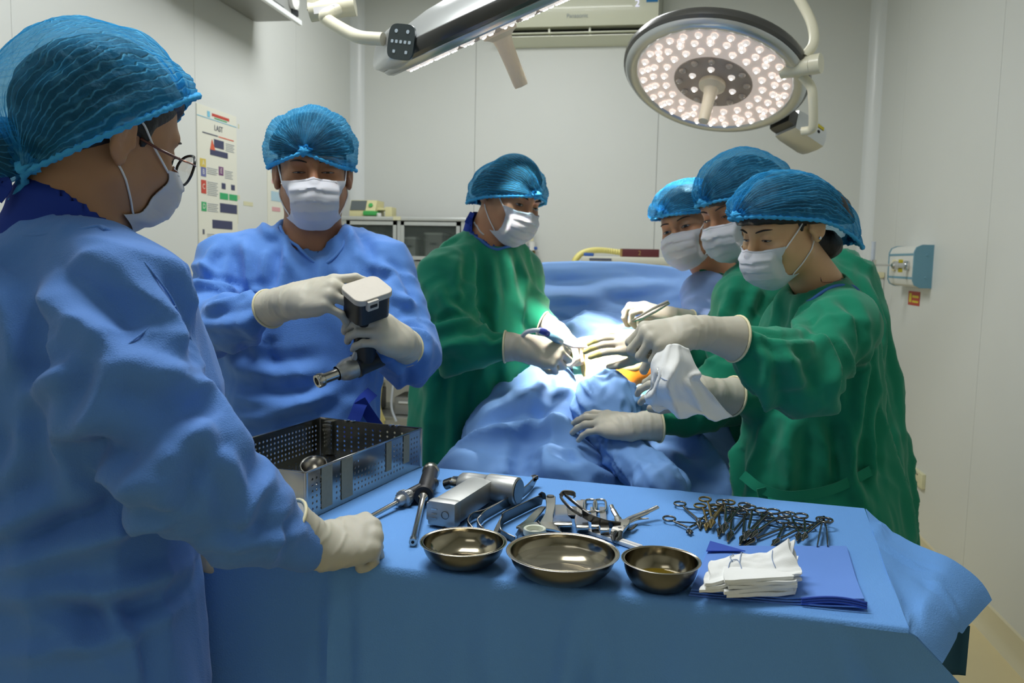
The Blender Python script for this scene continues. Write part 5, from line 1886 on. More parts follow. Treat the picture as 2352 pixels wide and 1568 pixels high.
gown, gf = make_gown('surgical_gown', 'blue_gown', t, trunk, [[(Sh, .080), (S, .080), (E, .076), (W(556, 1186, 1.10), .056), (Wr, .034)], [(S2, .07), (E2, .06), (W2, .034)]],
                     [(W(150, 562, 1.19), Sh, .072, .074, .05), (W(150, 562, 1.19), S2, .06, .07, .05)],
                     [(W(155, 545, 1.19), W(225, 400, 1.195), .066, .10)], .0062,
                     [([(70, 655), (180, 735), (270, 815)], .030, .020), ([(268, 828), (380, 868), (480, 905), (560, 1000)], .028, .016, -1), ([(266, 828), (225, 915), (184, 1010)], .022, .014, -1),
                      ([(182, 1040), (240, 1085), (300, 1112), (380, 1085)], .026, .020), ([(380, 1085), (376, 1180)], .022, .016), ([(140, 940), (150, 1040), (170, 1140)], .028, .018), ([(60, 930), (110, 880), (170, 850)], .02, .012),
                      ([(-20, 1232), (70, 1185), (140, 1140)], .026, .018), ([(-20, 1312), (120, 1275), (240, 1230), (345, 1135)], .024, .018), ([(60, 1272), (200, 1225), (330, 1195), (400, 1215)], .020, .012),
                      ([(-20, 1362), (140, 1362), (290, 1345), (430, 1295)], .022, .020, -1), ([(40, 1400), (130, 1440), (210, 1500)], .022, .012), ([(225, 1380), (260, 1420), (290, 1460)], .016, .012),
                      ([(-20, 1512), (150, 1490), (290, 1462), (420, 1388)], .016, .010), ([(300, 1470), (310, 1568)], .012, .008), ([(388, 598), (425, 660), (445, 720)], .020, .014), ([(375, 1075), (430, 1015), (490, 965)], .022, .014, -1),
                      ([(610, 1100), (570, 1150), (545, 1230)], .018, .014), ([(660, 1165), (630, 1230), (615, 1300)], .014, .010), ([(470, 1000), (540, 1090), (560, 1180)], .020, .012, -1), ([(0, 640), (40, 760), (30, 900)], .03, .014),
                      ([(500, 1250), (600, 1240), (690, 1225)], .014, .010), ([(330, 640), (390, 740), (400, 830)], .022, .012), ([(20, 1120), (60, 1030), (50, 950)], .022, .014)],
                     noise=(.8, 1.0), seed=11, vert=.011)
# neckband
col_c = W(150, 528, 1.06)


def ring_on(fn, pts, it=8):
    r = np.array(pts)
    for _ in range(it):
        r = r - grad(fn, r) * np.clip(fn(r), -.03, .03)[:, None]
    return r


MB().tube(onsurf(gf, [(-60, 560), (0, 545), (90, 540), (180, 530), (225, 522), (248, 530)]), .006, 8, flat=.7).build('neckband', 'blue_gown', gown, sharp=None)
# navy scrub collar standing inside the gown neck


def sc_fn(p):
    d = d_cap(p, W(140, 610, 1.19), W(158, 500, 1.19), .100, .080)
    return smax(d, -d_cap(p, W(150, 600, 1.19), W(190, 440, 1.195), .066, .072), .006)


V, Q = nets(sc_fn, W(150, 560, 1.19) - .18, W(150, 500, 1.19) + .16, .006)
mesh_ob('scrub_collar', V, Q, 'scrub', t)
ribbon('gown_tie', [W(-30, 475, 1.12), W(-6, 436, 1.11), W(8, 416, 1.11), W(14, 430, 1.105), W(-8, 460, 1.10)], .016, 'scrub', gown, -FW)
# seam lines stitched on the sleeve
for pts in ([(300, 563), (370, 650), (403, 702), (450, 810), (472, 896)], [(403, 702), (330, 762), (264, 823), (222, 930), (180, 1015)]):
    MB().tube(onsurf(gf, pts), .0014, 5).build('seam', 'blue_gown', gown, sharp=None)
make_hand(t, wrist=W(722, 1256, 1.185), fdir=cvec(.80, .10, .45), back=cvec(-.25, .72, -.62), side=-1, sc=.98, curl=(.95, .98, 1, 1), base_curl=(.9, .92, .95, 1.0), thumb=(.45, .9, .5),
          fore=Wr - E + (E - Wr) * 2, fr=(.034, .0415), cuff=.060, h=.0026)
make_hand(t, wrist=W(405, 1228, 1.30), fdir=cvec(.95, -.1, .2), back=cvec(0, .9, -.4), side=1, sc=.92, curl=(.5, .5, .5, .5), fore=E2 - W2, fr=(.032, .040), cuff=.05, h=.0035)
legs(t, hip, (.6, .8), .95)

# ---------------------------------------------------------------- man holding the drill
ha = cvec(.13, .80, -.58)                       # drill handle, up towards its battery
cap_c = W(843, 662, 1.665)
hold = cap_c - ha * .118
t, hip = person('man in blue gown and white mask holding a surgical drill', (690, 1100), 2.03)
M2 = t
hc = W(719, 398, 2.02)
R, hf, body = make_head(t, hc, cvec(.24, -.17, -.955), cvec(-.03, 1, -.05), 1.045, W(716, 560, 2.06), .064, 'skin_brown', h=.0042, hair_line=.016)
bouffant(t, W(698, 350, 1.905), W(732, 350, 2.145), cvec(.02, 1, 0), .112, .110, um=1.95, low=1.0, seed=8, hf=hf)
face_mask(t, hc, R, 1.045, hf, w=.066, top=-.020, bot=-.118, seed=2)
face_parts(t, hc, R, 1.045, hf, .16, (0, -1))
z0 = 2.06
trunk = loft_fn([(610, 815, 545, z0, .06), (560, 870, 575, z0, .09), (520, 892, 620, z0, .115), (503, 890, 700, z0, .125), (503, 872, 800, z0, .125), (508, 862, 900, z0, .125),
                 (505, 868, 1000, z0, .13), (490, 880, 1150, z0, .14), (480, 895, 1520, z0, .16)])
S, E, Wr = W(522, 612, 2.04), W(468, 758, 1.90), W(622, 710, 1.76)
S2, E2, W2 = W(880, 618, 2.04), W(940, 812, 1.93), W(892, 806, 1.80)
q = lambda px, py, z=1.93: W(px, py, z)
gown, gf = make_gown('surgical_gown', 'blue_gown', t, trunk, [[(S, .070), (E, .060), ((E + Wr) / 2, .053), (Wr, .033)], [(S2, .068), ((S2 + E2) / 2, .064), (E2, .062), (W2, .034)]],
                     [(W(715, 545, 2.08), S, .06, .066, .05), (W(715, 545, 2.08), S2, .06, .064, .05)],
                     [(W(716, 545, 2.05), W(722, 470, 2.02), .070, .085), (W(728, 560, 1.96), W(725, 500, 1.93), .035, .06)], .0078,
                     [([(591, 498), (622, 545), (642, 522)], .018, .014), ([(560, 560), (572, 610), (575, 680)], .022, .018, -1), ([(617, 575), (612, 610), (600, 660)], .020, .016), ([(655, 530), (660, 580), (680, 640)], .020, .014),
                      ([(738, 590), (735, 620), (728, 670)], .02, .012), ([(790, 520), (812, 560), (835, 610)], .022, .018), ([(815, 600), (835, 680), (840, 740)], .022, .016), ([(436, 610), (465, 612), (500, 632)], .018, .014, -1),
                      ([(441, 660), (500, 655), (552, 676)], .018, .016), ([(470, 720), (530, 690), (600, 672)], .016, .014), ([(450, 745), (520, 745), (600, 730)], .018, .014), ([(520, 905), (640, 930), (770, 915)], .026, .014),
                      ([(540, 965), (650, 945), (790, 880)], .024, .014, -1), ([(525, 840), (640, 860), (740, 850)], .026, .012), ([(920, 768), (950, 765), (980, 780)], .016, .014), ([(897, 846), (930, 838), (962, 812)], .018, .014),
                      ([(908, 838), (920, 860), (915, 895)], .014, .012), ([(885, 660), (915, 690), (960, 700)], .018, .014), ([(870, 610), (905, 640), (950, 720)], .018, .014), ([(500, 560), (475, 600), (470, 640)], .018, .014), ([(560, 720), (590, 790), (600, 850)], .022, .012)],
                     noise=(1.0, 1.1), seed=21, vert=.013)
MB().tube(ring_on(gf, spline([W(640, 500, 2.0), W(650, 525, 1.97), W(690, 560, 1.93), W(735, 585, 1.92), W(780, 545, 1.94), W(800, 510, 1.99)], 8)), .004, 8).build('neckband', 'blue_gown', gown, sharp=None)
ribbon('waist_tie', [W(855, 900, 1.99), W(830, 925, 1.95), W(815, 960, 1.94), W(790, 1010, 1.93)], .03, 'scrub', gown, -FW)
ribbon('waist_tie', [W(826, 918, 1.945), W(850, 955, 1.96), W(875, 990, 1.97)], .028, 'scrub', gown, -FW)
make_hand(t, wrist=W(668, 690, 1.71), fdir=cvec(.92, .16, -.28), back=cvec(-.15, .62, -.75), side=-1, sc=1.06, curl=(.34, .42, .42, .40), base_curl=(.22, .5, .55, .6), spread=.13,
          thumb=(.5, .55, .4), fore=W(585, 722, 1.79) - W(668, 690, 1.71), fr=(.034, .041), cuff=.075, h=.003)
hfd, hbk = cvec(-.52, .34, -.78), cvec(.82, .25, -.45)
hbk = hbk - hfd * (hbk @ hfd)
hbk /= np.linalg.norm(hbk)
hp_ = hfd * math.cos(.85) - hbk * math.sin(.85)
hn_ = hbk * math.cos(.85) + hfd * math.sin(.85)
wr2 = hold - hfd * .086 - hp_ * .028 + hn_ * .032
make_hand(t, wrist=wr2, fdir=hfd, back=hbk, side=1, sc=1.0, curl=(.50, .50, .50, .46), base_curl=(.58, .58, .58, .56), spread=.02,
          thumb=(.55, .9, .5), fore=W(925, 806, 1.88) - wr2, fr=(.034, .042), cuff=.055, h=.003)
legs(t, hip, (0, -1), .95)

# ---------------------------------------------------------------- surgeon at the left of the operating table
t, hip = person('surgeon in green gown left of the patient with a white neck chain', (1075, 900), 2.5)
M3 = t
hc = W(1174, 457, 2.46)
R, hf, body = make_head(t, hc, cvec(.57, -.40, -.71), cvec(.27, .95, -.15), .98, W(1120, 570, 2.50), .062, 'skin_mid', h=.0048)
bouffant(t, W(1236, 452, 2.385), W(1098, 462, 2.555), cvec(.12, .98, -.1), .113, .124, um=1.66, low=.9, drop=.012, seed=5, hf=hf)
face_mask(t, hc, R, .98, hf, w=.064, seed=3)
face_parts(t, hc, R, .98, hf, .55, (.5, .2))
z0 = 2.5
trunk = loft_fn([(1055, 1185, 545, z0, .06), (1020, 1200, 572, z0, .09), (990, 1212, 625, z0, .115), (972, 1222, 700, z0, .125), (962, 1226, 800, z0, .13), (950, 1226, 900, z0, .135),
                 (944, 1205, 1000, z0, .14), (940, 1185, 1090, z0, .145), (925, 1195, 1420, z0, .16)])
S, E, Wr = W(1024, 640, 2.38), W(1050, 796, 2.28), W(1160, 796, 2.22)
S2, E2, W2 = W(1190, 630, 2.58), W(1215, 725, 2.50), W(1262, 748, 2.44)
q = lambda px, py, z=2.36: W(px, py, z)
gown, gf = make_gown('surgical_gown', 'green_gown', t, trunk, [[(S, .076), (E, .066), (Wr, .036)], [(S2, .066), (E2, .056), (W2, .033)]],
                     [(W(1120, 560, 2.5), S, .06, .07, .05), (W(1120, 560, 2.5), S2, .06, .066, .05)], [(W(1120, 555, 2.48), W(1150, 490, 2.47), .068, .085)], .0085,
                     [([(1078, 560), (1085, 620), (1078, 700)], .024, .016), ([(1122, 590), (1135, 650), (1142, 720)], .022, .016), ([(1165, 588), (1176, 650), (1190, 720)], .022, .014), ([(1052, 585), (1042, 640), (1050, 700)], .02, .012),
                      ([(1120, 840), (1115, 940), (1105, 1065)], .028, .018), ([(1165, 860), (1165, 940), (1150, 1030)], .026, .016), ([(1000, 850), (990, 950), (985, 1065)], .028, .018), ([(1045, 870), (1045, 960), (1035, 1070)], .026, .016),
                      ([(1200, 760), (1205, 880), (1190, 960)], .024, .016), ([(975, 770), (1030, 748), (1090, 742)], .020, .016), ([(990, 812), (1050, 790), (1110, 785)], .02, .016), ([(1085, 700), (1100, 735), (1120, 770)], .018, .014),
                      ([(1010, 650), (1025, 700), (1070, 730)], .02, .014), ([(1100, 770), (1130, 790), (1160, 780)], .014, .012), ([(975, 900), (1000, 860), (1080, 840)], .024, .014)],
                     noise=(1.0, 1.2), seed=31, vert=.013)
MB().tube(ring_on(gf, spline([W(1066, 530, 2.5), W(1085, 540, 2.44), W(1112, 556, 2.40), W(1150, 562, 2.38), W(1185, 556, 2.42)], 8)), .0045, 8).build('neckband', 'scrub_blue', gown, sharp=None)


def sc_fn(p):
    d = d_cap(p, W(1115, 580, 2.50), W(1122, 528, 2.50), .088, .074)
    return smax(d, -d_cap(p, W(1118, 580, 2.49), W(1140, 490, 2.48), .066, .070), .006)


V, Q = nets(sc_fn, W(1115, 560, 2.5) - .15, W(1120, 540, 2.5) + .13, .007)
sco = mesh_ob('scrub_collar', V, Q, 'scrub', t)
ribbon('collar_tie', [W(1072, 512, 2.42), W(1080, 497, 2.41), W(1084, 490, 2.41), W(1080, 500, 2.40)], .014, 'scrub', sco, -FW)
nc = ring_on(hf, spline([W(1078, 505, 2.46), W(1088, 522, 2.42), W(1102, 536, 2.40)], 10))
MB().tube(nc, .0028, 6).build('neck_chain', 'label_white', t, sharp=None)
make_hand(t, wrist=W(1205, 797, 2.19), fdir=cvec(.88, -.22, .10), back=cvec(-.05, .55, -.83), side=-1, sc=1.0, curl=(.75, .8, .85, .9), base_curl=(.45, .5, .6, .7), thumb=(.45, .5, .4),
          fore=cvec(-.98, .02, .12), fr=(.034, .042), cuff=.052, h=.0034)
make_hand(t, wrist=W(1275, 757, 2.42), fdir=cvec(.62, -.50, -.40), back=cvec(.55, .75, -.2), side=1, sc=1.0, curl=(.7, .8, .85, .9), base_curl=(.4, .5, .55, .6), thumb=(.4, .7, .4),
          fore=cvec(-.85, .35, .3), fr=(.033, .040), cuff=.04, h=.0034)
legs(t, hip, (.8, -.6), .95)

# ---------------------------------------------------------------- assistant in blue at the back right
t, hip = person('assistant in pale blue gown behind the other two right of the patient', (1755, 900), 2.74)
M4 = t
hc = W(1581, 526, 2.6)
R, hf, body = make_head(t, hc, cvec(-.61, -.12, -.78), cvec(-.30, .94, -.02), 1.0, W(1655, 640, 2.68), .058, 'skin_mid', h=.0048)
bouffant(t, W(1518, 494, 2.52), W(1642, 480, 2.68), cvec(-.16, .97, -.1), .106, .101, um=1.7, low=.8, seed=9, hf=hf)
face_mask(t, hc, R, 1.03, hf, w=.066, seed=4)
face_parts(t, hc, R, 1.03, hf, .5, (-.3, -.2))
z0 = 2.72
trunk = loft_fn([(1620, 1740, 618, z0, .06), (1598, 1780, 650, z0, .10), (1590, 1800, 720, z0, .12), (1625, 1810, 850, z0, .125), (1660, 1830, 1000, z0, .13), (1670, 1850, 1350, z0, .14)])
S, E, Wr = W(1618, 672, 2.62), W(1612, 770, 2.50), W(1568, 735, 2.42)
S2, E2, W2 = W(1770, 680, 2.82), W(1790, 800, 2.75), W(1740, 860, 2.65)
gown, gf = make_gown('surgical_gown', 'blue_gown_pale', t, trunk, [[(S, .064), (E, .050), (Wr, .038)], [(S2, .064), (E2, .055), (W2, .042)]],
                     [(W(1665, 630, 2.7), S, .055, .06, .05), (W(1665, 630, 2.7), S2, .055, .06, .05)], [(W(1655, 630, 2.68), W(1625, 560, 2.64), .064, .08)], .009,
                     [], noise=(1.0, 1.2), seed=41, vert=.012)
MB().tube(ring_on(gf, spline([W(1606, 618, 2.6), W(1630, 612, 2.6), W(1660, 590, 2.62), W(1675, 578, 2.66)], 8)), .005, 8).build('neckband', 'green_gown', gown, sharp=None)
make_hand(t, wrist=W(1548, 730, 2.36), fdir=cvec(-.92, .28, -.15), back=cvec(.2, .9, -.35), side=1, sc=.98, curl=(.55, .6, .7, .75), base_curl=(.25, .35, .4, .5), thumb=(.4, .5, .4),
          fore=cvec(.85, -.25, .3), fr=(.031, .038), cuff=.05, h=.0036)
make_hand(t, wrist=W(1725, 866, 2.62), fdir=cvec(-.9, -.2, -.2), back=cvec(0, .9, -.4), side=-1, sc=.98, curl=(.5, .5, .5, .5), fore=cvec(.8, .4, .2), cuff=.05, h=.004)
legs(t, hip, (-.8, -.6), .95)

# ---------------------------------------------------------------- tall assistant in green behind the woman
t, hip = person('tall surgeon in green gown, half hidden behind the woman in green', (1885, 1000), 2.3)
M5 = t
hc = W(1688, 481, 2.3)
R, hf, body = make_head(t, hc, cvec(-.74, -.38, -.55), cvec(-.14, .97, 0), 1.02, W(1790, 620, 2.34), .062, 'skin_mid', h=.005)
bouffant(t, W(1611, 470, 2.24), W(1808, 452, 2.38), cvec(-.04, .98, 0), .114, .143, um=1.56, low=.8, seed=12, hf=hf)
face_mask(t, hc, R, 1.06, hf, w=.064, seed=6)
face_parts(t, hc, R, 1.06, hf, .3, (0, -.5))
z0 = 2.32
trunk = loft_fn([(1720, 1935, 590, z0, .06), (1680, 1985, 632, z0, .11), (1655, 2015, 700, z0, .13), (1640, 2040, 800, z0, .14), (1640, 2056, 900, z0, .14), (1655, 2072, 1000, z0, .14),
                 (1675, 2083, 1100, z0, .14), (1690, 2090, 1200, z0, .15), (1690, 2095, 1480, z0, .16)])
S, E, Wr = W(1712, 700, 2.22), W(1672, 905, 2.12), W(1505, 968, 2.03)
S2, E2, W2 = W(1715, 690, 2.44), W(1640, 830, 2.34), W(1530, 795, 2.22)
q = lambda px, py, z=2.2: W(px, py, z)
gown, gf = make_gown('surgical_gown', 'green_gown', t, trunk, [[(S, .078), (E, .066), ((E + Wr) / 2, .056), (Wr, .036)], [(S2, .07), (E2, .058), (W2, .036)]],
                     [(W(1790, 610, 2.33), S, .065, .07, .06), (W(1830, 620, 2.35), W(1940, 650, 2.35), .07, .07, .06)], [(W(1785, 620, 2.34), W(1740, 540, 2.32), .066, .085)], .009,
                     [([(1695, 640), (1670, 720), (1648, 790)], .026, .018), ([(1745, 650), (1710, 720), (1690, 790)], .022, .016), ([(1600, 880), (1640, 830), (1680, 800)], .022, .014), ([(1985, 650), (2015, 760), (2040, 900)], .026, .018),
                      ([(2035, 880), (2050, 1000), (2055, 1180)], .026, .018), ([(2010, 800), (2030, 950), (2035, 1100)], .022, .014), ([(1500, 940), (1540, 960), (1590, 955)], .014, .012)],
                     noise=(1.1, 1.3), seed=51, vert=.015)
MB().tube(ring_on(gf, spline([W(1740, 612, 2.24), W(1765, 616, 2.24), W(1800, 606, 2.26), W(1830, 590, 2.3)], 8)), .005, 8).build('neckband', 'scrub', gown, sharp=None)
make_hand(t, wrist=W(1462, 980, 2.0), fdir=cvec(-.86, .08, .50), back=cvec(.1, .80, -.58), side=1, sc=1.0, curl=(.16, .18, .2, .22), base_curl=(.1, .12, .14, .16), spread=.10, thumb=(.5, .5, .3),
          fore=cvec(.90, .06, .2), fr=(.033, .042), cuff=.055, h=.0032)
go, gfn = make_hand(t, wrist=W(1505, 790, 2.18), fdir=cvec(-.97, .06, -.1), back=cvec(0, .62, -.78), side=-1, sc=1.0, curl=(.15, .22, .25, .3), base_curl=(.02, .1, .12, .15), spread=.10, thumb=(.3, .5, .3),
                    fore=cvec(.9, -.1, .3), fr=(.033, .041), cuff=.05, h=.0034)
go.data.materials.append(M['iodine_stain'])
vv = np.array([v.co[:] for v in go.data.vertices]) + np.array(t.location)
dm = np.min([np.linalg.norm(vv - tp, axis=1) for tp in gfn.tips[:3]], axis=0) < .034
for p in go.data.polygons:
    if all(dm[i] for i in p.vertices):
        p.material_index = 1
legs(t, hip, (-.8, -.5), .95)

# ---------------------------------------------------------------- woman in green at the right
t, hip = person('woman in green gown with ear stud holding white gauze at right', (1885, 1050), 1.92)
W6 = t
hc = W(1795, 526, 1.88)
R, hf, body = make_head(t, hc, cvec(-.83, -.37, -.40), cvec(0, .97, -.14), .95, W(1888, 668, 1.94), .049, 'skin_light', h=.0038, hair_line=.006)
bouffant(t, W(1689, 500, 1.82), W(1948, 530, 1.97), cvec(.12, .98, -.05), .110, .126, um=1.54, low=.8, drop=.060, seed=15, hf=hf,
         bulge=[(cvec(.85, -.25, .4), .012, .12)])
face_mask(t, hc, R, .95, hf, w=.063, top=-.021, bot=-.118, seed=7)
face_parts(t, hc, R, .95, hf, .3, (-.2, -.8))
bn = W(1890, 562, 1.94)


def bnf(p):
    d = d_ell(p, bn, (.044, .05, .036))
    d = smin(d, d_cap(p, hc + R @ np.array((0, -.07, -.01)), hc + R @ np.array((0, -.068, -.055)), .046, .032), .02)
    return d


V, Q = nets(bnf, bn - .16, bn + .16, .006)
mesh_ob('hair_bun', V + grad(bnf, V) * (.003 * perlin(V * 50, 4))[:, None], Q, 'hair', t)
MB().lathe([(0, -.004), (.003, -.003), (.004, 0), (.003, .003), (0, .004)], 10, hc + R @ (np.array((-.0905, -.022, -.028)) * .95)).build('ear_stud', 'chrome', t)
z0 = 1.93
trunk = loft_fn([(1830, 1945, 652, z0, .05), (1805, 1975, 684, z0, .085), (1795, 1995, 745, z0, .11), (1765, 2004, 850, z0, .12), (1735, 2014, 950, z0, .125), (1705, 2036, 1050, z0, .13),
                 (1688, 2068, 1150, z0, .14), (1675, 2090, 1420, z0, .15), (1670, 2095, 1600, z0, .155)])
S, E, Wr = W(1935, 750, 1.80), W(1835, 872, 1.69), W(1700, 782, 1.64)
S2, E2, W2 = W(1822, 745, 2.02), W(1775, 925, 1.95), W(1700, 912, 1.87)
q = lambda px, py, z=1.75: W(px, py, z)
gown, gf = make_gown('surgical_gown', 'green_gown', t, trunk, [[(S, .070), (E, .070), ((E + Wr) / 2, .062), (Wr, .036)], [(S2, .062), (E2, .055), (W2, .036)]],
                     [(W(1885, 672, 1.93), S, .05, .064, .05), (W(1885, 672, 1.93), S2, .05, .06, .05)], [(W(1886, 665, 1.92), W(1850, 600, 1.9), .055, .07)], .0072,
                     [([(1700, 758), (1790, 792), (1900, 795)], .018, .016), ([(1695, 830), (1740, 880), (1805, 945)], .020, .018, -1), ([(1780, 800), (1820, 850), (1850, 910)], .02, .016), ([(1840, 765), (1910, 830), (1905, 950)], .022, .016),
                      ([(1745, 850), (1765, 890), (1770, 940)], .016, .014), ([(1730, 790), (1760, 830), (1765, 880)], .016, .014), ([(1860, 690), (1840, 730), (1835, 775)], .02, .014), ([(1900, 690), (1940, 740), (1965, 810)], .022, .014),
                      ([(1992, 790), (1965, 930), (1945, 1080)], .022, .018), ([(2005, 900), (1998, 1000), (2005, 1120)], .022, .016), ([(1822, 965), (1812, 1030), (1815, 1110)], .022, .016), ([(1765, 965), (1745, 1030), (1725, 1100)], .022, .016),
                      ([(1875, 960), (1890, 1030), (1895, 1100)], .022, .016), ([(1705, 1010), (1700, 1070), (1695, 1150)], .02, .014), ([(1930, 980), (1945, 1080), (1985, 1170)], .022, .016), ([(1760, 1150), (1790, 1165), (1850, 1170)], .02, .012)],
                     noise=(1.1, 1.2), seed=61, vert=.014)
MB().tube(ring_on(gf, spline([W(1822, 668, 1.83), W(1850, 664, 1.82), W(1890, 656, 1.82), W(1930, 660, 1.84), W(1960, 676, 1.88)], 8)), .005, 8).build('neckband', 'scrub_blue', gown, sharp=None)
ribbon('waist_tie', [W(1705, 1090, 1.80), W(1745, 1120, 1.78), W(1800, 1138, 1.77), W(1860, 1135, 1.77), W(1925, 1118, 1.78), W(2000, 1080, 1.80)], .022, 'green_gown', gown, -FW)
ribbon('waist_tie', [W(1748, 1120, 1.775), W(1752, 1145, 1.78), W(1742, 1175, 1.79)], .020, 'green_gown', gown, -FW)
nk = ring_on(hf, spline([W(1930, 640, 1.90), W(1915, 648, 1.86), W(1890, 656, 1.84)], 8))
MB().tube(nk, .0012, 5).build('necklace', 'spec_gold', t, sharp=None)
make_hand(t, wrist=W(1592, 758, 1.60), fdir=cvec(-.94, -.14, -.20), back=cvec(-.15, .78, -.60), side=1, sc=1.0, curl=(.88, .9, .92, .95), base_curl=(.62, .66, .72, .8), thumb=(.4, .9, .5),
          fore=W(1700, 780, 1.64) - W(1592, 758, 1.60), fr=(.031, .046), cuff=.10, h=.0028)
make_hand(t, wrist=W(1622, 900, 1.82), fdir=cvec(-.93, .25, -.2), back=cvec(.05, .55, -.83), side=-1, sc=.95, curl=(.4, .45, .5, .5), base_curl=(.3, .3, .35, .4), thumb=(.4, .6, .4),
          fore=W(1695, 912, 1.86) - W(1622, 900, 1.82), fr=(.031, .045), cuff=.075, h=.0034)
legs(t, hip, (-.7, -.7), .92)

# ================================================================== OPERATING TABLE AND PATIENT
otc = W(1430, 900, 2.62)
ot = thing('operating_table', 'operating table on a steel column hidden under the blue patient drapes', 'operating table', (otc[0], otc[1], 0))
fo_ = np.array((FW[0], FW[1], 0)) / np.linalg.norm(FW[:2])
ri_ = np.array((fo_[1], -fo_[0], 0))
Rt = np.stack((ri_, fo_, np.array((0, 0, 1.0))), 1)
o2 = np.array((otc[0], otc[1], 0))
MB().box(o2 + np.array((0, 0, .06)), (.5, .8, .12), Rt, bev=.03).build('base', 'steel_matte', ot)
MB().box(o2 + np.array((0, 0, .42)), (.26, .3, .62), Rt, bev=.03).build('column', 'steel_matte', ot)
MB().box(o2 + np.array((0, 0, .755)), (.42, .8, .06), Rt, bev=.02).build('top', 'black_rubber', ot)

pt = thing('person', 'patient lying on the operating table under blue drapes, iodine painted hip exposed', 'person', (otc[0], otc[1], .8))
PC = W(1412, 842, 2.42)


def pskin(p):
    d = d_cap(p, W(1350, 838, 2.46), W(1475, 850, 2.40), .075, .068)
    d = smin(d, d_ell(p, W(1400, 838, 2.48), (.14, .12, .07)), .05)
    d = smin(d, d_cap(p, W(1410, 850, 2.45), W(1400, 935, 2.22), .075, .055), .05)
    d = smin(d, d_cap(p, W(1400, 935, 2.22), W(1495, 1100, 1.98), .05, .035), .02)
    d = smin(d, d_ell(p, W(1420, 900, 2.7), (.2, .3, .10)), .06)
    return d


V, Q = nets(pskin, PC - .55, PC + .55, .010)
V = relax(V, Q, 1, .4)
mesh_ob('body', V, Q, 'betadine', pt)
# clear film and teal edge strips over the painted hip


def film(p):
    return smax(pskin(p) - .004, d_ell(p, W(1385, 822, 2.42), (.15, .12, .085)), .006)


V, Q = nets(film, PC - .25, PC + .25, .007)
mesh_ob('incise_film', V, Q, 'incise', pt)
for a in ([(1318, 812, 2.36), (1312, 850, 2.34), (1326, 884, 2.32)], [(1478, 890, 2.30), (1468, 912, 2.28), (1466, 930, 2.26)]):
    ribbon('adhesive_strip', ring_on(lambda p: pskin(p) - .02, [W(*k) for k in a]), .022, 'teal_strip', pt, -FW)

db_tr = loft_fn([(1265, 1600, 842, 2.66, .34), (1240, 1630, 872, 2.64, .40), (1205, 1645, 940, 2.60, .44), (1160, 1645, 1010, 2.56, .46), (1110, 1650, 1075, 2.52, .48),
                 (1085, 1655, 1140, 2.50, .50), (1060, 1660, 1450, 2.5, .52)])


def pdrape(p):
    d = db_tr(p)
    d = smin(d, d_cap(p, W(1275, 880, 2.50), W(1180, 1010, 2.30), .09, .11), .10)
    d = smin(d, d_cap(p, W(1180, 1010, 2.30), W(1120, 1120, 2.16), .10, .12), .10)
    d = smin(d, d_cap(p, W(1290, 990, 2.25), W(1330, 1120, 2.1), .09, .13), .10)
    d = smin(d, d_cap(p, W(1600, 1010, 2.3), W(1620, 1120, 2.15), .07, .10), .08)
    d = smin(d, d_ell(p, W(1400, 800, 2.75), (.22, .22, .10)), .1)
    # opening over the hip
    d = smax(d, -d_ell(p, W(1400, 826, 2.42), (.115, .12, .095)), .03)
    return d


zz, B = db_tr.rows
lo = np.array((B[:, 0].min() - .62, B[:, 1].min() - .75, .34))
hi = np.array((B[:, 0].max() + .62, B[:, 1].max() + .62, 1.45))
V, Q = nets(pdrape, lo, hi, .0105)
V = relax(V, Q, 2, .5)
N = grad(pdrape, V)
xx, yy = db_tr.axis
zv = np.array((0, 0, 1.0))
dsp = ridged(V, (xx, yy, zv), (.20, .20, .6), 91, .6, 2) * .040 + ridged(V, (xx + .6 * zv, yy, zv), (.18, .18, .26), 92, .6, 2.2) * .015 + ridged(V, (xx - .5 * zv, yy, zv), (.08, .08, .12), 93, .6, 2.2) * .006 - .025
for f in [([(1120, 1010), (1175, 980), (1240, 985), (1300, 975), (1365, 1025)], .035, .022), ([(1255, 868), (1225, 920), (1195, 965)], .035, .02), ([(1223, 1025), (1260, 1045), (1300, 1075)], .03, .018),
          ([(1265, 1035), (1300, 1025), (1345, 1035)], .026, .016, -1), ([(1165, 1010), (1160, 1060), (1150, 1100)], .03, .018), ([(1464, 1000), (1480, 1020), (1495, 1045)], .026, .016), ([(1499, 1025), (1540, 1045), (1575, 1075)], .028, .018),
          ([(1533, 1042), (1590, 1065), (1640, 1095)], .026, .016), ([(1560, 990), (1600, 1020), (1635, 1070)], .03, .018, -1), ([(1310, 1040), (1380, 1075), (1430, 1105)], .03, .018), ([(1200, 1060), (1280, 1085), (1350, 1085)], .03, .014)]:
    dsp += fold(pdrape, V, *f)
V = V + N * dsp[:, None]
tag(mesh_ob('patient_drape', V, Q, 'patient_drape', origin=(otc[0], otc[1], .4)), 'large blue sheet draped over the patient and operating table', 'drape')

# wrapped knee and lower leg, gathered in a stocking of the same cloth
SK = M['patient_drape']


def wrap(p):
    d = d_ell(p, W(1392, 940, 2.20), (.088, .085, .098))
    d = smin(d, d_cap(p, W(1400, 985, 2.16), W(1440, 1040, 2.06), .062, .050), .04)
    d = smin(d, d_cap(p, W(1440, 1040, 2.06), W(1505, 1100, 1.93), .052, .043), .02)
    d = smin(d, d_ell(p, W(1520, 1112, 1.90), (.055, .05, .035)), .02)
    return d


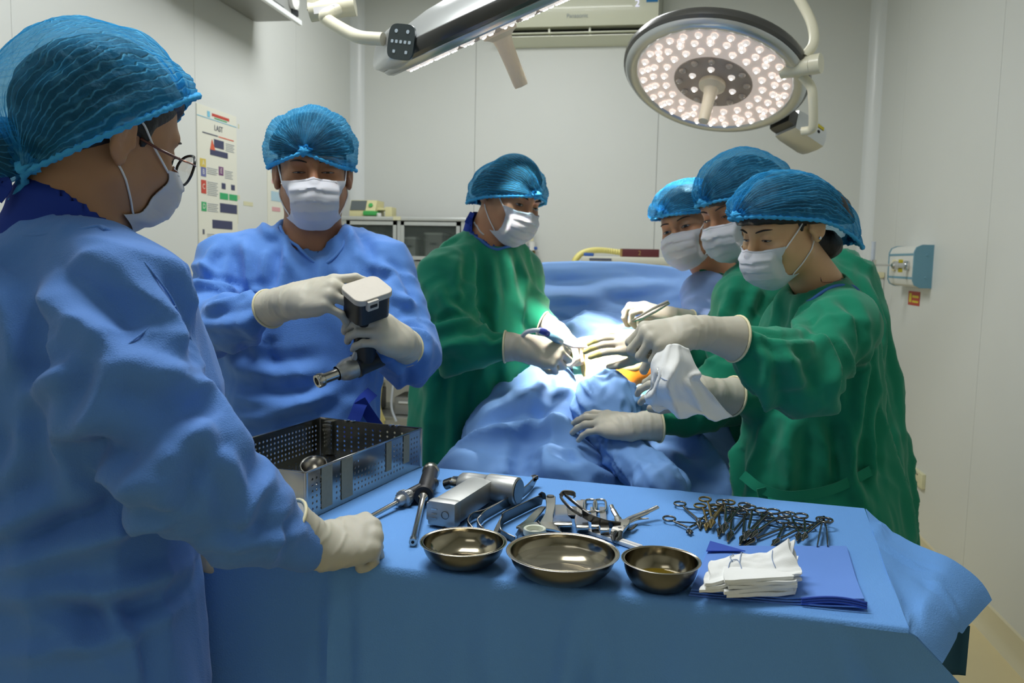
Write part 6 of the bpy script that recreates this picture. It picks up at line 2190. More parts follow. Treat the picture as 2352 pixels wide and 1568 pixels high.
V, Q = nets(wrap, W(1450, 1000, 2.05) - .36, W(1450, 1000, 2.05) + .36, .0065)
V = relax(V, Q, 1, .5)
N = grad(wrap, V)
ax = (W(1505, 1100, 1.93) - W(1392, 900, 2.2))
ax /= np.linalg.norm(ax)
e1 = np.cross(ax, FW)
e1 /= np.linalg.norm(e1)
e2 = np.cross(ax, e1)
dsp = ridged(V, (e1, e2, ax), (.035, .035, .16), 71, .5, 2.2) * .012 + ridged(V, (e1 + .7 * ax, e2, ax), (.05, .05, .06), 72, .5, 2.2) * .007 - .004
V = V + N * dsp[:, None]
lw = tag(mesh_ob('leg_wrap', V, Q, 'patient_drape', origin=W(1450, 1000, 2.05)), "blue cloth wrap round the patient's knee and lower leg, under a gloved hand", 'drape')
tape = tag(ribbon('drape_tape', [W(1255, 945, 2.20), W(1285, 985, 2.14), W(1330, 1030, 2.09)], .07, 'blue_gown_pale', None, -FW), 'pale adhesive patch on the patient drape left of the wrapped knee', 'patch')
bpy.data.objects.remove(tape)

# screen drape hung across the far end of the table
nu, nv = 70, 44
P = np.zeros((nu, nv, 3))
top = np.array([(1190, 640), (1205, 612), (1250, 603), (1330, 600), (1430, 602), (1520, 610), (1600, 622), (1680, 640), (1760, 655)], float)
ui = np.linspace(0, 1, len(top))
for i in range(nu):
    u = i / (nu - 1)
    tx, ty_ = np.interp(u, ui, top[:, 0]), np.interp(u, ui, top[:, 1])
    for j in range(nv):
        v = j / (nv - 1)
        zc = 3.03 - .28 * v - .12 * max(0, v - .55)
        P[i, j] = W(tx + 20 * v * (u - .5), ty_ + 235 * v, zc)
f = P.reshape(-1, 3)
pxu = np.repeat(np.linspace(0, 1, nu), nv)
pv = np.tile(np.linspace(0, 1, nv), nu)
d = np.zeros(len(f))
q = np.stack((pxu * 1.3 + pv * .8, pv * 3.6 - pxu * 1.6, np.zeros(len(f))), 1)
n = perlin(q + .5 * np.stack((perlin(q * .8, 2), perlin(q * .8, 5), np.zeros(len(f))), 1), 17)
d += .022 * np.clip(1 - np.abs(n) * 2.0, 0, 1) ** 1.15
q2 = np.stack((pxu * 4, pv * 5 + pxu * 3, np.zeros(len(f))), 1)
d += .010 * np.clip(1 - np.abs(perlin(q2, 23)) * 2.0, 0, 1) ** 1.15
d -= .01
d *= np.clip(pv * 5, .15, 1)
scr_n = FW


def scr(p):
    'flat stand-in of the hanging sheet, to lay folds along'
    return W(1400, 700, 2.93) @ FW - p @ FW


for pts, w, h, sd in (([(1203, 655), (1327, 690), (1464, 745)], .05, .05, 1), ([(1225, 690), (1361, 664), (1590, 634)], .05, .05, 1), ([(1230, 700), (1320, 735), (1440, 760), (1560, 790)], .05, .045, -1), ([(1215, 645), (1240, 622), (1280, 606)], .03, .03, 1),
                      ([(1420, 610), (1500, 640), (1590, 665)], .04, .03, 1), ([(1300, 780), (1400, 745), (1560, 720)], .05, .035, 1)):
    d += fold(scr, f, pts, w, h * .55, sd, 1.0)
f = f - FW * d[:, None]
tag(MB().grid(f.reshape(nu, nv, 3), thick=.003).build('screen_drape', 'screen_sheet', origin=W(1400, 700, 3.0), sharp=None), 'blue sheet hung as a screen across the head end of the operating table', 'drape')
fr = thing('screen_stand', 'steel frame that holds up the blue screen drape', 'frame', (W(1400, 640, 3.03)[0], W(1400, 640, 3.03)[1], .3))
a_, b_ = W(1225, 622, 3.02), W(1660, 645, 3.02)
a2, b2 = a_.copy(), b_.copy()
a2[2] = b2[2] = .3
MB().tube([a2 + .0, a_, b_, b2], .008, 8).build('tube', 'steel_matte', fr, sharp=None)
for p_ in (a2, b2):
    MB().tube([p_ * np.array((1, 1, 0)) + np.array((0, 0, .001)), p_], .011, 8).build('foot_post', 'steel_matte', fr)

# ================================================================== INSTRUMENT TABLE
TZ = .95
FR, BR = onz(2086, 1441, TZ), onz(1985, 1168, TZ)
dfw = onz(760, 1284, TZ) - FR
dfw /= np.linalg.norm(dfw)
dbk = onz(1000, 1075, TZ) - BR
dbk /= np.linalg.norm(dbk)
LT = 1.14
FL, BL = FR + dfw * LT, BR + dbk * LT
it = thing('instrument_table', 'steel instrument table hidden under the blue cloth in the foreground', 'table', ((FR + BL)[0] / 2, (FR + BL)[1] / 2, 0))
ins = lambda P, k: P + (((FR + BR + BL + FL) / 4) - P) * k
C4 = [ins(P, .07) for P in (FR, BR, BL, FL)]
mb = MB()
v4 = np.array([*[c + np.array((0, 0, -.032)) for c in C4], *[c + np.array((0, 0, -.008)) for c in C4]])
mb.add(v4, [(3, 2, 1, 0), (4, 5, 6, 7), (0, 1, 5, 4), (1, 2, 6, 5), (2, 3, 7, 6), (3, 0, 4, 7)])
mb.build('table_top', 'steel_matte', it, smooth=False)
for c in C4:
    b = ins(c, .14)
    MB().tube([(b[0], b[1], .075), (b[0], b[1], TZ - .03)], .016, 12).build('leg', 'steel_matte', it)
    MB().lathe([(.030, -.012), (.036, -.006), (.036, .006), (.030, .012), (0, .012)], 16, (b[0], b[1], .037), Rx).build('castor', 'black_rubber', it)
MB().tube([(*ins(c, .14)[:2], .24) for c in C4], .010, 8, closed=True).build('lower_rail', 'steel_matte', it, sharp=None)

# cloth: back skirt, top and front skirt in one sheet, then the lifted right-hand side
nu = 190
us = np.linspace(0, 1, nu)
front_out = np.cross(dfw, (0, 0, 1.0))
front_out *= -1 if front_out @ (FR - BR) < 0 else 1
HC = onz(2170, 1530, .885)
prof = []
rad = .012
rows = []
for j, v in enumerate(np.linspace(0, 1, 12)):            # back skirt, bottom to top
    rows.append(('b', .35 + (TZ - .012 - .35) * v))
for a in (.2, .5, .8):
    rows.append(('be', a))
for v in np.linspace(0, 1, 46):
    rows.append(('t', v))
for a in (.2, .4, .6, .8):
    rows.append(('fe', a))
for v in np.linspace(0, 1, 60):
    rows.append(('f', TZ - .011 - v ** 1.15 * (TZ - .011 - .14)))
P = np.zeros((nu, len(rows), 3))
for i, u in enumerate(us):
    f0, b0_ = FL + (FR - FL) * u, BL + (BR - BL) * u
    for j, (k, v) in enumerate(rows):
        if k == 't':
            p = b0_ + (f0 - b0_) * (.02 + .96 * v)
            e = min(v, 1 - v)
            nz = perlin(np.array([[u * 9, v * 4, 1.3]]), 3)[0]
            p = p + np.array((0, 0, .0012 * nz + .006 * max(0, 1 - v * 9) * (perlin(np.array([[u * 14, 2.2, 5]]), 4)[0] + .2)))
        elif k == 'be':
            p = b0_ - front_out * rad * (v - 1) * 0 + np.array((0, 0, -.012 * (1 - v) ** 2)) - front_out * .004 * (1 - v)
        elif k == 'b':
            p = b0_ - front_out * (.004 + .004 * (TZ - v)) + np.array((0, 0, v - TZ))
        elif k == 'fe':
            p = f0 + front_out * .006 * (v - .2) + np.array((0, 0, -.008 * v ** 2))
        else:
            dn = TZ - v
            fl = .035 * dn
            p = f0 + front_out * (.005 + fl) + np.array((0, 0, -dn))
            # the right-hand end of the skirt swings outwards below the corner
            sw = np.clip((u - .70) / .30, 0, 1) ** 2.2
            kk = min(dn, .12) / .065
            p = p + sw * ((HC - FR) * np.array((1, 1, 0)) * kk - front_out * (.005 + fl) * min(kk, 1))
        P[i, j] = p
f = P.reshape(-1, 3)
uu = np.repeat(us, len(rows))
isf = np.tile(np.array([k in ('f',) for k, v in rows]), nu)
dn = np.clip(TZ - f[:, 2], 0, 1)
disp = np.zeros(len(f))
n1 = perlin(np.stack((uu * 6.5, dn * 1.1, np.full(len(f), 3.1)), 1), 5)
n2 = ridged(np.stack((uu * 1.28, dn, np.zeros(len(f))), 1), np.eye(3), (.16, .9, 1), 14, .4, 2)
disp += (n1 * .022 + n2 * .014) * np.clip(dn * 3, 0, 1)
disp = disp * isf
f = f + front_out * disp[:, None]
fo3 = front_out
tent = lambda x: np.clip(1 - np.abs(x), 0, 1)
for px_, py_, w, h, dr in ((757, 1292, .016, .012, .02), (1325, 1364, .018, .013, -.10), (1345, 1366, .014, .008, .12), (1893, 1412, .016, .013, -.02), (1110, 1330, .03, .008, .10), (1600, 1390, .03, .010, -.12)):
    u0 = ((onz(px_, py_, TZ) - FL) @ -dfw) / LT
    xx_ = (uu - u0 - dr * dn) / w
    f = f + fo3 * ((tent(xx_) - .7 * tent(xx_ - 1.5)) * h * np.clip(dn * 9, 0, 1) * isf)[:, None]
P = f.reshape(nu, len(rows), 3)
cl = MB()
cl.grid(P, thick=.0012)
# right-hand side: edge, crease and hem, back to front
E3 = [onz(1988, 1169, TZ), onz(2008, 1232, TZ + .001), onz(2035, 1312, TZ + .001), onz(2062, 1385, TZ), FR]
K3 = [onz(2180, 1281, .930), onz(2166, 1308, .930), onz(2149, 1338, .930), onz(2122, 1398, .937), onz(2094, 1465, .947)]
H3 = [onz(2277, 1378, .870), onz(2258, 1398, .870), onz(2238, 1420, .872), onz(2198, 1460, .876), onz(2170, 1530, .885)]
side = []
for m_ in range(49):
    s = m_ / 48 * 4
    i = min(int(s), 3)
    g = s - i
    e, k3, h3 = (L_[i] * (1 - g) + L_[i + 1] * g for L_ in (E3, K3, H3))
    row = []
    for w in np.linspace(0, 1, 20):
        if w < .04:
            row.append(e + (k3 - e) * w / .6)
        elif w < .6:
            q = w / .6
            row.append(e + (k3 - e) * q + np.array((0, 0, -.012 * math.sin(q * PI) * (1 - s / 5))) + np.array((0, 0, .004)) * perlin(np.array([[s * 1.2, q * 2, 4.]]), 6)[0])
        else:
            q = (w - .6) / .4
            row.append(k3 + (h3 - k3) * q + RT * .012 * math.sin(q * PI))
    side.append(row)
side = np.array(side)
# its front row is the edge of the front skirt itself, so the cloth closes at the corner
kf = [j for j, (k, v) in enumerate(rows) if k in ('fe', 'f') and TZ - P[-1, j, 2] < .068]
edge = spline(np.concatenate((side[-1][:1], P[-1, kf])), 6)
edge = edge[np.round(np.linspace(0, len(edge) - 1, side.shape[1])).astype(int)]
dif = edge - side[-1]
wgt = np.clip(np.linspace(-2.2, 1, side.shape[0]), 0, 1) ** 1.5
side = side + wgt[:, None, None] * dif[None]
sf = side.reshape(-1, 3)
sd_ = crease(sf, onz(2018, 1255, .945), onz(2150, 1338, .91), .008, .007) + crease(sf, onz(2010, 1235, .945), onz(2032, 1195, .94), .008, .006) + crease(sf, onz(2149, 1338, .930), onz(2198, 1460, .876), .012, .008)
sf = sf + np.array((0, 0, 1.0)) * sd_[:, None]
cl.grid(sf.reshape(side.shape)[:, ::-1], thick=.0012)
tag(cl.build('table_drape', 'drape', origin=(FR + BL) / 2, sharp=50), 'blue cloth covering the instrument table, falling over its front and right end', 'drape')
u0, u1 = onz(2190, 1462, .866), onz(2226, 1440, .866)
und = []
for z in np.linspace(.868, .790, 8):
    a_, b_ = u0.copy(), u1 + RT * .002 * (1 + math.sin(z * 9)) * .2
    a_ = a_ - RT * .05 + FW * .02
    b_ = b_ + FW * .0
    a_[2] = b_[2] = z
    und.append([a_ + (b_ - a_) * t_ + FW * .006 * math.sin(t_ * 7 + z * 3) for t_ in np.linspace(0, 1, 10)])
tag(MB().grid(np.array(und), thick=.0015).build('under_drape', 'dark_green_drape', origin=u1, sharp=None), 'dark teal undersheet hanging below the right corner of the blue table cloth', 'drape')

# ================================================================== THINGS ON THE INSTRUMENT TABLE
T0 = TZ + .0026
tp = lambda px, py, h=0.0: onz(px, py, T0 + h)
ZV = np.array((0, 0, 1.0))


def perf(mb, P0, U, V, nu, nv, hole, skip=None, n=6):
    'sheet spanned by U, V from P0 with real round holes on a grid'
    du, dv = U / nu, V / nv
    lu, lv = np.linalg.norm(du), np.linalg.norm(dv)
    r = hole
    an = np.arange(n) * 2 * PI / n + PI / n
    for i in range(nu):
        for j in range(nv):
            c = P0 + du * (i + .5) + dv * (j + .5)
            sq = [c - du / 2 - dv / 2, c + du / 2 - dv / 2, c + du / 2 + dv / 2, c - du / 2 + dv / 2]
            if skip and skip(i, j):
                mb.add(sq, [(0, 1, 2, 3)])
                continue
            an4 = np.array((5, 7, 1, 3)) * PI / 4
            a8 = np.concatenate([[a, a + PI / 4] for a in an4])
            ci = [c + du / lu * r * math.cos(a) + dv / lv * r * math.sin(a) for a in a8]
            mid = [(sq[k] + sq[(k + 1) % 4]) / 2 for k in range(4)]
            out = [sq[0], mid[0], sq[1], mid[1], sq[2], mid[2], sq[3], mid[3]]
            mb.add(out + ci, [(k, (k + 1) % 8, 8 + (k + 1) % 8, 8 + k) for k in range(8)])
    return mb


# perforated steel tray
Nn, Ff = tp(703, 1196), tp(966, 1071)
LU = Ff - Nn
lu = LU / np.linalg.norm(LU)
pw_ = np.array((-lu[1], lu[0], 0))
if pw_ @ RT > 0:
    pw_ = -pw_
BWd, BH = .255, .083
tray = thing('steel_tray', 'perforated steel instrument tray with grey tape bands on its side', 'tray', Nn + LU / 2 + pw_ * BWd / 2)
Up = ZV * BH
g = .004


def solid(o, th=.0011):
    md = o.modifiers.new('sheet', 'SOLIDIFY')
    md.thickness = th
    md.offset = 0
    return o


skn = lambda i, j: j in (0, 7) or i in (0, 33) or (4 <= i <= 6) or (9 <= i <= 11 and j < 7) or (i in (22, 23) and j > 1) or (28 <= i <= 29) or (14 <= i <= 20 and j >= 5) or (7 <= i <= 8 and j == 6)
solid(perf(MB(), Nn, LU, Up, 34, 8, .0026, skn).build('long_side', 'tray', tray, smooth=False))
skf = lambda i, j: j in (0, 7) or i in (0, 33)
solid(perf(MB(), Nn + pw_ * BWd, LU, Up, 34, 8, .0026, skf).build('long_side', 'tray', tray, smooth=False))
ske = lambda i, j: j in (0, 7) or i in (0, 13) or (i > 4 and j < 1)
solid(perf(MB(), Ff, pw_ * BWd, Up, 14, 8, .0026, ske).build('short_side', 'tray', tray, smooth=False))
skn2 = lambda i, j: j in (0, 7) or i > 9 or (i + j) % 3 == 0 and j > 4 or i in (0,) or j > 5
solid(perf(MB(), Nn, pw_ * BWd, Up, 14, 8, .0026, skn2).build('short_side', 'tray', tray, smooth=False))
solid(perf(MB(), Nn + ZV * .0015, LU, pw_ * BWd, 34, 14, .0026, lambda i, j: (i + j) % 2).build('bottom', 'tray', tray, smooth=False))
cs = [Nn, Ff, Ff + pw_ * BWd, Nn + pw_ * BWd]
MB().tube([c + Up for c in cs], .0022, 8, closed=True).build('rim', 'steel', tray, sharp=None)
for c in cs:
    MB().tube([c + ZV * .0005, c + Up], .0034, 10).build('corner', 'steel', tray)
out = -pw_
for f0, f1 in ((.105, .185), (.255, .345), (.64, .69), (.81, .87)):
    a = Nn + LU * f0 + out * .0012
    b = Nn + LU * f1 + out * .0012
    hh_ = (.10, .98) if f0 < .5 else (.28, .98)
    MB().add([a + Up * hh_[0], b + Up * hh_[0], b + Up * hh_[1], a + Up * hh_[1], a + Up * hh_[0] + out * .0006, b + Up * hh_[0] + out * .0006, b + Up * hh_[1] + out * .0006, a + Up * hh_[1] + out * .0006],
             [(0, 1, 2, 3), (7, 6, 5, 4), (0, 4, 5, 1), (1, 5, 6, 2), (2, 6, 7, 3), (3, 7, 4, 0)]).build('tape_band', 'tape', tray, smooth=False)
Rtr = np.stack((lu, pw_, ZV), 1)
for k, f in enumerate((.28, .34, .72, .78)):
    c = Ff + pw_ * BWd * (1 - f) + Up
    MB().box(c - lu * .002, (.012, .008, .006), Rtr, bev=.002).build('rim_clip', 'chrome', tray)
MB().box(Ff + pw_ * BWd * .90 + ZV * BH * .5 - lu * .006, (.010, .020, BH * .9), Rtr, bev=.002).build('inner_bracket', 'tray', tray)
for f in (.84, .72):
    MB().box(Ff + pw_ * BWd * .90 + ZV * BH * f - lu * .010, (.008, .022, .006), Rtr, bev=.002).build('bracket_tab', 'steel', tray)
# what lies in the tray
ib = lambda u, w, z: Nn + LU * u + pw_ * BWd * w + ZV * z
cupR = np.stack((cvec(1, 0, 0), cvec(0, .55, .83), cvec(0, .83, -.55)), 1)
cup = thing('steel_cup', 'small steel cup lying on its side in the tray', 'cup', ib(.50, .50, .004))
MB().lathe([(0, -.028), (.017, -.028), (.021, -.02), (.024, .006), (.026, .008), (.0245, .0085), (.022, .004), (.018, -.02), (0, -.024)], 26, ib(.50, .50, .030), cupR).build('bowl', 'steel', cup)
MB().lathe([(.0265, .006), (.0275, .008), (.0265, .010), (.025, .008)], 26, ib(.50, .50, .030), cupR, closed=True).build('rim', 'chrome', cup)
rod = thing('guide_rod', 'long thin steel rod lying across the tray', 'rod', ib(.2, .5, .01))
MB().tube([ib(.34, .30, .016), ib(.06, .88, .056)], .0045, 10).build('shaft', 'steel', rod)
MB().tube([ib(.34, .30, .016), ib(.365, .25, .0125)], .007, 12).build('tip', 'chrome', rod)
rod2 = thing('bone_lever', 'flat steel lever lying in the near end of the tray', 'lever', ib(.12, .35, .01))
MB().box(ib(.14, .42, .040), (.15, .022, .004), frame(ZV, cvec(.25, 0, .9)), bev=.0015).build('blade', 'steel', rod2)
MB().lathe([(0, -.012), (.009, -.009), (.011, 0), (.009, .009), (0, .012)], 16, ib(.10, .16, .058)).build('knob', 'steel_dark', rod2)
MB().tube([ib(.10, .16, .050), ib(.12, .30, .040)], .005, 8).build('neck', 'steel', rod2)


# ---- drill with toothed chuck
def axis_frame(a, b):
    d = b - a
    return np.linalg.norm(d), frame(d)


a, b = tp(826, 1200, .007), tp(912, 1153, .012)
hd = thing('hand_drill', 'steel hand drill with toothed chuck lying along the tray', 'drill', (a + b) / 2)
L, Rr = axis_frame(a, b)
MB().tube([tp(806, 1213, .006), a], .0022, 8).build('drill_bit', 'steel_dark', hd)
MB().lathe([(0, -.002), (.0045, 0), (.0055, .004), (.0055, .018), (.0042, .022), (.0042, L)], 16, a, Rr).build('shaft', 'steel', hd)
c = b
L2, R2 = axis_frame(b, tp(952, 1132, .014))
MB().lathe([(0, 0), (.007, 0), (.010, .006), (.010, .016), (.0155, .018), (.0155, .027), (.0125, .028), (.0125, .040), (0, .040)], 28, c, R2).build('chuck', 'steel_matte', hd)
ch = [o for o in hd.children if o.name.startswith('chuck')][0]
for i in range(18):
    an = i * 2 * PI / 18
    MB().box(c + R2 @ np.array((.0155 * math.cos(an), .0155 * math.sin(an), .022)), (.0016, .0016, .009), R2).build('tooth', 'steel_matte', ch, smooth=False)
MB().lathe([(.0115, .040), (.0125, .044), (.0125, .10), (.010, .13), (0, .132)], 20, c, R2).build('handle', 'black_plastic', hd)

# ---- screwdriver with black grip
a, b, e = tp(948, 1245, .0065), tp(973, 1137, .0165), tp(990, 1082, .019)
sdv = thing('screwdriver', 'long steel screwdriver with black flanged grip beside the tray', 'screwdriver', (a + b) / 2)
L, Rr = axis_frame(a, b)
MB().lathe([(0, .001), (.0025, 0), (.0062, 0), (.0065, .014), (.0052, .018), (.0048, L * .6), (.0052, L * .9), (.009, L * .93), (.009, L), (0, L)], 18, a, Rr).build('shaft', 'steel', sdv)
MB().lathe([(0, -.0006), (.0024, -.0006), (.0024, .0005)], 12, a, Rr).build('socket_hole', 'black', sdv)
L2, R2 = axis_frame(b, e)
MB().lathe([(.008, -.004), (.017, -.004), (.0185, 0), (.0185, .005), (.014, .008), (.0115, .014), (.0125, .03), (.0155, .05), (.0155, L2 * .8), (.014, L2 * .95), (0, L2 * .95)], 24, b, R2).build('grip', 'black_rubber', sdv)
MB().lathe([(.0145, L2 * .94), (.0175, L2 * .96), (.0175, L2 * 1.03), (.014, L2 * 1.06), (0, L2 * 1.06)], 24, b, R2).build('end_cap', 'steel', sdv)

# ---- silver pistol drill on the table
g0, g1 = tp(1018, 1178, .024), tp(1112, 1118, .026)
b0, b1 = tp(1058, 1110, .026), tp(1192, 1128, .028)
pd = thing('pistol_drill', 'silver pistol-grip surgical drill lying on the blue cloth', 'drill', (g0 + b1) / 2)
L, Rr = axis_frame(b0, b1)
MB().lathe([(0, 0), (.018, 0), (.021, .004), (.0225, .02), (.0225, .055), (.0235, .057), (.0255, .062), (.0255, L - .012), (.025, L - .003), (.022, L - .001), (.0, L - .006)], 36, b0, Rr).build('barrel', 'steel_matte', pd)
MB().lathe([(0, L - .004), (.020, L - .002), (.0215, L + .0005), (0, L + .0006)], 30, b0, Rr).build('end_disc', 'steel_dark', pd)
Rg = np.stack((frame(g1 - g0, ZV)[:, 0], frame(g1 - g0, ZV)[:, 1], frame(g1 - g0, ZV)[:, 2]), 1)
Lg_ = np.linalg.norm(g1 - g0)
MB().box((g0 + g1) / 2, (.048, .040, Lg_), Rg, bev=.009).build('grip', 'steel_matte', pd)
MB().box(g0 + Rg[:, 2] * .004, (.052, .043, .026), Rg, bev=.008).build('battery_cap', 'steel_matte', pd)
bc = [o for o in pd.children if o.name.startswith('battery_cap')][0]
fc = g0 - Rg[:, 2] * .0093
sx = 1 if Rg[:, 0] @ RT > 0 else -1
for k in (-.008, 0, .008):
    MB().box(fc - Rg[:, 0] * sx * .012 + Rg[:, 1] * k, (.010, .0022, .002), Rg).build('ridge', 'steel', bc)
MB().lathe([(.006, 0), (.007, -.0008), (.0062, -.001)], 20, fc + Rg[:, 0] * sx * .008, Rg, closed=True).build('round_mark', 'steel_dark', bc)
MB().box(g0 - Rg[:, 0] * sx * .027 + Rg[:, 2] * .006, (.008, .03, .016), Rg, bev=.003).build('latch', 'steel_matte', pd)
MB().lathe([(0, -.020), (.008, -.02), (.012, -.016), (.013, -.004), (.016, 0)], 24, b0, Rr).build('chuck', 'steel', pd)
MB().tube([b0 + Rr[:, 2] * -.018, b0 + Rr[:, 2] * -.032 - ZV * .006], .010, 16).build('collet', 'steel_dark', pd)
MB().tube([b0 + Rr[:, 2] * .012 + cvec(0, -.6, -.7) * .02, b0 + Rr[:, 2] * .012 + cvec(0, -.6, -.7) * .030], .006, 12).build('trigger', 'steel_dark', pd)


def strip(pts, w, th, name, m, parent, side=None):
    'bent flat bar: pts world, w width(s), lying across side'
    p = spline(pts, 7)
    t = np.gradient(p, axis=0)
    t /= np.linalg.norm(t, axis=1)[:, None]
    s_ = np.tile(np.asarray(side, float), (len(p), 1))
    s_ = s_ - t * (s_ * t).sum(1)[:, None]
    s_ /= np.linalg.norm(s_, axis=1)[:, None]
    ww = np.interp(np.linspace(0, 1, len(p)), np.linspace(0, 1, len(np.atleast_1d(w))), np.atleast_1d(w)) if np.ndim(w) else np.full(len(p), w)
    n = np.cross(t, s_)
    V = np.stack((p - s_ * ww[:, None] / 2 - n * th / 2, p + s_ * ww[:, None] / 2 - n * th / 2, p + s_ * ww[:, None] / 2 + n * th / 2, p - s_ * ww[:, None] / 2 + n * th / 2), 1)
    k = len(p)
    F = [(i * 4 + j, i * 4 + (j + 1) % 4, (i + 1) * 4 + (j + 1) % 4, (i + 1) * 4 + j) for i in range(k - 1) for j in range(4)] + [(3, 2, 1, 0), (4 * k - 4, 4 * k - 3, 4 * k - 2, 4 * k - 1)]
    o = mesh_ob(name, V.reshape(-1, 3), F, m, parent, sharp=40)
    bv = o.modifiers.new('edge', 'BEVEL')
    bv.width = min(.0006, th * .3)
    bv.segments = 1
    bv.limit_method = 'ANGLE'
    return o


GR = 'bent steel retractors'
vert_side = ZV * .9 - FW * .35


def retractor(label, parts, loc, group=GR, name='retractor'):
    t = thing(name, label, 'retractor', loc, group)
    for nm, pts, w, th, side, m in parts:
        strip([tp(*q) for q in pts], w, th, nm, m, t, side)
    return t


retractor('large curved steel retractor with upturned hook beside the pistol drill',
          [('blade', [(1229, 1094, .022), (1226, 1106, .012), (1205, 1128, .012), (1160, 1156, .012), (1118, 1180, .012), (1104, 1192, .012)], [.016, .020, .020, .018, .018], .0028, vert_side, 'steel_dark'),
           ('bent_end', [(1104, 1192, .012), (1097, 1202, .010), (1103, 1215, .008), (1112, 1222, .006)], .017, .0028, vert_side, 'steel_dark')], tp(1160, 1156))
retractor('narrow bent retractor half hidden behind the large curved retractor',
          [('blade', [(1150, 1158, .008), (1115, 1176, .009), (1090, 1183, .010), (1079, 1190, .010)], .014, .0025, vert_side, 'steel_dark'),
           ('bent_end', [(1079, 1190, .010), (1075, 1203, .010), (1084, 1217, .008), (1092, 1224, .006)], .015, .0025, vert_side, 'steel_dark')], tp(1100, 1185))
retractor('sharp-angled steel retractor with folded tip behind the empty bowl',
          [('blade', [(1246, 1146, .012), (1225, 1155, .012), (1190, 1172, .012), (1160, 1187, .012), (1152, 1193, .012)], .022, .0026, vert_side, 'steel_dark'),
           ('tip', [(1240, 1132, .026), (1247, 1136, .022), (1248, 1146, .012)], .010, .0026, RT, 'steel_dark'),
           ('bent_end', [(1152, 1193, .012), (1148, 1205, .010), (1150, 1222, .008), (1165, 1232, .004), (1184, 1241, .003)], .014, .0026, vert_side, 'steel_dark')], tp(1200, 1175))
retractor('slim steel bar lying between the angled retractor and the bowls',
          [('blade', [(1156, 1184, .004), (1146, 1206, .004), (1136, 1226, .004)], [.006, .009, .008], .002, RT, 'steel_dark')], tp(1146, 1206))
retractor('long dark fenestrated retractor with curled end over the small retractors',
          [('left_rail', [(1287, 1139, .030), (1294, 1150, .032), (1312, 1168, .030), (1336, 1184, .024)], .006, .003, vert_side, 'steel_dark'),
           ('right_rail', [(1298, 1136, .034), (1310, 1146, .036), (1330, 1162, .032), (1350, 1178, .026)], .006, .003, vert_side, 'steel_dark'),
           ('curl', [(1287, 1139, .030), (1296, 1131, .036), (1316, 1133, .036), (1320, 1142, .030)], .010, .0028, vert_side, 'steel_dark'),
           ('handle', [(1338, 1178, .026), (1362, 1192, .022), (1392, 1202, .016), (1424, 1207, .012)], [.016, .015, .014, .015], .003, vert_side, 'steel_dark')], tp(1350, 1185))
for (px, w, y0, y1, lab) in ((1291, .030, 1160, 1206, 'broad polished retractor with rounded end behind the large bowl'), (1337, .019, 1150, 1212, 'forked steel retractor right of the broad polished one'),
                             (1366, .012, 1165, 1210, 'narrow steel retractor with small bent foot, third from the broad one'), (1388, .014, 1165, 1218, 'steel retractor with loop handle beside the rongeur')):
    t = thing('retractor', lab, 'retractor', tp(px, (y0 + y1) / 2), 'small retractors behind the large bowl')
    dx = -6 if px < 1300 else -4
    strip([tp(px + dx, y0, .004), tp(px + dx * .5, (y0 + y1) / 2, .006), tp(px, y1 - 14, .013), tp(px + 1, y1 - 4, .017), tp(px + 1, y1 + 4, .012), tp(px + 1, y1 + 10, .002)],
          [w * .8, w * .8, w, w * 1.05, w, w], .0026, 'blade', 'steel', t, RT)
    if px in (1366, 1388):
        c = tp(px - 10, y0 - 2, .004)
        tt = np.arange(24) * 2 * PI / 24
        Rl = np.stack((RT, np.cross(ZV, RT), ZV), 1)
        ring = np.array([tp(px - 10 + 14 * math.copysign(abs(math.cos(a)) ** .6, math.cos(a)), y0 - 4 + 14 * math.copysign(abs(math.sin(a)) ** .7, math.sin(a)), .006) for a in tt])
        MB().tube(ring, .0024, 7, closed=True).build('loop_handle', 'steel', t, sharp=None)
    elif px == 1337:
        for s_ in (-1, 1):
            strip([tp(px - 2 + s_ * 7, y1 - 40, .006), tp(px - 2 + s_ * 12, y1 - 18, .010), tp(px + s_ * 10, y1 - 2, .014)], .005, .0025, 'prong', 'steel', t, RT)
        strip([tp(px + 4, y0 - 2, .004), tp(px - 2, y0 + 30, .004)], .012, .0026, 'shank', 'steel_dark', t, RT)
    else:
        strip([tp(px + 26, y0 + 4, .004), tp(px + 18, y0 + 24, .004)], .022, .003, 'dark_plate', 'steel_dark', t, RT)

# ---- plate bender: two flat levers on a broad base
pb = thing('plate_bender', 'steel plate bender with two flat levers behind the large bowl', 'plate bender', tp(1230, 1200), None)
strip([tp(1248, 1165, .010), tp(1236, 1176, .010), tp(1218, 1196, .010), tp(1200, 1212, .012)], [.008, .013, .016, .022], .004, 'lever', 'steel', pb, RT * .8 + np.cross(ZV, RT) * .5)
strip([tp(1264, 1142, .014), tp(1265, 1160, .014), tp(1261, 1182, .013), tp(1255, 1203, .013)], [.019, .016, .014, .022], .005, 'lever', 'steel', pb, RT)
MB().lathe([(0, 0), (.007, 0), (.007, .002), (0, .0025)], 14, tp(1264, 1140, .016)).build('pin', 'steel_dark', pb)
strip([tp(1188, 1232, .004), tp(1200, 1217, .014), tp(1222, 1209, .018), tp(1240, 1209, .018), tp(1246, 1211, .016)], [.03, .032, .032, .034, .034], .004, 'base_jaw', 'steel', pb, np.cross(ZV, RT))
strip([tp(1238, 1209, .018), tp(1256, 1208, .018), tp(1278, 1212, .014), tp(1288, 1220, .006)], [.030, .034, .032, .03], .004, 'base_jaw', 'steel', pb, np.cross(ZV, RT))
rg = thing('plastic_ring', 'milky plastic ring lying on the plate bender behind the bowls', 'ring', tp(1228, 1222, .022))
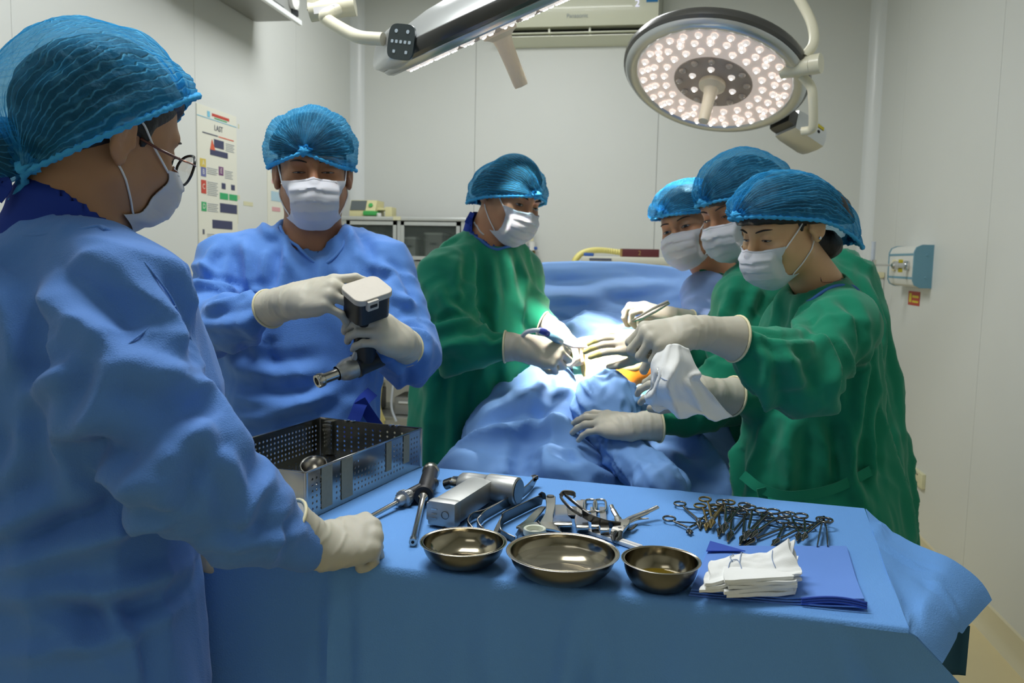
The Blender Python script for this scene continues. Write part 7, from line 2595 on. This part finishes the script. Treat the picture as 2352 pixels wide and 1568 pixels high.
MB().lathe([(.0135, 0), (.0175, 0), (.0180, .003), (.0175, .009), (.0165, .010), (.0135, .009), (.0128, .005)], 32, tp(1228, 1226, .0225), closed=True).build('ring', 'ring', rg)
MB().lathe([(0, .0008), (.0132, .0008), (.0132, .0018), (0, .0018)], 24, tp(1228, 1226, .0225)).build('inner_disc', 'white_plastic', rg)

# ---- rongeur
rn = thing('rongeur', 'steel bone rongeur with open curved handles on the table cloth', 'rongeur', tp(1435, 1195))
MB().tube(spline([tp(1424, 1206, .010), tp(1419, 1190, .012), tp(1410, 1174, .016), tp(1404, 1160, .022)], 7), np.array([.0065] * 8 + [.005] * 8 + [.0038] * 6)[:22], 10, flat=.6).build('handle', 'steel', rn)
MB().tube(spline([tp(1432, 1202, .010), tp(1450, 1190, .011), tp(1480, 1178, .014), tp(1510, 1164, .020)], 7), np.array([.0065] * 8 + [.0062] * 8 + [.005] * 6)[:22], 10, flat=.6).build('handle', 'steel', rn)
MB().tube(spline([tp(1440, 1200, .007), tp(1462, 1192, .008), tp(1490, 1190, .010)], 7), np.linspace(.0055, .002, 15), 8, flat=.5).build('spring', 'steel', rn)
MB().tube(spline([tp(1438, 1214, .006), tp(1450, 1214, .006), tp(1462, 1204, .006)], 7), np.linspace(.004, .0028, 15), 8, flat=.5).build('lower_arm', 'steel_dark', rn)
strip([tp(1414, 1226, .008), tp(1420, 1216, .011), tp(1430, 1204, .013), tp(1436, 1196, .012)], [.018, .020, .022, .016], .006, 'joint_plate', 'steel', rn, RT)
for q in ((1424, 1212), (1436, 1208)):
    MB().lathe([(0, 0), (.0028, 0), (.0024, .0014), (0, .0016)], 12, tp(*q, .0165)).build('rivet', 'chrome', rn)
for s_ in (-1, 1):
    MB().tube([tp(1420 + s_ * 5, 1224, .009), tp(1416 + s_ * 8, 1234, .008), tp(1412 + s_ * 3, 1243, .006)], [.005, .0042, .0022], 8).build('jaw', 'steel_dark', rn)
# small flat wrench tip beside the empty bowl
wr = thing('flat_wrench', 'small flat steel wrench with notched end behind the empty bowl', 'wrench', tp(1025, 1205))
nt_ = [(-.006, 0), (.006, 0), (.0075, .03), (.011, .045), (.008, .052), (.004, .046), (.001, .052), (-.003, .046), (-.007, .052), (-.011, .044), (-.0075, .03)]
MB().prism(nt_, .0022, tp(1006, 1222), frame(ZV, np.cross(tp(1036, 1196) - tp(1006, 1222), ZV))[:, [0, 1, 2]] @ np.array(((1, 0, 0), (0, 1, 0), (0, 0, 1.0)))).build('blade', 'steel_dark', wr, smooth=False)
MB().lathe([(0, 0), (.002, 0), (.002, .0006), (0, .0006)], 10, tp(1018, 1212, .0023)).build('hole', 'black', wr)
# long white strip behind the bowls
ws = thing('white_ruler', 'long white plastic strip lying between the large and the small bowl', 'strip', tp(1420, 1245))
a, b = tp(1352, 1222), tp(1470, 1262)
Rw_ = np.stack(((b - a) / np.linalg.norm(b - a), np.cross(ZV, (b - a) / np.linalg.norm(b - a)), ZV), 1)
MB().box((a + b) / 2 + ZV * .003, (np.linalg.norm(b - a), .015, .006), Rw_, bev=.0015).build('strip', 'white_plastic', ws)
MB().box((a + b) / 2 + ZV * .0062, (np.linalg.norm(b - a), .005, .0012), Rw_).build('ridge', 'label_white', ws)


# ---- bowls
def bowl(label, cx, yb, rim_px, yrim, liquid=None, level=.5, base=.52):
    c = tp(cx, yb)
    z = (c - CAM) @ FW
    r = rim_px / FPX * z
    lo_, hi_ = .01, .12
    for _ in range(30):
        h = (lo_ + hi_) / 2
        q = c + ZV * h - CAM
        y = CY - (q @ UP) / (q @ FW) * FPX
        if y > yrim:
            lo_ = h
        else:
            hi_ = h
    z2 = (c + ZV * h - CAM) @ FW
    r = rim_px / FPX * z2
    t = thing('steel_bowl', label, 'bowl', c, 'steel bowls along the table front')
    # outline: flat base, swelling wall, rolled rim
    tt = np.linspace(0, 1, 14)
    wall = [(r * (base + (.93 - base) * math.sin(x * PI / 2) ** .9), h * (x ** 1.35) * .97) for x in tt]
    prof = [(0, .0012), (r * base * .8, .0012), (r * base * .93, .0006)] + wall[0:] + [(r * .965, h * .985), (r * .992, h * 1.0), (r, h * 1.012), (r * .992, h * 1.025), (r * .97, h * 1.02), (r * .945, h * .99)]
    inn = [(max(x - .0011, 0), z_ + .0011) for x, z_ in wall[::-1]] + [(r * base * .9, .003), (0, .003)]
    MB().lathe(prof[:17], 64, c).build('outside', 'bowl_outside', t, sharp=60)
    MB().lathe(prof[16:] + inn, 64, c).build('bowl', 'steel_bowl', t, sharp=60)
    MB().lathe([(r * .975, h * 1.0), (r * 1.0, h * 1.004), (r * 1.004, h * 1.014), (r * .998, h * 1.026), (r * .975, h * 1.028)], 64, c, closed=True).build('rolled_rim', 'steel', t, sharp=None)
    if liquid:
        lv = h * level
        rl = np.interp(lv - .0011, [w_[1] for w_ in wall], [w_[0] for w_ in wall]) - .0016
        MB().lathe([(0, lv), (rl * .97, lv), (rl, lv + .0006)], 56, c).build('liquid', liquid, t, sharp=None)
    return t


bowl('empty steel bowl, leftmost of the three', 1064, 1292, 100, 1243)
bowl('largest steel bowl holding clear saline in the middle', 1291, 1322, 130, 1266, 'water', .55)
bowl('smaller deep steel bowl with brown iodine stain beside the folded cloth', 1516, 1342, 91, 1285, 'iodine', .22, .6)


# ---- hemostats and scissors
def clamp_parts(t, L, spread, kind):
    """points along +y: rings at the back (y<0 side), tips at y=L*.45"""
    piv = .22 * L
    for s in (-1, 1):
        rx, ry = .0105, .0135
        xr = s * (spread * .5 + .002)
        c = np.array((xr + s * rx * .6, -.50 * L, .004 + (.001 if s > 0 else 0)))
        tt = np.arange(18) * 2 * PI / 18
        ring = c + np.stack((rx * np.cos(tt), ry * np.sin(tt), np.zeros(18)), 1)
        arm = spline([c + np.array((-s * rx * .5, ry * .9, 0)), (s * spread * .42, -.25 * L, .004), (s * .003, piv - .012, .0045), (-s * .0028, piv + .012, .004), (-s * .0016, .38 * L, .0035), (-s * .0006, .5 * L, .003)], 5)
        n = len(arm)
        rad_ = np.interp(np.linspace(0, 1, n), (0, .45, .62, .8, 1), (.0021, .0025, .0034, .0024, .001))
        a = MB().tube(arm, rad_, 7, flat=.75).build('arm', kind, t, local=True, sharp=None)
        MB().tube(ring, .0019, 6, closed=True).build('finger_ring', kind, a, local=True, sharp=None)
    MB().lathe([(0, -.0005), (.0036, 0), (.003, .0085), (0, .009)], 10, (0, piv, 0)).build('pivot', 'chrome', t, local=True)
    MB().box((0, -.30 * L, .0045), (spread * .85, .003, .002)).build('ratchet', kind, t, local=True)


cl_list = [((1575, 1199), (1585, 1231), .040, 'small open towel clamp, leftmost of the clamps', 0), ((1604, 1166), (1607, 1218), .050, 'fine open scissors at the far left of the clamp heap', 0),
           ((1634, 1170), (1621, 1222), .024, 'bronze-tinted clamp near the fine scissors', 0), ((1646, 1166), (1632, 1224), .026, 'clamp on top of the heap with raised ring', 1),
           ((1668, 1172), (1650, 1236), .024, 'clamp with wide blades in the middle left of the heap', 0), ((1684, 1176), (1660, 1240), .022, 'slim clamp beside the wide-bladed one', 1),
           ((1702, 1178), (1671, 1248), .024, 'long clamp pointing down left, its tip nearest the folded cloth corner', 0), ((1732, 1186), (1699, 1256), .026, 'long dark clamp in the center of the row', 0),
           ((1748, 1190), (1708, 1257), .024, 'dark clamp lying against the central long clamp', 1), ((1774, 1194), (1722, 1250), .024, 'clamp with flat polished jaw in the right half of the row', 1),
           ((1796, 1204), (1706, 1260), .028, 'longest slanting clamp, stretched to the left under its neighbors', 0), ((1826, 1208), (1772, 1258), .026, 'clamp partly covered by the white gauze stack', 0),
           ((1850, 1192), (1830, 1246), .040, 'open-handled clamp right of the gauze tip', 0), ((1868, 1208), (1842, 1256), .024, 'last ring-handled clamp before the forceps', 1)]
for (rp, tpx, spr, lab, lvl), i in zip(cl_list, range(99)):
    r_, e_ = tp(*rp), tp(*tpx)
    L = np.linalg.norm(e_ - r_)
    L = max(L, .06)
    t = thing('surgical_clamp', lab, 'clamp', (r_ + e_) / 2 + ZV * (.0075 * lvl + .0012 * (i % 3) * lvl), 'clamps and scissors fanned out on the cloth')
    an = math.atan2(-(e_ - r_)[0], (e_ - r_)[1])
    t.rotation_euler = (-.02 * lvl, 0, an)
    clamp_parts(t, L, spr, 'steel_dark' if i not in (2, 3) else 'brass')
tw = thing('tissue_forceps', 'spring forceps standing on edge at the right end of the clamps', 'forceps', tp(1888, 1220))
strip([tp(1891, 1190, .010), tp(1884, 1220, .011), tp(1877, 1254, .008)], [.006, .014, .007], .0016, 'leaf', 'steel_dark', tw, ZV)
strip([tp(1892, 1190, .010), tp(1898, 1220, .011), tp(1901, 1254, .008)], [.006, .012, .006], .0016, 'leaf', 'steel_dark', tw, ZV)
MB().box(tp(1892, 1190, .010), (.004, .006, .008), bev=.001).build('joint', 'steel_dark', tw)

# ---- folded blue sheet
q4 = [tp(1627, 1262), tp(1948, 1262), tp(1990, 1402), tp(1582, 1366)]
fs = thing('folded_sheet', 'folded blue cloth lying under the white gauze at the table front', 'cloth', sum(q4) / 4)
n1, n2 = 26, 16
for k in range(3):
    G = np.zeros((n1, n2, 3))
    for i in range(n1):
        for j in range(n2):
            u, v = i / (n1 - 1), j / (n2 - 1)
            top_, bot_ = q4[0] * (1 - u) + q4[1] * u, q4[3] * (1 - u) + q4[2] * u
            p = top_ * (1 - v) + bot_ * v
            lift = .004 * max(0, u - .55) * max(0, v - .6) * 12
            p = p + ZV * (.0006 + .0028 * k + lift * (.4 + .3 * k) + .0012 * perlin(np.array([[u * 5, v * 4, k * 3.]]), 8)[0]) - (RT * .003 * k * (u - .5) + front_out * .002 * k * v)
            G[i, j] = p
    MB().grid(G[:, ::-1], thick=.0016).build('layer', 'folded_cloth', fs, sharp=50)
# rolled fold at the right front corner and the turned-back far corner
a, b = q4[3] * .36 + q4[2] * .64, q4[2]
for k in range(3):
    pts = [a + (b - a) * s + ZV * (.003 + .003 * k + .006 * math.sin(s * PI * .9)) + front_out * (.003 - .0008 * k) for s in np.linspace(0, 1, 14)]
    MB().tube(pts, .0016, 6).build('fold_edge', 'fold_edge', fs, sharp=None)
tri = [tp(1622, 1266, .0095), tp(1631, 1243, .004), tp(1712, 1266, .0095)]
MB().add([tri[0], tri[1], tri[2], tri[0] + ZV * .0012, tri[1] + ZV * .0012, tri[2] + ZV * .0012], [(2, 1, 0), (3, 4, 5), (0, 1, 4, 3), (1, 2, 5, 4), (2, 0, 3, 5)]).build('turned_corner', 'fold_edge', fs, smooth=False)

# ---- gauze stack
SH = .0095
gz_c = tp(1745, 1345, SH)
gw = [tp(1658, 1326, SH), tp(1828, 1316, SH), tp(1826, 1366, SH), tp(1668, 1372, SH)]
gs = thing('gauze_stack', 'stack of white gauze pads on the folded blue cloth', 'gauze', gz_c)
for k in range(5):
    n1, n2 = 24, 12
    G = np.zeros((n1, n2, 3))
    for i in range(n1):
        for j in range(n2):
            u, v = i / (n1 - 1), j / (n2 - 1)
            p = (gw[0] * (1 - u) + gw[1] * u) * (1 - v) + (gw[3] * (1 - u) + gw[2] * u) * v
            wob = perlin(np.array([[u * 3.5 + k * 5, v * 3.5, k * 2.]]), 12)[0]
            p = p + ZV * (.0045 + .0052 * k + .0016 * wob) + RT * (.003 * math.sin(k * 2.1 + v * 3)) + front_out * .0025 * math.sin(k * 1.7 + u * 4)
            G[i, j] = p
    MB().grid(G[:, ::-1], thick=.0046).build('pad', 'gauze', gs, sharp=60)
ug = [tp(1640, 1284, .036), tp(1815, 1262, .050), tp(1836, 1318, .034), tp(1616, 1336, .028)]
g2 = thing('gauze_pad', 'crumpled white gauze with blue thread lying on top of the gauze stack', 'gauze', sum(ug) / 4)
for k in range(3):
    n1, n2 = 40, 22
    G = np.zeros((n1, n2, 3))
    for i in range(n1):
        for j in range(n2):
            u, v = i / (n1 - 1), j / (n2 - 1)
            p = (ug[0] * (1 - u) + ug[1] * u) * (1 - v) + (ug[3] * (1 - u) + ug[2] * u) * v
            ff = perlin(np.array([[u * 3 + k, v * 3, k * 1.7], [u * 7, v * 6, 3 + k], [u * 14, v * 3, 8 + k]]), 15)
            up_ = .020 * max(0, u - .72) / .28 * max(0, 1 - v * 1.6)
            p = p + ZV * (-.011 + .0055 * k + .004 * ff[0] + .0022 * ff[1] + up_) + RT * .004 * math.sin(v * 5 + k * 2) * (1 if 0 < i < n1 - 1 else 1.4) + front_out * .004 * math.sin(u * 6 + k)
            G[i, j] = p
    pad = MB().grid(G[:, ::-1], thick=.0042).build('ply', 'gauze', g2, sharp=60)
    if k == 2:
        GT = G
pick = lambda u, v: GT[int(round(u * 39)), int(round(v * 21))] + ZV * .0012
for pth in ([(.20, .95), (.18, .75), (.20, .55), (.26, .35), (.33, .30), (.37, .45), (.35, .65), (.37, .9)], [(.37, .45), (.39, .25), (.38, .02)], [(.27, .32), (.26, .12), (.27, .02)], [(.80, .1), (.78, .3), (.75, .5), (.74, .6)]):
    MB().tube(spline([pick(*p) for p in pth], 6), .0007, 5).build('blue_thread', 'thread', g2, sharp=None)

# ================================================================== THINGS IN HANDS
# surgical drill held by the man in blue
bd = cvec(-.74, -.36, -.56)
bd = bd - ha * (bd @ ha)
bd /= np.linalg.norm(bd)
sd3 = np.cross(ha, bd)
Rh = np.stack((bd, sd3, ha), 1)
sdm = thing('surgical_drill', 'black and silver battery surgical drill held by the man in blue', 'drill', cap_c)


def rr_poly(hx, hy, r, n=5):
    out = []
    for cx_, cy_, a0 in ((hx - r, hy - r, 0), (-hx + r, hy - r, PI / 2), (-hx + r, -hy + r, PI), (hx - r, -hy + r, 3 * PI / 2)):
        for k in range(n + 1):
            a = a0 + k / n * PI / 2
            out.append((cx_ + r * math.cos(a), cy_ + r * math.sin(a)))
    return out


MB().prism(rr_poly(.044, .036, .017), .013, cap_c - ha * .013, Rh).build('battery_lid', 'grey_plastic', sdm, sharp=40)
bd_l = sdm.children[0]
bvl = bd_l.modifiers.new('edge', 'BEVEL')
bvl.width, bvl.segments, bvl.limit_method = .0015, 2, 'ANGLE'
MB().prism(rr_poly(.040, .0325, .014), .050, cap_c - ha * .062, Rh).build('battery_housing', 'black_plastic', sdm, sharp=40)
lat = cap_c - ha * .014
sgn = 1 if sd3 @ RT > 0 else -1
latd = sd3 * sgn
MB().box(lat + latd * .036 + bd * .012, (.026, .012, .022), Rh, bev=.003).build('latch', 'grey_plastic', sdm)
MB().box(lat + latd * .0425 + bd * .012, (.016, .002, .006), Rh).build('latch_slot', 'dark_slot', sdm)
MB().tube([lat - latd * .036, lat - latd * .046], .005, 12).build('side_pin', 'chrome', sdm)
MB().tube([cap_c - ha * .060, cap_c - ha * .185], np.array([.021, .0205]), 20, flat=1.25, hint=bd).build('handle', 'black_plastic', sdm)
bc_ = cap_c - ha * .190
MB().lathe([(0, -.062), (.016, -.062), (.021, -.056), (.0225, -.03), (.0235, .012), (.026, .018), (.026, .023), (.0235, .026)], 30, bc_, np.stack((sd3, ha, bd), 1) if np.linalg.det(np.stack((sd3, ha, bd), 1)) > 0 else np.stack((ha, sd3, bd), 1)).build('motor_barrel', 'black_plastic', sdm)
Rb_ = frame(bd)
MB().lathe([(.0235, .024), (.0240, .030), (.0235, .046), (.0195, .058), (.0155, .064), (.0155, .068)], 30, bc_, Rb_).build('front_housing', 'steel_matte', sdm)
MB().lathe([(.0120, .066), (.0115, .088), (.0115, .100), (.0145, .102), (.0155, .106), (.0155, .114), (.0135, .117), (.0085, .117), (.0075, .108), (0, .106)], 28, bc_, Rb_).build('chuck_nose', 'steel', sdm)
MB().lathe([(0, .1065), (.0074, .1068)], 20, bc_, Rb_).build('chuck_bore', 'black', sdm)
MB().tube([bc_ + bd * .026 + ha * .022, bc_ + bd * .020 + ha * .040], .0075, 12).build('trigger', 'steel_matte', sdm)

# suction tube in the hands of the left surgeon
st = thing('suction_tube', "clear suction tube with blue handle in the left surgeon's gloves", 'suction tube', W(1255, 765, 2.24))
MB().tube(spline([W(1190, 790, 2.20), W(1205, 766, 2.17), W(1222, 759, 2.16), W(1240, 758, 2.16)], 8), .006, 10).build('hose', 'tube_lens', st, sharp=None)
MB().tube([W(1238, 757, 2.16), W(1250, 762, 2.17), W(1262, 769, 2.18)], [.0075, .0095, .008], 12).build('blue_sleeve', 'suct_blue', st, sharp=None)
MB().tube([W(1258, 767, 2.178), W(1275, 777, 2.195), W(1290, 786, 2.21)], [.010, .0105, .008], 12).build('handle', 'suct_clear', st, sharp=None)
MB().tube([W(1290, 786, 2.21), W(1315, 797, 2.25), W(1362, 797, 2.33)], .0028, 8).build('tip', 'label_white', st, sharp=None)
# forceps in the hand of the man at the back
fp = thing('needle_forceps', 'slim steel forceps held in the brightly lit glove above the wound', 'forceps', W(1490, 712, 2.28))
MB().tube([W(1534, 692, 2.30), W(1500, 708, 2.28), W(1470, 726, 2.25), W(1450, 736, 2.23)], [.004, .004, .003, .0015], 8).build('leaf', 'steel', fp)
MB().tube([W(1536, 696, 2.30), W(1504, 716, 2.27), W(1474, 731, 2.245), W(1452, 739, 2.23)], [.004, .004, .003, .0015], 8).build('leaf', 'steel', fp)

# gauze hanging from the woman's fist
ctrl = np.array([[(1520, 800, 1.56), (1548, 790, 1.55), (1580, 800, 1.56)],
                 [(1497, 838, 1.56), (1545, 835, 1.53), (1602, 850, 1.56)],
                 [(1492, 885, 1.57), (1535, 880, 1.52), (1612, 878, 1.58)],
                 [(1480, 918, 1.58), (1560, 925, 1.545), (1650, 925, 1.62)],
                 [(1500, 935, 1.57), (1570, 955, 1.55), (1680, 962, 1.64)]], float)
n1, n2 = 46, 34
CW = np.array([[W(*c) for c in r] for r in ctrl])
rows = np.array([spline(CW[:, k], 12) for k in range(3)])
rows = rows[:, np.round(np.linspace(0, rows.shape[1] - 1, n1)).astype(int)]
G = np.zeros((n1, n2, 3))
for i in range(n1):
    cs_ = spline(rows[:, i], 20)
    G[i] = cs_[np.round(np.linspace(0, len(cs_) - 1, n2)).astype(int)]
gf_ = G.reshape(-1, 3)
iu = np.repeat(np.linspace(0, 1, n1), n2)
iv = np.tile(np.linspace(0, 1, n2), n1)
dd = .016 * np.clip(1 - np.abs(perlin(np.stack((iv * 3.2 + iu, iu * 1.6, np.full(len(iu), 2.)), 1), 31)) * 2.2, 0, 1) ** 1.5 + .006 * perlin(np.stack((iv * 7, iu * 5, np.full(len(iu), 7.)), 1), 32)
gf_ = gf_ - FW * (dd * np.clip(iu * 3, .2, 1))[:, None] + RT * (.006 * perlin(np.stack((iv * 4, iu * 4, np.full(len(iu), 9.)), 1), 33))[:, None]
# ragged lower hem
gf_ = gf_ - UP * (.006 * np.clip(iu - .85, 0, 1) * 7 * np.sin(iv * 17))[:, None]
hg_ = thing('hanging_gauze', "white gauze cloth hanging from the woman's gloved fist", 'gauze', W(1560, 870, 1.57))
GG = gf_.reshape(n1, n2, 3)
MB().grid(GG[:, ::-1], thick=.0022).build('cloth', 'gauze', hg_, sharp=None)
MB().tube(spline([GG[17, 3] - FW * .002, GG[19, 9] - FW * .002, GG[21, 15] - FW * .002, GG[20, 20] - FW * .002], 8), .0009, 5).build('blue_thread', 'thread', hg_, sharp=None)
